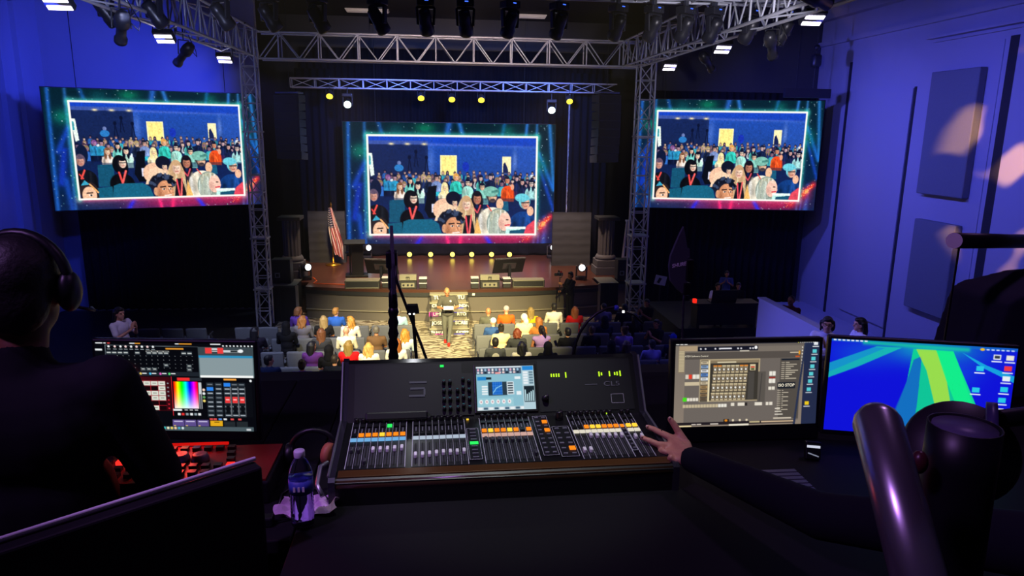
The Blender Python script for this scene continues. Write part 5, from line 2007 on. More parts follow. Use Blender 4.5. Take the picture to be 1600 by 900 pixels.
# crew on the dark side platform
standing(1136, 428, 20.9, 0.8, 'man in a blue shirt standing on the dark side platform with folded arms', 2.7, 'short', '#0e0c12', '#3a4a86', 0.3, True, STAND, 'short', 'tan')
standing(1122, 448, 19.9, 0.8, 'man in a white shirt working at the dark side desk', 2.9, 'short', '#0e0c12', '#c8c4e0', 0.2, True, SEATED, 'short', 'tan')
standing(1154, 447, 20.1, 0.8, 'man in a black printed shirt sitting at the dark side desk', 2.4, 'short', '#0e0c12', '#15151d', 0.3, False, SEATED, 'short', 'tan')
for px, py, lab in ((1010, 482, 'dim person in dark clothes watching beside the tower'), (1026, 494, 'dim person in dark clothes sitting past the row end')):
    standing(px, py, 20.7 if px < 1020 else 18.3, 0.0, lab, 2.2, 'short', '#0e0c12', '#17141c', 0.3, True, SEATED, 'short', 'tan', False, 1.0)
p = at(1132, 470, 19.45)
t = thing('side_desk', 'dark desk with an open console case on the side platform', 'desk', (p.x, 19.45, 0.8))
bx('desk_top', (0, 0, 0.72), (1.9, 0.6, 0.05), M['black'], t)
for s in (-1, 1):
    bx('leg', (0.85 * s, 0, 0.35), (0.08, 0.5, 0.7), M['black'], t)
bx('modesty_panel', (0, -0.25, 0.4), (1.7, 0.03, 0.6), M['black'], t)
lp = thing('laptop', 'dark open laptop on the side platform desk', 'laptop', (p.x - 0.1, 19.35, 1.545))
MB().box((0, 0.1, 0.012), (0.75, 0.34, 0.024), None, 0.006).build('keyboard_base', M['plastic'], lp)
MB().box((0, -0.12, 0.2), (0.75, 0.02, 0.4), Matrix.Rotation(0.25, 3, 'X'), 0.006).build('lid', M['plastic'], lp)
rl = MB().box((0, 0, 0.06), (0.1, 0.1, 0.12), None, 0.01).build('indicator_box', glow('red_indicator', '#ff2a1a', 1.2))
rl.location = (at(1086, 461, 19.3).x, 19.3, 1.545)
tag(rl, 'small box glowing red on the side platform desk', 'indicator')

# two dark seats for the women beside the parapet
for px, Y in ((1293, 11.5), (1343, 11.8)):
    o = copy_tree(seat0)
    p = at(px, 512, Y)
    o.location = (p.x, Y, 1.7)
    tag(o, 'dark upholstered seat on the side terrace under a seated woman', 'seat', 'seats on the side terrace')

# ================================================================== control booth
DZ = 5.22
desk = thing('control_desk', 'long black desk carrying the mixing console and the monitors', 'desk', (0.4, 2.2, 4.4))
def dk(name, x0, x1, y0, y1, z0, z1, m):
    return bx(name, ((x0 + x1) / 2 - 0.4, (y0 + y1) / 2 - 2.2, (z0 + z1) / 2 - 4.4), (x1 - x0, y1 - y0, z1 - z0), m, desk, None, 0.004)
dk('desk_top', -0.40, 3.2, 1.42, 3.05, DZ - 0.04, DZ, mat('desk_laminate', '#0a0a0f', 0.75, 0, 0.1, 20, 0, 0.25))
dk('desk_top', -0.62, -0.404, 1.77, 3.05, DZ - 0.04, DZ, MATS['desk_laminate'])
dk('desk_top', -2.4, -0.625, 2.05, 3.05, DZ - 0.04, DZ, MATS['desk_laminate'])
for (x, y) in ((-2.3, 2.1), (-2.3, 3.0), (-0.35, 1.5), (1.3, 1.5), (3.1, 1.5), (3.1, 3.0), (0.4, 3.0)):
    dk('leg', x - 0.03, x + 0.03, y - 0.03, y + 0.03, 4.4, DZ - 0.04, M['dark'])
dk('back_panel', -2.4, 3.2, 3.03, 3.05, 4.5, DZ - 0.04, M['black'])

# ------------------------------------------------------------------ mixing console
def span(a, b, W):
    """two image points of one level edge W metres long -> the edge in the hall"""
    ra, rb_ = ray(*a), ray(*b)
    qa, qb = ra / -ra.z, rb_ / -rb_.z
    h = W / (qa - qb).length
    return CAM + qa * h, CAM + qb * h


CW = 1.06
ca, cb = span((512, 752), (1062, 727), CW)
cmid = (ca + cb) / 2
crz = math.atan2(cb.y - ca.y, cb.x - ca.x)
con = thing('mixing_console', 'large black digital mixing console with glowing faders and touch screen', 'mixing console', (cmid.x, cmid.y, DZ), crz)
h0 = ca.z - DZ                              # height of the front edge above the desk
yS0, zS0, yS1, zS1 = 0.05, h0 + 0.004, 0.355, h0 + 0.028
yT, zT = 0.475, h0 + 0.197
prof = [(0.0, 0.0), (0.0, h0 - 0.01), (0.012, h0), (yS0, zS0), (yS1, zS1), (yT, zT), (yT + 0.03, zT + 0.004), (yT + 0.07, zT - 0.05), (yT + 0.1, 0.02), (yT + 0.06, 0.0)]
RZ90 = Matrix.Rotation(PI / 2, 3, 'Z')
M['conblack'] = mat('console_black', '#0d0d11', 0.36, 0, 0.1, 30)
M['conpanel'] = mat('console_panel', '#14151a', 0.42, 0, 0.1, 30)
MB().prism(prof, CW - 0.04, (0, 0, 0), RZ90).build('chassis', M['conblack'], con)
for s in (-1, 1):
    o = MB().prism([(y - 0.004 if i < 4 else y + 0.004, z + (0.006 if z > 0.03 else 0)) for i, (y, z) in enumerate(prof)], 0.02, (s * (CW / 2 - 0.01), 0, 0), RZ90).build('side_cheek', mat('cheek_metal', '#4a4a56', 0.25, 0.7), con)
    MB().tube([(s * CW / 2, y, z + 0.008) for y, z in ((0.012, h0), (yS0, zS0), (yS1, zS1), (yT, zT))], 0.004, 6).build('edge_trim', M['alu'], o)
MB().tube([(-CW / 2 + 0.02, 0.02, h0 * 0.75), (CW / 2 - 0.02, 0.02, h0 * 0.75)], 0.022, 10).build('armrest', mat('armrest_sheen_brown', '#3a2a1c', 0.22), con, True)  # brown sheen of a reflection put into the armrest colour
MB().tube([(-CW / 2 - 0.012, 0.10, h0 + 0.01), (-CW / 2 - 0.03, 0.07, h0 + 0.012), (-CW / 2 - 0.03, 0.0, h0 - 0.01), (-CW / 2 - 0.012, -0.03, h0 - 0.03)], 0.007, 8).build('side_handle', M['alu'], con, True)
slope = math.atan2(zS1 - zS0, yS1 - yS0)
SL = math.hypot(yS1 - yS0, zS1 - zS0)
bslope = math.atan2(zT - zS1, yT - yS1)
BL = math.hypot(yT - yS1, zT - zS1)


def surf(u, v, lift=0.0):
    """point on the fader surface: u across 0..1, v front to back 0..1"""
    n = Vector((0, -math.sin(slope), math.cos(slope)))
    return Vector(((u - 0.5) * (CW - 0.05), yS0 + (yS1 - yS0) * v, zS0 + (zS1 - zS0) * v)) + n * lift


def brid(u, v, lift=0.0):
    """point on the meter bridge: v from its foot 0 to its top 1"""
    n = Vector((0, -math.sin(bslope), math.cos(bslope)))
    return Vector(((u - 0.5) * (CW - 0.05), yS1 + (yT - yS1) * v, zS1 + (zT - zS1) * v)) + n * lift


SR, BR = (slope, 0, 0), (bslope, 0, 0)
M['keyorange'] = glow('key_orange', '#ff8a1e', 1.1, False)
M['keyyellow'] = glow('key_yellow', '#ffc83a', 1.3, False)
M['scrblue'] = glow('scribble_blue', '#7fc4ff', 0.75, False)
M['scrwhite'] = glow('scribble_white', '#c9d8ec', 0.75, False)
M['scrpink'] = glow('scribble_pink', '#e6b8ac', 0.8, False)
M['scrcream'] = glow('scribble_cream', '#f4ecd8', 0.85, False)
M['keygreen'] = glow('key_green', '#32ff6a', 1.0, False)
M['metergreen'] = glow('meter_green', '#c8ff2a', 1.2, False)
M['line'] = mat('printed_line', '#b6b8c0', 0.5)
M['slot'] = mat('fader_slot', '#020203', 0.6)
M['cap'] = mat('fader_cap', '#f0f0f0', 0.35, 0, 0.03)
M['capdark'] = mat('fader_cap_dark', '#3a3b42', 0.4)
M['knob'] = mat('knob_black', '#131318', 0.35)


def bank(u0, u1, n, caps, orange, scr, capdark=False, green=None):
    bk = MB().box((0, 0, 0), ((u1 - u0) * (CW - 0.05), SL * 0.98, 0.004)).build('fader_bank', M['conpanel'], con, False, surf((u0 + u1) / 2, 0.5, 0.001), SR)
    W = (u1 - u0) * (CW - 0.05)
    st = W / n

    def loc(i, v, lift):
        return (-W / 2 + st * (i + .5), (v - .5) * SL, lift)
    for i in range(n + 1):
        bx('divider_line', (-W / 2 + st * i, 0, 0.0022), (0.0011 if 0 < i < n else 0.0022, SL * 0.96, 0.001), M['line'], bk)
    for i in range(n):
        bx('fader_slot', loc(i, 0.27, 0.0022), (0.004, SL * 0.42, 0.001), M['slot'], bk)
        for k in range(7):
            if i == 0 or True:
                pass
        bx('scale_marks', loc(i, 0.27, 0.0020), (st * 0.62, SL * 0.38, 0.0006), mat('scale_grey', '#33343a', 0.6), bk)
        c = caps[i]
        MB
        link('fader_cap', CAPM, bk, M['capdark'] if (capdark or c < 0) else M['cap'], loc(i, abs(c), 0.009))
        link('name_display', SCRM, bk, scr, loc(i, 0.58, 0.004), None, (st * 0.86, SL * 0.055, 0.004))
        if orange[i]:
            link('on_key', SCRM, bk, M['keyyellow'] if orange[i] == 2 else M['keyorange'], loc(i, 0.68, 0.005), None, (st * 0.72, SL * 0.05, 0.005))
        else:
            link('off_key', SCRM, bk, M['knob'], loc(i, 0.68, 0.005), None, (st * 0.72, SL * 0.05, 0.005))
        link('select_key', SCRM, bk, M['keygreen'] if green == i else M['knob'], loc(i, 0.87, 0.005), None, (st * 0.7, SL * 0.05, 0.005))
        link('gain_knob', KNOBM, bk, M['knob'], loc(i, 0.975, 0.002))
        bx('cue_key', loc(i, 0.77, 0.004), (st * 0.16, SL * 0.09, 0.003), mat('label_grey', '#74767e', 0.5), bk)
    return bk


CAPM = MB().box((0, 0, 0), (0.0105, 0.021, 0.014), None, 0.003, 2).mesh('fader_cap')
CAPM.materials.append(M['cap'])
SCRM = MB().box((0, 0, 0), (1, 1, 1)).mesh('key')
SCRM.materials.append(M['knob'])
KNOBM = MB().lathe([(0.0085, 0), (0.0085, 0.004), (0.007, 0.014), (0.006, 0.016)], 14).mesh('knob', True)
KNOBM.materials.append(M['knob'])
bank(0.017, 0.193, 8, [-.34, -.34, -.12, .34, .34, .34, .35, .36], [0, 1, 1, 1, 2, 1, 1, 1], M['scrblue'], False, 5)
bank(0.214, 0.385, 8, [.2, .2, .21, .22, .23, .23, .23, .24], [0] * 8, M['scrwhite'])
bank(0.437, 0.606, 8, [-.46, -.45, -.45, -.44, -.44, -.44, -.44, -.15], [1, 2, 1, 1, 2, 1, 0, 1], M['scrpink'], True)
bank(0.74, 0.903, 8, [.16, .16, .46, .45, .45, .44, .44, .44], [0, 0, 1, 2, 2, 1, 1, 1], M['scrcream'])
bank(0.925, 0.968, 2, [.4, .4], [2, 2], M['scrcream'])


def control_panel(u0, u1, v0, v1, rows, cols, lit):
    W, H = (u1 - u0) * (CW - 0.05), (v1 - v0) * SL
    o = MB().box((0, 0, 0), (W, H, 0.003)).build('key_panel', M['conpanel'], con, False, surf((u0 + u1) / 2, (v0 + v1) / 2, 0.002), SR)
    for (a, b_, c_, d_) in ((0, H / 2, W, 0.0012), (0, -H / 2, W, 0.0012), (W / 2, 0, 0.0012, H), (-W / 2, 0, 0.0012, H)):
        bx('panel_line', (a, b_, 0.0018), (c_, d_, 0.0008), M['line'], o)
    for r_ in range(rows):
        for c_ in range(cols):
            m = M['keyorange'] if (r_, c_) in lit and lit[(r_, c_)] == 1 else (M['keygreen'] if (r_, c_) in lit else MATS['label_grey'])
            big = (r_, c_) in lit
            bx('key', (-W / 2 + W * (c_ + .5) / cols, H / 2 - H * (r_ + .5) / rows, 0.003), (W / cols * (0.7 if big else 0.5), H / rows * (0.6 if big else 0.2), 0.004), m, o)
    return o


control_panel(0.39, 0.428, 0.1, 0.75, 9, 1, {(4, 0): 2})
control_panel(0.62, 0.668, 0.12, 0.98, 9, 2, {(1, 1): 1, (3, 1): 1})
control_panel(0.675, 0.73, 0.08, 0.72, 6, 2, {(4, 1): 1})
control_panel(0.905, 0.922, 0.15, 0.72, 7, 1, {(0, 0): 1})
link('main_knob', KNOBM, con, M['knob'], surf(0.712, 0.92, 0.002), SR, (1.7, 1.7, 1.8))
MB().box((0, 0, 0), (CW - 0.05, 0.036, 0.006), None, 0.002).build('front_sheen', mat('sheen_brown', '#5a3c20', 0.25, 0.3), con, False, (0, 0.03, h0 + 0.004), (0.1, 0, 0))  # orange reflection along the front edge, put in as brown gloss
bx('status_lamp', surf(0.398, 0.97, 0.003), (0.008, 0.006, 0.003), M['keyyellow'], con, SR)
bx('status_lamp', surf(0.885, 0.985, 0.004), (0.008, 0.006, 0.003), M['metergreen'], con, SR)
# meter bridge
bx('bridge_panel', brid(0.2, 0.52, 0.001), (0.37, BL * 0.9, 0.003), M['conpanel'], con, BR)
bx('bridge_panel', brid(0.82, 0.52, 0.001), (0.34, BL * 0.9, 0.003), M['conpanel'], con, BR)
MB().box((0, 0, 0), (0.21, 0.03, 0.025), None, 0.006).build('phone_ledge', M['knob'], con, False, brid(0.16, 0.07, 0.012), BR)
# the large curved emblem
for (x, y, sx_, sy_) in ((0.012, 0.026, 0.06, 0.007), (-0.008, 0.010, 0.006, 0.0), (0.010, 0.004, 0.05, 0.007), (0.034, -0.008, 0.007, 0.022), (0.008, -0.022, 0.055, 0.007)):
    if sy_:
        bx('emblem', brid(0.22, 0.52, 0.004) + Vector((x, math.cos(bslope) * y, math.sin(bslope) * y)), (sx_, sy_, 0.002), mat('emblem_grey', '#6e7178', 0.3, 0.4), con, BR)
kp = MB().box((0, 0, 0), (0.115, BL * 0.72, 0.004)).build('knob_panel', M['conpanel'], con, False, brid(0.365, 0.42, 0.003), BR)
for r_ in range(4):
    for c_ in range(5):
        if c_ == 2 and r_ == 0:
            continue
        x = (-0.045, -0.024, 0.002, 0.022, 0.043)[c_]
        y = BL * (0.2 - 0.15 * r_) + (0.008 if c_ == 3 else 0)
        link('encoder_knob', KNOBM, kp, M['knob'], (x, y, 0.002), None, (0.8, 0.8, 1.1))
        bx('encoder_ring', (x, y + 0.009, 0.003), (0.006, 0.002, 0.002), glow('ring_teal', '#4aa8b8', 0.5, False), kp)
bx('home_lamp', brid(0.315, 0.92, 0.003), (0.013, 0.008, 0.003), M['keygreen'], con, BR)
for i, (u_, n_) in enumerate(((0.70, .5), (0.709, .5), (0.718, .55), (0.727, .55), (0.752, .9), (0.873, .8), (0.882, .45), (0.911, .85), (0.930, .45), (0.939, .6), (0.95, .9))):
    bx('level_meter', brid(u_, 0.70, 0.004) + Vector((0, 0, 0.0)), (0.0042, 0.022 * n_, 0.002), M['metergreen'], con, BR)
text('lettering', 'CL5', 0.024, mat('logo_grey', '#8c8f98', 0.3, 0.5), con, brid(0.915, 0.52, 0.004), BR, 'CENTER', 0.0004, 0, 1.5)
bx('logo_line', brid(0.84, 0.52, 0.004), (0.045, 0.002, 0.001), MATS['logo_grey'], con, BR)
for (dx, dy, wx, wy) in ((0, 0.016, 0.045, 0.0012), (0, -0.016, 0.045, 0.0012), (0.0225, 0, 0.0012, 0.032), (-0.0225, 0, 0.0012, 0.032)):
    bx('port_frame', brid(0.93, 0.26, 0.004) + Vector((dx, dy * math.cos(bslope), dy * math.sin(bslope))), (wx, wy, 0.001), M['line'], con, BR)
link('monitor_knob', KNOBM, con, M['knob'], brid(0.672, 0.30, 0.002), BR, (1.5, 1.5, 1.5))


def touch_pic():
    p = Pic(130, 92).view(0, 0, 100, 72)
    p.a[:] = p.c('#8fc3d4')
    p.rect(0, 0, 78, 13, '#4b5c74'); p.rect(0, 0, 78, 3, '#d8e4ec')
    for k in range(12):
        p.ell(4 + k * 6.2, 6, 1.8, 2.2, ['#e8b0c8', '#f4f4f0', '#a0c8e0'][k % 3]); p.rect(2 + k * 6.2, 9, 6 + k * 6.2, 12, ['#d8e8f0', '#f0d0d0', '#20303c'][k % 3])
    p.rect(33, 10, 42, 13, '#f0a0a0')
    p.rect(2, 17, 17, 23, '#2a8ad0'); p.rect(17, 18, 26, 22, '#1c2c38'); p.rect(66, 18, 76, 22, '#eef6fa')
    p.rect(20, 26, 52, 48, '#2c3e4c'); p.rect(27, 26, 44, 47, '#1a66c8')
    for k in range(5):
        p.line(27, 28 + k * 4.4, 44, 28 + k * 4.4, .35, '#5aa0f0')
        p.line(29 + k * 3.6, 26, 29 + k * 3.6, 47, .35, '#5aa0f0')
    p.line(28, 44, 34, 36, 1, '#a8f0ff'); p.line(34, 36, 43, 32, 1, '#a8f0ff')
    p.rect(52, 26, 64, 47, '#e0ecf2')
    for k in range(5):
        p.rect(53.5, 27.5 + k * 4, 62.5, 29.5 + k * 4, '#1c2c38')
    for k in range(4):
        p.rect(9, 32 + k * 4, 19, 34.5 + k * 4, '#f2f8fa')
    p.rect(68, 42, 76, 48, '#eef6fa'); p.rect(2, 52, 62, 65, '#9ed0dc')
    for k in range(6):
        p.ell(7 + k * 9.6, 58, 3, 3.6, '#f2f6f6'); p.ell(7 + k * 9.6, 58, 1.2, 1.4, '#c88a98')
    p.rect(0, 66, 100, 72, '#c6d8e0')
    for k in range(9):
        p.rect(2 + k * 9, 67, 9 + k * 9, 70.5, '#4a6a80' if k % 2 else '#f2f6f8')
    p.rect(79, 0, 100, 72, '#b8d4de'); p.rect(80, 1, 99, 8, '#2a8ad8')
    for k in range(5):
        p.rect(81, 10 + k * 4.4, 89, 13 + k * 4.4, '#f0f6fa'); p.rect(91, 10 + k * 4.4, 98, 13 + k * 4.4, '#6a8898')
    p.rect(81, 34, 99, 60, '#1c2830')
    for k in range(5):
        p.rect(82 + k * 3.4, 40 + (k * 7) % 9, 84 + k * 3.4, 59, '#c8ecf4')
    return p


tm = touch_pic().mesh('touch_picture', 0.205, BL * 0.76)
ts = MB().box((0, 0, 0), (0.222, BL * 0.84, 0.006), None, 0.002).build('touch_screen', M['knob'], con, False, brid(0.535, 0.50, 0.004), BR)
link('touch_picture', tm, ts, picture_mat('touch_pixels', 0.95), (0, 0, 0.0045), (-PI / 2, 0, 0))


# ------------------------------------------------------------------ monitors
def monitor(tlp, trp, W, H, pic, lab, strength, lean=0.08, chin=0.03, stand=True, shell='plastic', bez=0.012):
    a, b_ = span(tlp, trp, W)
    c = (a + b_) / 2
    rz = math.atan2(b_.y - a.y, b_.x - a.x)
    t = thing('computer_monitor', lab, 'monitor', (c.x, c.y, DZ), rz)
    R = Matrix.Rotation(-lean, 3, 'X')
    top = Vector((0, 0, c.z - DZ))
    ctr = top + R @ Vector((0, 0, -H / 2))
    sh_ = MB().box(ctr + R @ Vector((0, 0.018, (bez - chin) / 2)), (W + 2 * bez, 0.03, H + bez + chin), R, 0.006).build('shell', M[shell], t)
    o = link('picture', pic.mesh('screen_picture', W, H), t, picture_mat('monitor_pixels', strength), ctr + R @ Vector((0, 0.0, 0)), (-lean, 0, 0))
    if stand:
        zb = ctr.z - H / 2 - chin
        MB().box((0, 0.08, (ctr.z) / 2 + 0.02), (0.07, 0.03, ctr.z), None, 0.008).build('stand_post', M['dark'], t)
        MB().box((0, 0.07, 0.006), (0.24, 0.18, 0.012), None, 0.004).build('stand_foot', M['dark'], t)
    return t, ctr, R, W, H


def light_ui():
    p = Pic(300, 180).view(85, 70, 1325, 785)
    p.a[:] = p.c('#07080e')
    W_, G, Rd = '#e8ecee', '#8a98a0', '#e8303a'
    for x0, x1, c in ((95, 150, W_), (158, 176, W_), (188, 208, '#e04848'), (360, 402, W_), (402, 445, '#f0a030'), (715, 745, W_), (745, 845, '#f0a030'), (990, 1070, W_)):
        p.rect(x0, 66, x1, 80, c)
    for k in range(9):
        p.ell(1090 + k * 28, 88, 7, 6, W_)
    p.line(170, 92, 895, 98, 2, G); p.line(170, 92, 168, 180, 3, G); p.rect(90, 122, 145, 136, W_)
    for k, x in enumerate((197, 245, 290, 330, 373, 415, 457, 500, 543)):
        p.ell(x, 102, 9, 9, '#f0d0d0' if k % 2 else W_); p.rect(x - 14, 120, x + 14, 126, '#9aa4aa')
    p.rect(640, 110, 780, 122, '#d89030'); p.rect(485, 133, 665, 145, '#e8e4d8')
    for x in (175, 218, 263, 308, 398, 488, 532, 578, 622, 760, 805):
        p.rect(x, 136, x + 40, 166, '#2c343c'); p.rect(x + 4, 147, x + 36, 155, '#d8dcd8')
    for x in (215, 260):
        p.rect(x, 198, x + 38, 222, '#2c343c'); p.rect(x + 3, 206, x + 36, 214, '#d8dcd8')
    for x, y in ((617, 235), (797, 240), (797, 270), (435, 268), (480, 268), (525, 268)):
        p.rect(x, y, x + 40, y + 28, '#3a4248'); p.rect(x + 8, y + 9, x + 32, y + 16, '#c8ccc8')
    for r_ in range(4):
        for k in range(15):
            p.ell(215 + k * 45, 175 + r_ * 32, 2.5, 2.5, '#9aa0a4')
    # red area
    p.ell(300, 330, 90, 70, '#d01018', .9, 0, 1)
    p.poly([(250, 262), (385, 262), (385, 292), (250, 292)], '#f02828')
    for x in (262, 318, 352):
        p.rect(x, 272, x + 26, 280, '#ffd0d0')
    p.rect(330, 302, 890, 336, '#1c222a')
    for x, c in ((345, '#e85a6a'), (425, '#e8d060'), (500, '#4ac0f0'), (580, '#e860c0'), (650, '#50e070')):
        p.ell(x + 8, 318, 9, 9, c); p.rect(x + 20, 312, x + 55, 320, W_)
    p.rect(250, 342, 660, 620, '#3a0810'); p.ell(300, 400, 120, 90, '#a01018', .8, 0, 1)
    for r_ in range(6):
        for k in range(6):
            on = (r_ == 0) or (r_ == 1 and k == 5) or (r_ == 2 and k > 2) or (r_ == 3 and k > 3) or (r_ == 5 and k in (2, 3, 4))
            x, y = 275 + k * 58, 378 + r_ * 40
            p.rect(x, y, x + 54, y + 36, '#d8dcd0' if on else '#14060a')
            if on:
                p.rect(x + 12, y + 14, x + 42, y + 20, '#707468')
            p.line(x - 2, y - 2, x + 58, y - 2, 2, '#e02838'); p.line(x - 2, y - 2, x - 2, y + 38, 2, '#e02838')
    for k in range(7):
        p.ell(640, 395 + k * 34, 7, 5, '#e02838' if k > 3 else G)
    # colour picker
    p.rect(668, 340, 672, 660, '#e02838'); p.rect(715, 348, 815, 372, '#e83030'); p.rect(815, 348, 908, 372, '#2a3038')
    s = (p.GX > 685) & (p.GX < 875) & (p.GY > 380) & (p.GY < 600)
    hue = (p.GX - 685) / 190
    sat = np.clip(1.08 - ((p.GY - 380) / 220) ** 1.6, 0, 1)
    hs = np.stack([np.clip(np.abs(((hue + o) % 1) * 6 - 3) - 1, 0, 1) for o in (0, 2 / 3, 1 / 3)], -1)
    colr = 1 - sat[..., None] * (1 - hs)
    p.a[s] = colr[s]
    p.rect(880, 385, 903, 600, '#c8ccd0'); p.rect(884, 480, 900, 600, '#50545a'); p.rect(670, 603, 740, 618, W_)
    for x in (760, 800, 840):
        p.rect(x, 608, x + 26, 614, W_)
    for x, c in ((715, W_), (745, '#e83030'), (778, G), (812, W_), (845, G), (876, W_)):
        p.rect(x - 10, 636, x + 12, 656, c)
    for k, c in enumerate(('#f0d0c0', W_, '#60a060', '#f0d870')):
        p.ell(920, 445 + k * 30, 11, 11, c)
    # fader columns
    for cx, lit in ((970, 1), (1037, None), (1105, 0), (1163, None), (1220, None)):
        for k in range(8):
            p.rect(cx - 28, 385 + k * 36, cx + 28, 415 + k * 36, '#242c34'); p.rect(cx - 20, 396 + k * 36, cx + 20, 404 + k * 36, '#b8c0c8' if k % 3 else '#707880')
        if lit is not None:
            p.rect(cx - 26, 386 + lit * 36, cx + 26, 416 + lit * 36, '#2a80e8')
    for cx in (1105, 1163, 1220):
        p.rect(cx - 20, 500, cx + 20, 550, '#e83a3a'); p.rect(cx - 14, 520, cx + 14, 527, '#ffe0e0'); p.rect(cx - 16, 570, cx + 16, 640, '#0a0d12')
        p.line(cx + 26, 420, cx + 26, 660, 3, W_)
    p.rect(1245, 385, 1300, 665, '#0a0c12'); p.rect(1080, 352, 1180, 366, '#f0a040'); p.ell(1292, 368, 10, 10, W_)
    for x in (955, 985, 1025, 1065, 1120, 1180):
        p.rect(x, 678, x + 26, 692, ['#e8ecee', '#5a90e0', '#e05050'][(x // 5) % 3])
    # lower bar
    for x0 in (470, 660, 755, 855):
        p.rect(x0, 692, x0 + 92, 745, '#5a4a88'); p.rect(x0 + 10, 702, x0 + 80, 710, '#c8c0e0'); p.rect(x0 + 8, 738, x0 + 24, 744, '#e8c860')
    p.rect(958, 698, 1056, 742, '#e0a81c'); p.rect(990, 706, 1030, 713, '#5a4408')
    for k in range(4):
        p.rect(1066, 704 + k * 11, 1155, 711 + k * 11, '#2c3438'); p.rect(1166, 704 + k * 11, 1255, 711 + k * 11, '#2c3438')
    p.rect(400, 748, 1300, 785, '#49585e')
    for k, c in enumerate(('#30c8c8', '#e8e8c0', '#e8d060', '#f0c8a0', '#50a8c8', '#d0e0e4')):
        p.ell(592 + k * 29, 762, 10, 10, c)
    p.rect(1243, 762, 1278, 778, '#c8ccd0')
    # cue window
    p.rect(893, 98, 1325, 345, '#56686e'); p.rect(895, 98, 1325, 180, '#3a444a'); p.rect(900, 182, 1316, 332, '#85959a')
    for x0, x1 in ((948, 1000), (1043, 1090)):
        p.rect(x0, 104, x1, 150, '#e83c3c')
    p.rect(1000, 108, 1043, 120, W_); p.rect(1000, 128, 1043, 134, W_); p.rect(1090, 122, 1230, 140, '#c8ccd0'); p.rect(1146, 124, 1200, 138, '#20282c'); p.ell(1225, 128, 20, 14, W_)
    p.rect(895, 166, 1316, 184, '#2a8ab8'); p.rect(900, 326, 1316, 344, '#f0f2f0')
    return p


monitor((147, 535), (395, 538), 0.53, 0.305, light_ui(), 'monitor full of lighting control grids and a rainbow colour picker', 1.05, 0.06, 0.035)


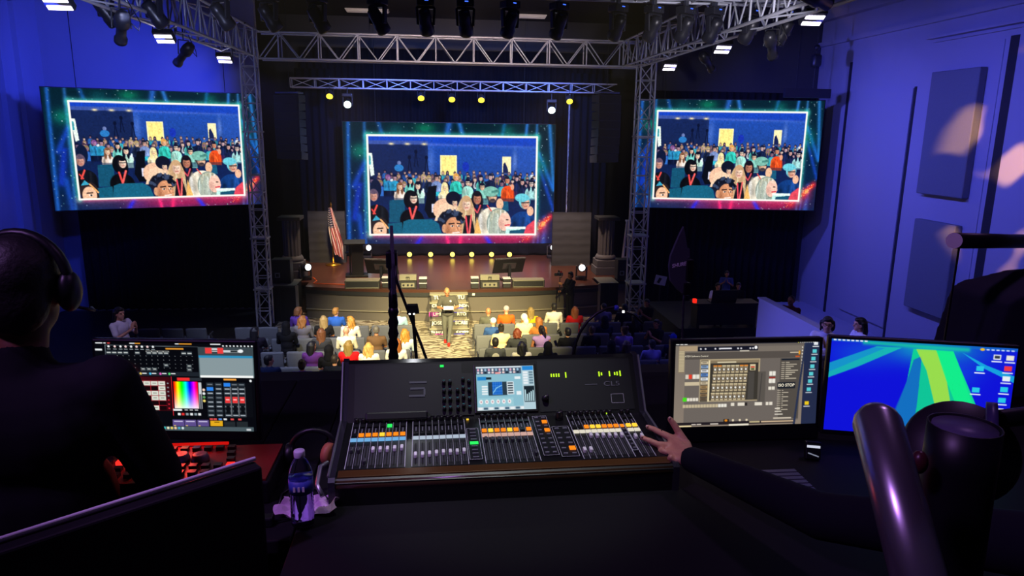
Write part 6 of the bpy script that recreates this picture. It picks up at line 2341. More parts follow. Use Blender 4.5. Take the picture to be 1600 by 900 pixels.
def switcher_ui():
    p = Pic(290, 160).view(135, 115, 1290, 735)
    g = np.clip((p.GY - 115) / 620, 0, 1)[..., None]
    p.a[:] = p.c('#7a7168') * (1 - g) + p.c('#8d7f72') * g
    p.rect(135, 115, 1160, 130, '#2a2a34'); p.rect(170, 122, 1170, 140, '#6a625c')
    for k in range(3):
        p.rect(140 + k * 32, 116, 165 + k * 32, 122, '#f0f0e8')
    p.rect(165, 132, 310, 170, '#b09a7c'); p.rect(160, 165, 210, 330, '#8a7c68')
    for k in range(14):
        p.rect(165, 170 + k * 11, 208, 176 + k * 11, '#d8c8a0')
    p.rect(310, 138, 790, 172, '#161826')
    for x in (335, 372, 450, 485, 630, 655, 728, 750):
        p.ell(x, 155, 7, 6, '#e8e8f0')
    p.rect(490, 149, 580, 159, '#e8e8f0'); p.ell(773, 150, 12, 12, '#ffffff')
    p.rect(645, 170, 720, 178, '#d8cfc0'); p.rect(212, 180, 1140, 232, '#57504b')
    p.rect(1050, 188, 1120, 196, '#d0c0a8'); p.rect(1120, 180, 1133, 208, '#f0a020'); p.rect(1095, 218, 1130, 228, '#d85a20')
    p.rect(215, 232, 1140, 700, '#6f6761')
    # buttons at left
    for x, c in ((220, '#d8d0c0'), (246, '#e8402c'), (277, '#f0ece0'), (305, '#e8e4d8')):
        p.rect(x, 342, x + 26, 374, c)
    p.rect(216, 398, 332, 424, '#d0c0a0'); p.rect(205, 512, 236, 542, '#48e020')
    for k in range(4):
        p.rect(238 + k * 23, 516, 258 + k * 23, 540, '#ece4d4')
    for k in range(15):
        p.rect(206 + k * 23.5, 566, 227 + k * 23.5, 590, '#c8b898' if k < 12 else '#f0ece0')
    for x, w_ in ((590, 28), (645, 55), (704, 18), (782, 60), (872, 22), (900, 26)):
        p.rect(x, 560, x + w_, 584, '#e8e0d0' if w_ != 18 else '#2a2626')
    # floating panel
    p.rect(332, 232, 812, 548, '#b8a684'); p.rect(345, 240, 805, 262, '#8a7a60'); p.rect(470, 252, 620, 260, '#f0e4c0')
    p.rect(340, 240, 400, 546, '#4a4640')
    for k, c in enumerate(('#d0c0a0', '#88a8d0', '#e8ecf0', '#5a8ad0', '#e8ecf0', '#d0c0a0', '#a8885c', '#a8885c', '#8a7050', '#6a5a48')):
        p.rect(342, 246 + k * 30, 398, 268 + k * 30, c); p.rect(350, 254 + k * 30, 385, 259 + k * 30, '#3a342c')
    p.rect(400, 240, 412, 546, '#f4e4b8'); p.rect(414, 262, 800, 540, '#3c3832'); p.rect(722, 330, 770, 535, '#4c4844')
    for r_ in range(4):
        for k in range(8):
            x, y = 440 + k * 35 - r_ * 4, 278 + r_ * 68
            p.rect(x, y, x + 30, y + 60, '#98866a'); p.rect(x, y, x + 30, y + 9, '#e88a30' if r_ == 0 and k in (0, 1, 6, 7) else '#d8c8a0')
            p.ell(x + 14, y + 32, 11, 13, '#2a2622'); p.ell(x + 14, y + 31, 8, 9, '#f2eee2'); p.rect(x + 4, y + 48, x + 26, y + 54, '#e0d0a8')
    p.rect(732, 274, 776, 320, '#d8c8a0'); p.rect(738, 290, 770, 300, '#c83020'); p.rect(740, 304, 768, 316, '#3a5020')
    p.rect(800, 330, 862, 560, '#5c5650'); p.line(830, 345, 818, 550, 8, '#464240')
    for y in (330, 385):
        for k in range(2):
            p.rect(890 + k * 27, y, 914 + k * 27, y + 34, '#f0ece0'); p.rect(888 + k * 27, y + 60, 912 + k * 27, y + 84, '#ece4d4')
    p.rect(890, 372, 940, 384, '#9a2820')
    # right column
    p.rect(975, 235, 1140, 690, '#544e48'); p.rect(985, 238, 1130, 250, '#1e2430')
    for k in range(9):
        p.rect(985, 264 + k * 15, 1012, 269 + k * 15, '#c8bca8'); p.rect(1020, 264 + k * 15, 1020 + 30 + 12 * ((k * 5) % 7), 269 + k * 15, '#e0d4bc')
    p.rect(960, 415, 1105, 462, '#20242c')
    for k in range(10):
        p.rect(962, 474 + k * 16, 990, 479 + k * 16, '#c8bca8'); p.rect(998, 474 + k * 16, 1010 + 14 * ((k * 3) % 6), 479 + k * 16, '#e0d4bc')
    for k in range(3):
        p.rect(948, 608 + k * 22, 990 + 12 * k, 615 + k * 22, '#f0e8d8')
    p.rect(938, 680, 1085, 690, '#d8ccb8')
    for k in range(7):
        p.ell(1150, 155 + k * 24, 5, 5, '#f0ece0')
    p.rect(135, 700, 1110, 722, '#241e24'); p.rect(135, 722, 280, 733, '#f8e4b0'); p.rect(580, 720, 740, 734, '#f4ecd8'); p.rect(535, 682, 580, 704, '#2a221c'); p.ell(556, 692, 12, 8, '#f09020')
    for k in range(3):
        p.ell(612 + k * 55, 692, 9, 8, '#f0e0c0')
    for x0, x1 in ((280, 316), (322, 358), (430, 495)):
        p.rect(x0, 712, x1, 719, '#e8dcd0')
    p.rect(745, 702, 830, 714, '#c8b88c'); p.rect(840, 704, 1110, 714, '#d8bc98')
    # desktop strip
    s = p.GX > 1168
    p.a[s] = p.c('#252d4a')
    p.poly([(1165, 115), (1180, 115), (1118, 735), (1100, 735)], '#2c3550')
    for k, (x, y) in enumerate(((1257, 126), (1250, 185), (1243, 241), (1237, 299), (1231, 355), (1225, 410), (1218, 472), (1207, 576))):
        c = '#e8ecf0' if k == 0 else ('#f0cc20' if k == 7 else '#5ad0d8')
        p.rect(x - 17, y - 13, x + 17, y + 14, c); p.rect(x - 26, y + 22, x + 26, y + 28, '#e8ecf0')
    p.rect(1110, 98, 1290, 118, '#1c2136')
    for k in range(9):
        p.ell(1115 + k * 17, 116, 5, 5, '#f0ece0' if k else '#e0e040')
    return p


sw, sctr, sR, sW, sH = monitor((1056, 538), (1281, 534), 0.53, 0.30, switcher_ui(), 'monitor with a brown video switcher window and turquoise folder icons', 0.95, 0.10, 0.06, True, 'plastic', 0.016)


def on_pic(x, y, x0, y0, x1, y1):          # picture coordinates -> point on the switcher screen
    return sctr + sR @ Vector((((x - x0) / (x1 - x0) - .5) * sW, -0.0015, (.5 - (y - y0) / (y1 - y0)) * sH))


M['uitext'] = glow('interface_text', '#f6ecd4', 1.0, False)
text('screen_text', 'ATEM Software Control', 0.0085, M['uitext'], sw, on_pic(300, 206, 135, 115, 1290, 735), (PI / 2 - 0.10, 0, 0), 'CENTER', 0.0, 0, 1.0)
text('screen_text', 'ISO STOP', 0.0145, M['uitext'], sw, on_pic(1032, 437, 135, 115, 1290, 735), (PI / 2 - 0.10, 0, 0), 'CENTER', 0.0, 0, 1.0, 0.0003)


def desktop_pic():
    p = Pic(320, 180).view(90, 62, 1400, 720)
    p.a[:] = p.c('#0f12d8')
    p.ell(800, 100, 420, 120, '#12c8c0', .75, 0, 1)
    p.ell(1000, 260, 200, 120, '#1450e0', .6, 0, 1); p.ell(300, 160, 260, 120, '#1450d8', .6, 0, 1)
    p.poly([(90, 235), (420, 100), (600, 100), (300, 250), (80, 345)], '#1ac8b0', .85)
    p.poly([(90, 235), (400, 108), (480, 110), (90, 300)], '#1480d8', .6)
    p.poly([(680, 105), (960, 105), (1260, 720), (560, 720), (660, 330)], '#10d890', .9)
    p.poly([(660, 330), (690, 180), (745, 150), (750, 470), (740, 720), (540, 720)], '#1460c8', .85)
    p.poly([(700, 105), (840, 105), (920, 250), (1010, 560), (900, 560), (790, 250)], '#b0e040', .85)
    p.poly([(840, 105), (960, 108), (1300, 720), (1150, 720), (930, 300)], '#14f08a', .9)
    p.poly([(1020, 110), (1200, 190), (1400, 255), (1400, 300), (1180, 210)], '#18c0e0', .8)
    p.line(90, 66, 1400, 72, 26, '#1468c0', .8)
    p.line(330, 78, 1060, 90, 16, '#18c8a0', .8, True)
    for k in range(8):
        p.rect(105 + k * 32, 64, 126 + k * 32, 74, '#e8f0ff')
    p.ell(1158, 82, 16, 9, '#f0c020')
    for k in range(6):
        p.rect(1185 + k * 34, 78, 1206 + k * 34, 86, '#d8e8ff')
    for (x, y, c) in ((1265, 130, '#303848'), (1353, 132, '#e8e4dc'), (1348, 205, '#e83848'), (1345, 275, '#e8f0f4'), (1340, 350, '#28c8e8'), (1335, 425, '#28c8e8'), (1330, 500, '#404858'), (1325, 575, '#f0f0f0'),
                      (1158, 215, '#28c8e8'), (1147, 365, '#28c8e8')):
        p.rect(x - 26, y - 18, x + 26, y + 16, '#e8ecf4' if c in ('#303848', '#404858') else c)
        p.rect(x - 18, y - 11, x + 18, y + 9, c)
        p.rect(x - 36, y + 26, x + 36, y + 34, '#e8f0ff')
    return p


monitor((1300, 529), (1591, 545), 0.60, 0.335, desktop_pic(), 'monitor with a blue desktop picture of green light rays behind the tripod', 1.0, 0.06, 0.02, True, 'plastic', 0.010)

# ------------------------------------------------------------------ lighting desk below the left monitor
la, lb = atz(150, 712, 5.30), atz(392, 705, 5.30)
lx = (la.x + lb.x) / 2
t = thing('lighting_desk', 'red-lit lighting control surface with round encoders below the grid monitor', 'lighting console', (lx, 2.10, DZ), 0.0)
M['redlight'] = mat('panel_red_light', '#7d1a18', 0.4)  # red light on the desk put into the panel colour
MB().box((0, 0, 0.035), (0.66, 0.26, 0.07), None, 0.006).build('chassis', M['plastic'], t)
top = MB().box((0, 0, 0.073), (0.64, 0.24, 0.006)).build('panel', M['redlight'], t)
for i, px in enumerate((283, 313)):
    q = atz(px, 718, DZ + 0.08)
    MB().lathe([(0.027, 0), (0.027, 0.008), (0.022, 0.022), (0.018, 0.024), (0.004, 0.02)], 24, (q.x - lx, q.y - 2.10, 0.076)).build('encoder_wheel', mat('encoder_grey', '#6c6462', 0.35), t, True)
for r_ in range(5):
    for k in range(14):
        x, y = -0.3 + 0.036 * k + 0.01 * r_, 0.09 - 0.042 * r_
        q = atz(313, 718, DZ + 0.08)
        if abs(x + lx - q.x) < 0.075 and abs(y + 2.10 - q.y) < 0.04:
            continue
        m = M['knob'] if (r_ * 5 + k) % 7 else glow('key_red_light', '#ff2a22', 1.6)  # some keys made to glow for the red light
        bx('key', (x, y, 0.082), (0.022, 0.02, 0.012), m, t)
for px, py in ((275, 728), (245, 737)):
    q = atz(px, py, DZ + 0.08)
    bx('blue_key', (q.x - lx, q.y - 2.10, 0.083), (0.008, 0.008, 0.014), glow('blue_key', '#2a4aff', 2.0, False), t)
lamp('added_red_fill', 'AREA', (lx - 0.02, 2.21, DZ + 0.16), (lx, 2.05, DZ), (1.0, 0.05, 0.04), 0.5, 0.12)  # red lamp added to light the panel
MB().box((0, 0.122, 0.083), (0.3, 0.008, 0.01), None, 0.003).build('added_red_bar', glow('added_red_glow', '#ff1a14', 0.6, False), t)  # glowing bar added as a source for the red lamp

# upright panel with a bright metal edge, behind the operator
pa, pb = atz(402, 707, 5.5), atz(0, 832, 5.5)
dv = (pb - pa).normalized()
pb2 = pa + dv * 0.72
c = (pa + pb2) / 2
t = thing('case_lid', 'black road case lid standing on edge with a bright metal rim', 'case lid', (c.x, c.y, 4.4), math.atan2(-dv.y, -dv.x))
L = (pb2 - pa).length
MB().box((0, 0, 0.535), (L, 0.05, 1.07), None, 0.006).build('lid_panel', M['black'], t)
MB().box((0, 0.012, 1.08), (L, 0.009, 0.010), None, 0.003).build('metal_rim', M['white'], t)
MB().box((L / 2 - 0.007, 0.012, 0.535), (0.014, 0.014, 1.07), None, 0.004).build('metal_rim', M['dark'], t)
for s in (-1, 1):
    MB().box((s * L * 0.3, -0.03, 0.6), (0.12, 0.012, 0.1), None, 0.004).build('latch', M['dark'], t)

# bottle on a crumpled napkin
p = atz(474, 822, DZ)
def glass_mat(name, col, rough=0.03, ior=1.33):
    m = bpy.data.materials.new(name)
    m.use_nodes = True
    b_ = m.node_tree.nodes['Principled BSDF']
    b_.inputs['Base Color'].default_value = rgb(col) + (1,)
    b_.inputs['Transmission Weight'].default_value = 1.0
    b_.inputs['Roughness'].default_value = rough
    b_.inputs['IOR'].default_value = ior
    return m


t = thing('water_bottle', 'clear plastic water bottle with a pale cap and blue label on a napkin', 'bottle', (p.x, p.y, DZ + 0.006))
prof_b = [(0.024, 0.0), (0.031, 0.006), (0.032, 0.03)]
for k in range(7):
    prof_b += [(0.0325, 0.034 + k * 0.011), (0.0305, 0.039 + k * 0.011)]
prof_b += [(0.0325, 0.112), (0.0325, 0.15), (0.030, 0.165), (0.022, 0.187), (0.0135, 0.2), (0.0125, 0.212)]
MB().lathe(prof_b, 24).build('bottle_body', glass_mat('clear_plastic', '#f4f2ff', 0.04, 1.18), t, True)
MB().lathe([(0.028, 0.006), (0.0285, 0.09), (0.0285, 0.142), (0.001, 0.1425)], 20).build('water', glass_mat('water', '#cfd2ff', 0.02, 1.2), t, True)
MB().lathe([(0.0330, 0.102), (0.0330, 0.142)], 28).build('label', mat('label_blue', '#3a4aa8', 0.5, 0, 0.5, 60), t, True)
MB().lathe([(0.0145, 0.203), (0.0150, 0.204), (0.0150, 0.219), (0.0135, 0.222)], 20).build('cap', mat('cap_white', '#d8d4e4', 0.45), t, True)
for k in range(3):
    bx('label_print', (-0.012 + 0.012 * k, -0.0335, 0.122), (0.006, 0.001, 0.014), M['white'], t)
# napkin
me = bpy.data.meshes.new('napkin')
v, f = [], []
rn = random.Random(3)
NN = 16
for j in range(NN + 1):
    for i in range(NN + 1):
        x, y = (i / NN - .5) * 0.165, (j / NN - .5) * 0.10
        z = 0.004 + 0.016 * abs(math.sin(x * 58 + y * 30)) * abs(math.cos(y * 70 - x * 20)) + 0.02 * max(0, abs(x) - 0.045) / 0.035
        v.append((x + 0.012 * math.sin(y * 60), y + 0.01 * math.sin(x * 70) + 0.22 * x, z))
for j in range(NN):
    for i in range(NN):
        q = j * (NN + 1) + i
        f.append((q, q + 1, q + NN + 2, q + NN + 1))
me.from_pydata(v, [], f)
nk = link('napkin', me, None, mat('paper_napkin', '#d9b8dc', 0.85, 0, 0.08, 30))
md = nk.modifiers.new('paper', 'SOLIDIFY')
md.thickness = 0.001
nk.location = (p.x + 0.005, p.y + 0.085, DZ + 0.001)
tag(nk, 'crumpled pinkish paper napkin lying behind the water bottle', 'napkin')
# black cable looping behind the bottle
pts = [atz(x, y, DZ + 0.006) for x, y in ((436, 790), (440, 772), (455, 762), (480, 760), (505, 768), (512, 780), (505, 795), (492, 802))]
tag(MB().tube(pts, 0.0035, 6).build('desk_cable', M['plastic'], None, True), 'thin black cable looping around the bottle and napkin', 'cable')

# headphones lying beside the console
p = at(497, 690, 2.18)
t = thing('headphones', 'black headphones with a tan ear pad lying beside the console', 'headphones', (p.x, p.y, DZ))
MB().tube([(-0.02 + 0.075 * math.cos(a), 0.03, 0.05 + 0.075 * math.sin(a)) for a in [PI * k / 12 for k in range(13)]], 0.009, 8).build('headband', M['plastic'], t, True)
for s, m in ((-1, M['plastic']), (1, M['plastic'])):
    MB().lathe([(0.034, -0.014), (0.038, -0.01), (0.038, 0.01), (0.03, 0.014)], 18, (-0.02 + 0.075 * s, 0.03, 0.042), frame_to((1, 0, 0))).build('ear_cup', m, t, True)
MB().lathe([(0.02, -0.012), (0.036, -0.01), (0.036, 0.012), (0.02, 0.014)], 18, (0.03, 0.02, 0.045), frame_to((0.9, -0.45, 0))).build('ear_pad', mat('tan_pad', '#b0644a', 0.6), t, True)

# small status lights and connector on the dark shelf below the left monitor
for px, py, col, nm in ((393, 756, '#35c8ff', 'cyan'), (411, 808, '#7a6c2a', 'amber')):
    q = atz(px, py, DZ + 0.03)
    t = thing('power_adapter', 'small black adapter box with a %s light on the desk' % nm, 'adapter', (q.x, q.y, DZ))
    MB().box((0, 0.01, 0.014), (0.05, 0.035, 0.028), None, 0.005).build('case', M['plastic'], t)
    bx('status_light', (0, -0.009, 0.02), (0.008, 0.003, 0.005), glow('status_' + nm, col, 1.4 if nm == 'cyan' else 0.5, False), t)
    MB().tube([(0.025, 0.01, 0.014), (0.07, 0.03, 0.006), (0.08, 0.1, 0.005)], 0.003, 6).build('lead', M['plastic'], t)


# ------------------------------------------------------------------ paddle antennas
fin = [(0.0, 0.33), (0.035, 0.20), (0.05, 0.195), (0.06, 0.13), (0.055, 0.06), (0.05, -0.06), (0.045, -0.10), (-0.015, -0.06), (-0.07, 0.0), (-0.085, 0.09), (-0.078, 0.155), (-0.03, 0.27)]
M['antenna'] = mat('antenna_grey', '#4c515c', 0.5)


def antenna(base, rz, lab, sc, logo):
    t = thing('paddle_antenna', lab, 'antenna', base, rz)
    b_ = MB().prism([(x * sc, z * sc) for x, z in fin], 0.012).build('paddle', M['antenna'], t)
    MB().box((0.06 * sc, 0, 0.06 * sc), (0.05 * sc, 0.03, 0.13 * sc), None, 0.005).build('swivel_mount', M['plastic'], t)
    MB().box((0.05 * sc, 0, -0.06 * sc), (0.035, 0.03, 0.08 * sc), None, 0.005).build('mount_clip', M['plastic'], t)
    for z in (0.03, 0.09, 0.14):
        MB().lathe([(0.004, 0), (0.003, 0.003)], 8, (0.045 * sc, -0.006, z * sc), frame_to((0, -1, 0))).build('screw', M['steel'], t)
    if logo:
        text('lettering', 'SHURE', 0.032 * sc, mat('logo_violet', '#f6f6ff', 0.5, 0, 0.02), t, (-0.018 * sc, -0.0075, 0.095 * sc), (PI / 2, -0.12, 0), 'CENTER', 0.0004, 0.15, 1.05, 0.0006)
    return t


def gooseneck(pts, r, name, lab, beads, m, parent=None):
    b_ = MB()
    n = len(pts)
    P = []
    for i in range(n - 1):
        for k in range(beads):
            P.append(Vector(pts[i]).lerp(Vector(pts[i + 1]), k / beads))
    P.append(Vector(pts[-1]))
    P2, rs = [], []
    for i, q in enumerate(P):
        P2.append(q)
        rs.append(r * (1.0 if i % 2 else 0.72))
    b_.tube(P2, rs, 10)
    return b_.build(name, m, parent, True)


q = at(1062, 437, 3.0)
antenna(q, 0.25, 'grey paddle antenna with white lettering beside the lattice tower view', 0.31 / 0.43, True)
t = thing('antenna_stand', 'thin ribbed gooseneck stand carrying the lettered paddle antenna', 'stand', (q.x + 0.03, 3.0, DZ))
gooseneck([(0.0, 0, 0), (0.0, 0, (q.z - DZ) * 0.4), (-0.006, 0, (q.z - DZ) * 0.8), (0.004, 0, q.z - DZ - 0.03)], 0.006, 'gooseneck', '', 12, mat('stand_bright', '#6a6c7c', 0.25, 0.8), t)
bx('base', (0, 0, 0.006), (0.07, 0.07, 0.012), M['fixture'], t)
q = at(614, 455, 2.72)
antenna(q, PI / 2 + 0.12, 'paddle antenna seen edge-on above the thick ribbed arm', 0.31 / 0.40, False)
t = thing('gooseneck_stand', 'thick black ribbed arm holding the edge-on antenna behind the console', 'stand', (q.x, 2.72, DZ))
zt = q.z - DZ
gooseneck([(-0.004, 0, 0), (-0.004, 0, zt * 0.5), (0.0, 0, zt - 0.06)], 0.021, 'arm', '', 8, M['plastic'], t)
MB().lathe([(0.014, 0), (0.018, 0.01), (0.016, 0.05), (0.012, 0.08)], 14, (0, 0, zt - 0.07)).build('collar', M['plastic'], t, True)
zc_ = at(615, 408, 2.66).z - DZ
MB().box((0.0, -0.02, zc_), (0.042, 0.05, 0.065), None, 0.006).build('clamp', M['plastic'], t)
MB().ball((-0.02, 0, 0.03), (0.055, 0.05, 0.035)).build('base', M['plastic'], t, True)
pts = [at(x, y, Y) for x, y, Y in ((617, 415, 2.64), (620, 440, 2.63), (630, 466, 2.62), (645, 505, 2.62), (658, 538, 2.62), (668, 566, 2.62), (672, 590, 2.66))]
tag(MB().tube(pts, 0.0055, 8).build('antenna_cable', M['plastic'], None, True), 'black cable running down from the edge-on antenna behind the console', 'cable')
# two-lamp work light
p0, p1 = at(656, 566, 2.64), at(645, 490, 2.62)
t = thing('work_light', 'small black work light with two white diodes on a straight stem', 'lamp', (p0.x, 2.64, DZ))
rod('stem', (0, 0, 0), (p1.x - p0.x, -0.02, p1.z - DZ), 0.0065, M['plastic'], t, 8)
hd_ = MB().prism([(-0.022, -0.015), (0.024, -0.012), (0.018, 0.02), (-0.02, 0.02)], 0.03, (p1.x - p0.x, -0.02, p1.z - DZ + 0.015)).build('lamp_head', M['plastic'], t)
for k in (-1, 1):
    bx('diode', (p1.x - p0.x - 0.003 + 0.008 * k, -0.036, p1.z - DZ + 0.003), (0.006, 0.004, 0.005), glow('diode_white', '#ffffff', 3.0, False), hd_)
bx('foot', (0, 0, 0.005), (0.04, 0.04, 0.01), M['plastic'], t)
lamp('work_beam', 'SPOT', (p1.x, 2.58, p1.z - 0.01), (p1.x - 0.02, 2.15, 5.28), (0.92, 0.95, 1.0), 0.5, 0.01, 110, 0.8)
# curved lamp on the console
pts = [at(x, y, 2.62) for x, y in ((893, 572), (896, 552), (900, 535), (907, 518), (918, 502), (932, 490), (948, 482), (962, 480))]
base = Vector((pts[0].x, 2.62, DZ))
t = thing('gooseneck_lamp', 'curved gooseneck lamp with a blue tip rising behind the console', 'lamp', base)
MB().tube([Vector((0, 0, 0))] + [q - base for q in pts], 0.0058, 8).build('gooseneck', M['plastic'], t, True)
h_ = at(963, 481, 2.62) - base
MB().ball(h_, (0.011, 0.011, 0.011), 12).build('lamp_tip', mat('blue_tip', '#2f45c8', 0.35), t, True)
MB().tube([h_, at(975, 487, 2.62) - base, at(990, 492, 2.62) - base, at(1004, 505, 2.62) - base], 0.004, 6).build('wire', M['plastic'], t, True)
bx('bulb', at(974, 487, 2.615) - base, (0.008, 0.006, 0.008), glow('bulb_white', '#ffffff', 2.0, False), t)
bx('foot', (0, 0, 0.006), (0.05, 0.05, 0.012), M['plastic'], t)

# ribbed keyboard-like panel, made-up device for a white reflection
qa, qb, qc = atz(1160, 738, DZ + 0.012), atz(1233, 738, DZ + 0.012), atz(1250, 766, DZ + 0.012)
t = thing('ribbed_tray', 'flat grey ribbed tray lying on the desk below the switcher monitor', 'tray', ((qa.x + qb.x) / 2, (qa.y + qc.y) / 2, DZ), 0.0)
W_, D_ = (qb - qa).length + 0.06, abs(qa.y - qc.y) + 0.02
bx('base', (0, 0, 0.004), (W_, D_, 0.008), M['dark'], t)
for k in range(6):
    bx('rib', (0, -D_ / 2 + D_ * (k + .5) / 6, 0.011), (W_ * 0.97, D_ / 6 * 0.7, 0.007), mat('rib_grey', '#5c6670', 0.5), t)
q = atz(1268, 716, DZ)
t = thing('glint_device', 'made-up dark device whose glowing bar stands for a white reflection on the desk', 'device', (q.x, q.y, DZ), -0.3)
MB().box((0, 0, 0.03), (0.05, 0.03, 0.06), Matrix.Rotation(-0.3, 3, 'X'), 0.004).build('case', M['plastic'], t)
bx('glint_bar', (0, -0.012, 0.048), (0.042, 0.003, 0.008), glow('glint_white', '#d8dcf0', 0.9, False), t, (-0.3, 0, 0.0))  # white reflection put in as a glowing bar
bx('glint_edge', (0, -0.02, 0.022), (0.036, 0.003, 0.004), glow('glint_grey', '#9aa0b8', 0.6, False), t, (-0.3, 0.3, 0.0))

# ------------------------------------------------------------------ tripod with pan bar, nearest things
M['grip'] = mat('grip_grey', '#c4c2c8', 0.27, 0.9, 0.12, 10)
th_ = at(1500, 705, 0.82)
t = thing('tripod', 'black camera tripod head with a thick grey pan bar in front of the blue desktop', 'tripod', (th_.x, th_.y, 4.4))
O = Vector((th_.x, th_.y, 4.4))
g0, g1 = at(1371, 662, 0.62), at(1452, 960, 0.46)
dv = (g1 - g0).normalized()
MB().tube([g0 - O - dv * 0.018, g0 - O - dv * 0.016, g0 - O - dv * 0.008, g0 - O, g0 - O + dv * 0.05, g1 - O], [0.006, 0.014, 0.0205, 0.023, 0.0225, 0.0225], 24).build('pan_bar', M['grip'], t, True)
vd = (CAM - th_).normalized()
MB().lathe([(0.01, -0.012), (0.066, -0.012), (0.07, 0.0), (0.066, 0.012), (0.01, 0.014)], 36, th_ - O, frame_to(vd + Vector((0.15, 0, 0.25)))).build('drag_dial', mat('dial_black', '#1b1a20', 0.45), t, True)
cp_ = at(1508, 664, 0.72) - O
MB().lathe([(0.001, -0.012), (0.034, -0.012), (0.037, 0.0), (0.039, 0.0), (0.039, -0.05), (0.042, -0.2), (0.042, -0.3)], 32, cp_).build('head_body', M['plastic'], t, True)
MB().lathe([(0.005, -0.006), (0.052, -0.006), (0.052, 0.006), (0.005, 0.006)], 32, at(1548, 692, 0.78) - O, frame_to(Vector((0.8, -0.62, 0.1)))).build('side_dial', mat('dial_violet', '#3a3560', 0.4), t, True)
MB().lathe([(0.001, 0.0), (0.034, 0.0), (0.034, -0.010)], 32, cp_ - Vector((0, 0, 0.002))).build('top_plate', mat('plate_violet', '#5c5878', 0.4), t, True)
rod('arm', at(1560, 655, 0.8) - O, at(1680, 640, 0.84) - O, 0.012, M['plastic'], t, 12)
MB().ball(at(1436, 722, 0.70) - O, (0.010, 0.010, 0.014), 10).build('lock_knob', mat('knob_red', '#4a1c24', 0.35), t, True)
rod('centre_column', cp_ + Vector((0, 0, -0.28)), cp_ + Vector((0, 0, -0.75)), 0.02, M['fixture'], t, 12)
for k in range(3):
    a = k * 2 * PI / 3 + 0.5
    rod('leg', cp_ + Vector((0, 0, -0.5)), Vector((cp_.x + 0.32 * math.cos(a), cp_.y + 0.32 * math.sin(a), 0.01)), 0.014, M['fixture'], t, 10)
# bar with a pale end cap on a thin pole
b0, b1 = at(1491, 376, 2.50), at(1605, 377, 2.88)
pl = at(1499, 384, 2.53)
t = thing('boom_bar', 'black horizontal bar with a pale round end cap on a thin pole', 'boom stand', (pl.x, pl.y, DZ))
O = Vector((pl.x, pl.y, DZ))
dv = (b1 - b0).normalized()
MB().tube([b0 - O, b0 - O + dv * 0.9], 0.0305, 24).build('bar', M['plastic'], t, True)
MB().lathe([(0.027, -0.003), (0.0300, 0.002), (0.001, 0.003)], 28, b0 - O, frame_to(-dv)).build('end_cap', mat('cap_lavender', '#f6f4ff', 0.4), t)
lw = at(1476, 530, 2.56) - O
rod('pole', pl - O, lw, 0.004, M['plastic'], t, 8)
rod('pole', lw, Vector((lw.x, lw.y, 0.01)), 0.004, M['plastic'], t, 8)
bx('base', (lw.x, lw.y, 0.006), (0.12, 0.12, 0.012), M['fixture'], t)
# cloth-covered equipment behind the blue desktop monitor
q = at(1600, 520, 2.74)
zt = at(1560, 446, 2.74).z - DZ
b = MB()
b.prism([(-0.30, 0.0), (0.32, 0.0), (0.30, zt + 0.05), (0.05, zt + 0.03), (-0.17, zt - 0.02), (-0.215, zt - 0.05), (-0.25, zt - 0.22)], 0.34)
for k in range(9):
    b.tube([(-0.29 + 0.07 * k, -0.17, 0.0), (-0.25 + 0.06 * k, -0.165, zt * 0.5), (-0.2 + 0.05 * k, -0.15, zt * 0.9)], [0.006, 0.005, 0.003], 8)
cv = link('dust_cover', voxel(b, 0.014, 8, 'dust_cover'), None, mat('cover_cloth', '#191d30', 0.9, 0, 0.2, 10))
cv.location = (q.x, 2.78, DZ)
tag(cv, 'dark cloth cover draped over equipment behind the blue desktop monitor', 'dust cover')

# ------------------------------------------------------------------ lighting operator, seen from behind
hc = at(38, 452, 1.82)
t = thing('person', 'lighting operator in a black jacket and headphones seen from behind', 'person', (hc.x - 0.02, 1.80, 4.4))
kz = hc.z - 4.4
J = pose(STAND, head=(0.02, 0.02, kz), neck=(0.01, -0.01, kz - 0.14), shL=(-0.19, -0.02, kz - 0.235), shR=(0.205, -0.02, kz - 0.235), chest=(0, -0.02, kz - 0.37),
         pelvis=(0, 0, kz - 0.70), elL=(-0.27, 0.06, kz - 0.50), elR=(0.275, 0.06, kz - 0.52), wrL=(-0.2, 0.27, kz - 0.62), wrR=(0.16, 0.28, kz - 0.62),
         hipL=(-0.09, 0, kz - 0.72), hipR=(0.09, 0, kz - 0.72), knL=(-0.1, 0.02, 0.46), knR=(0.1, 0.02, 0.46))
put(body_mesh(J, 0.1, 0.1, 0.0095, {'L': ((0.2, 0.9, -0.1), (0, 0, -1), 0.5), 'R': ((-0.2, 0.9, -0.1), (0, 0, -1), 0.5)}, 1.06), 'body', t, SKINS['deep'])
put(shirt_mesh(J, 'long', 0.013, 1.18), 'jacket', t, clothm('#0f1016'))
put(trouser_mesh(J, 0.016), 'trousers', t, clothm('#12131a'))
put(hair_for('short'), 'hair', t, hairm('#0d0b0d'), loc=J['head'], scale=(1.05, 1.05, 1.05))
for q in 'LR':
    put(shoe_mesh(J['an' + q], (0, 1, 0)), 'shoe', t, clothm('#101014'))
hp = thing('headphones', 'black over-ear headphones worn by the lighting operator', 'headphones', t.location + J['head'])
MB().tube([(0.108 * math.cos(a), -0.005, 0.02 + 0.122 * math.sin(a)) for a in [PI * k / 16 for k in range(17)]], 0.011, 8, True, 1.6).build('headband', M['plastic'], hp, True)
for s in (-1, 1):
    MB().ball((0.104 * s, 0.0, -0.005), (0.026, 0.042, 0.052), 16).build('ear_cup', M['plastic'], hp, True)
MB().tube([(0.105, 0.02, -0.05), (0.12, 0.08, -0.075), (0.09, 0.13, -0.08)], 0.004, 6).build('mic_boom', M['plastic'], hp, True)

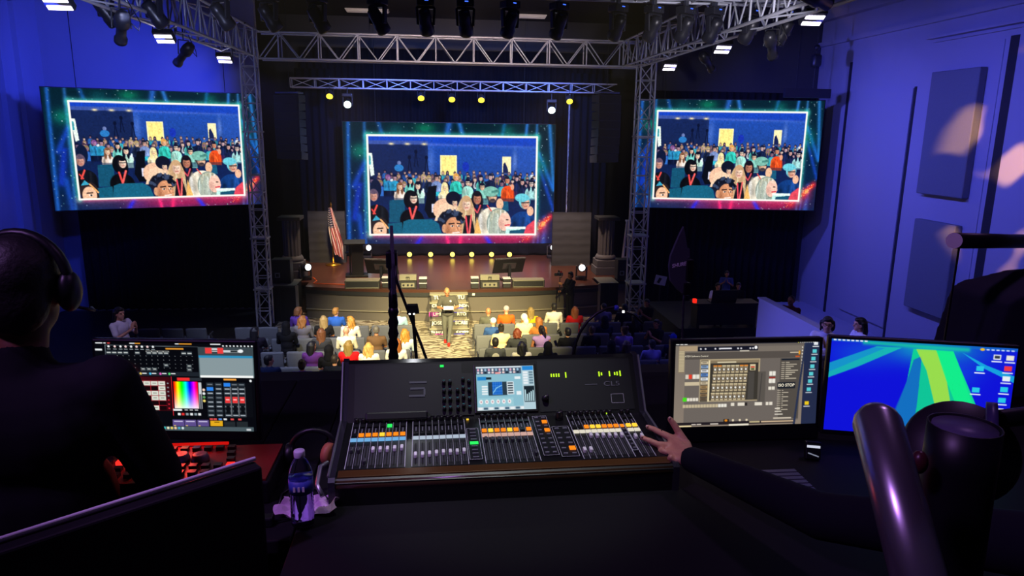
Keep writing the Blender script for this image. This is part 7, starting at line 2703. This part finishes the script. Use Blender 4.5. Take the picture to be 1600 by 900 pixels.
# ------------------------------------------------------------------ engineer reaching for the faders
def P3(px, py, Y):
    return at(px, py, Y)


sc_ = P3(1300, 800, 1.50)
ro = Vector((1.50, 0.98, 4.4))
t = thing('person', 'sound engineer in a dark long sleeve reaching one hand to the console faders', 'person', ro)
W0 = P3(1077, 716, 1.97) - ro
El = P3(1282, 806, 1.52) - ro
J = {k: Vector(v) for k, v in SEATED.items()}
up = 0.13
for k in J:
    J[k] = J[k] + Vector((0, 0, up))
J['anL'].z = J['anR'].z = 0.1
J['shL'] = Vector((-0.16, 0.05, 1.14))
J['elL'] = El
J['wrL'] = W0
b = MB()
head_shape(b, J['head'], 0.2, 0.2)
b.capsule(J['neck'] - Vector((0, 0, 0.04)), J['head'] - Vector((0, 0.01, 0.05)), 0.052, 0.052)
b.capsule(J['pelvis'], J['chest'], 0.11, 0.115)
b.capsule(J['shL'], J['shR'], 0.05, 0.05)
b.capsule(J['chest'], J['neck'], 0.09, 0.055)
for s in 'LR':
    b.capsule(J['sh' + s], J['el' + s], 0.047, 0.042)
    b.capsule(J['hip' + s], J['kn' + s], 0.075, 0.052)
    b.capsule(J['kn' + s], J['an' + s], 0.05, 0.036)
b.capsule(J['elR'], J['wrR'], 0.038, 0.026)
hand(b, J['wrR'], (0, 1, 0), (0, 0, -1))
b.tube([El, El.lerp(W0, 0.5), W0], [0.042, 0.038, 0.029], 12)


def chain(pts, rs):
    pts = [P3(*q) - ro for q in pts]
    for i in range(len(pts) - 1):
        b.capsule(pts[i], pts[i + 1], rs[i], rs[i + 1], 10)


# back of the hand: metacarpals fanning out from the wrist
kn = [(1053, 686, 2.085), (1046, 697, 2.075), (1048, 708, 2.02), (1055, 720, 1.985)]
for (x, y, Y) in kn:
    b.capsule(W0, P3(x, y, Y) - ro, 0.0215, 0.0135, 10)
b.capsule(P3(1053, 686, 2.085) - ro, P3(1046, 697, 2.075) - ro, 0.0135, 0.0135)
b.capsule(P3(1046, 697, 2.075) - ro, P3(1048, 709, 2.03) - ro, 0.0135, 0.013)
b.capsule(P3(1048, 709, 2.03) - ro, P3(1055, 720, 1.985) - ro, 0.013, 0.012)
b.capsule(W0, P3(1072, 694, 2.06) - ro, 0.021, 0.0165)
b.capsule(P3(1072, 694, 2.06) - ro, P3(1056, 690, 2.08) - ro, 0.0150, 0.0135)
chain([(1072, 694, 2.06), (1061, 676, 2.085), (1053, 663, 2.095), (1047, 655, 2.10)], [0.0150, 0.0125, 0.0115, 0.0095])            # thumb
chain([(1053, 686, 2.085), (1032, 676, 2.125), (1020, 670, 2.152), (1012, 667, 2.163)], [0.0130, 0.0110, 0.0100, 0.0085])             # index
chain([(1046, 697, 2.065), (1027, 694, 2.066), (1014, 688, 2.078), (1004, 684, 2.092)], [0.0130, 0.0110, 0.0098, 0.0085])               # middle
chain([(1048, 709, 2.03), (1037, 705, 2.035), (1031, 707, 2.05), (1036, 712, 2.05)], [0.0125, 0.0108, 0.0098, 0.0085])               # ring, curled under
chain([(1055, 720, 1.985), (1048, 714, 1.985), (1046, 717, 1.99), (1050, 720, 1.985)], [0.0115, 0.0098, 0.0090, 0.0080])               # little finger, curled under
put(voxel(b, 0.0046, 4, 'body'), 'body', t, mat('skin_engineer', '#c98c74', 0.5, 0, 0.12, 60, 0.3))
rg = P3(1031, 676, 2.126) - ro
MB().tube([rg + Matrix(((1, 0, 0), (0, 1, 0), (0, 0, 1))) @ Vector((0.0045 * math.cos(a), 0.0105 * math.sin(a), 0.0115 * math.cos(a))) for a in [k * PI / 8 for k in range(17)]], 0.0014, 6).build('finger_ring', M['black'], t)
for (x, y, Y) in ((1046.5, 653, 2.094), (1011, 666, 2.155), (1003, 682, 2.085)):
    MB().ball(P3(x, y, Y) - ro, (0.0048, 0.0040, 0.0048), 8).build('nail', mat('nail_pink', '#e0b0a4', 0.3), t, True)
sl_ = MB()
sl_.tube([W0.lerp(El, -0.015), W0.lerp(El, 0.02), W0.lerp(El, 0.5), El, El.lerp(J['shL'], 0.5), J['shL']], [0.037, 0.040, 0.050, 0.060, 0.066, 0.075], 16)
sl_.ball(El, (0.06, 0.06, 0.06))
sl_.ball(J['chest'], (0.2, 0.14, 0.18))
sl_.ball(J['pelvis'].lerp(J['chest'], 0.4), (0.18, 0.14, 0.2))
sl_.capsule(J['shL'], J['shR'], 0.08, 0.08)
sl_.capsule(J['chest'], J['neck'] - Vector((0, 0, 0.02)), 0.11, 0.066)
sl_.capsule(J['shR'], J['elR'], 0.066, 0.055)
sl_.capsule(J['elR'], J['elR'].lerp(J['wrR'], 0.9), 0.055, 0.04)
put(voxel(sl_, 0.010, 3, 'shirt'), 'shirt', t, clothm('#12141f'))
put(trouser_mesh(J, 0.018), 'trousers', t, clothm('#14151c'))
put(hair_for('short'), 'hair', t, hairm('#2a2420'), loc=J['head'], rot=(-0.2, 0, 0.2))
for s in 'LR':
    put(shoe_mesh(J['an' + s], (0, 1, 0)), 'shoe', t, clothm('#101014'))
st_ = thing('stool', 'black stool under the sound engineer', 'stool', (ro.x, ro.y, 4.4))
MB().lathe([(0.05, 0.46), (0.19, 0.47), (0.19, 0.51), (0.15, 0.525)], 24).build('seat', M['plastic'], st_, True)
rod('post', (0, 0, 0.03), (0, 0, 0.47), 0.025, M['fixture'], st_, 10)
for k in range(5):
    a = k * 2 * PI / 5
    rod('foot', (0, 0, 0.05), (0.22 * math.cos(a), 0.22 * math.sin(a), 0.02), 0.016, M['fixture'], st_)
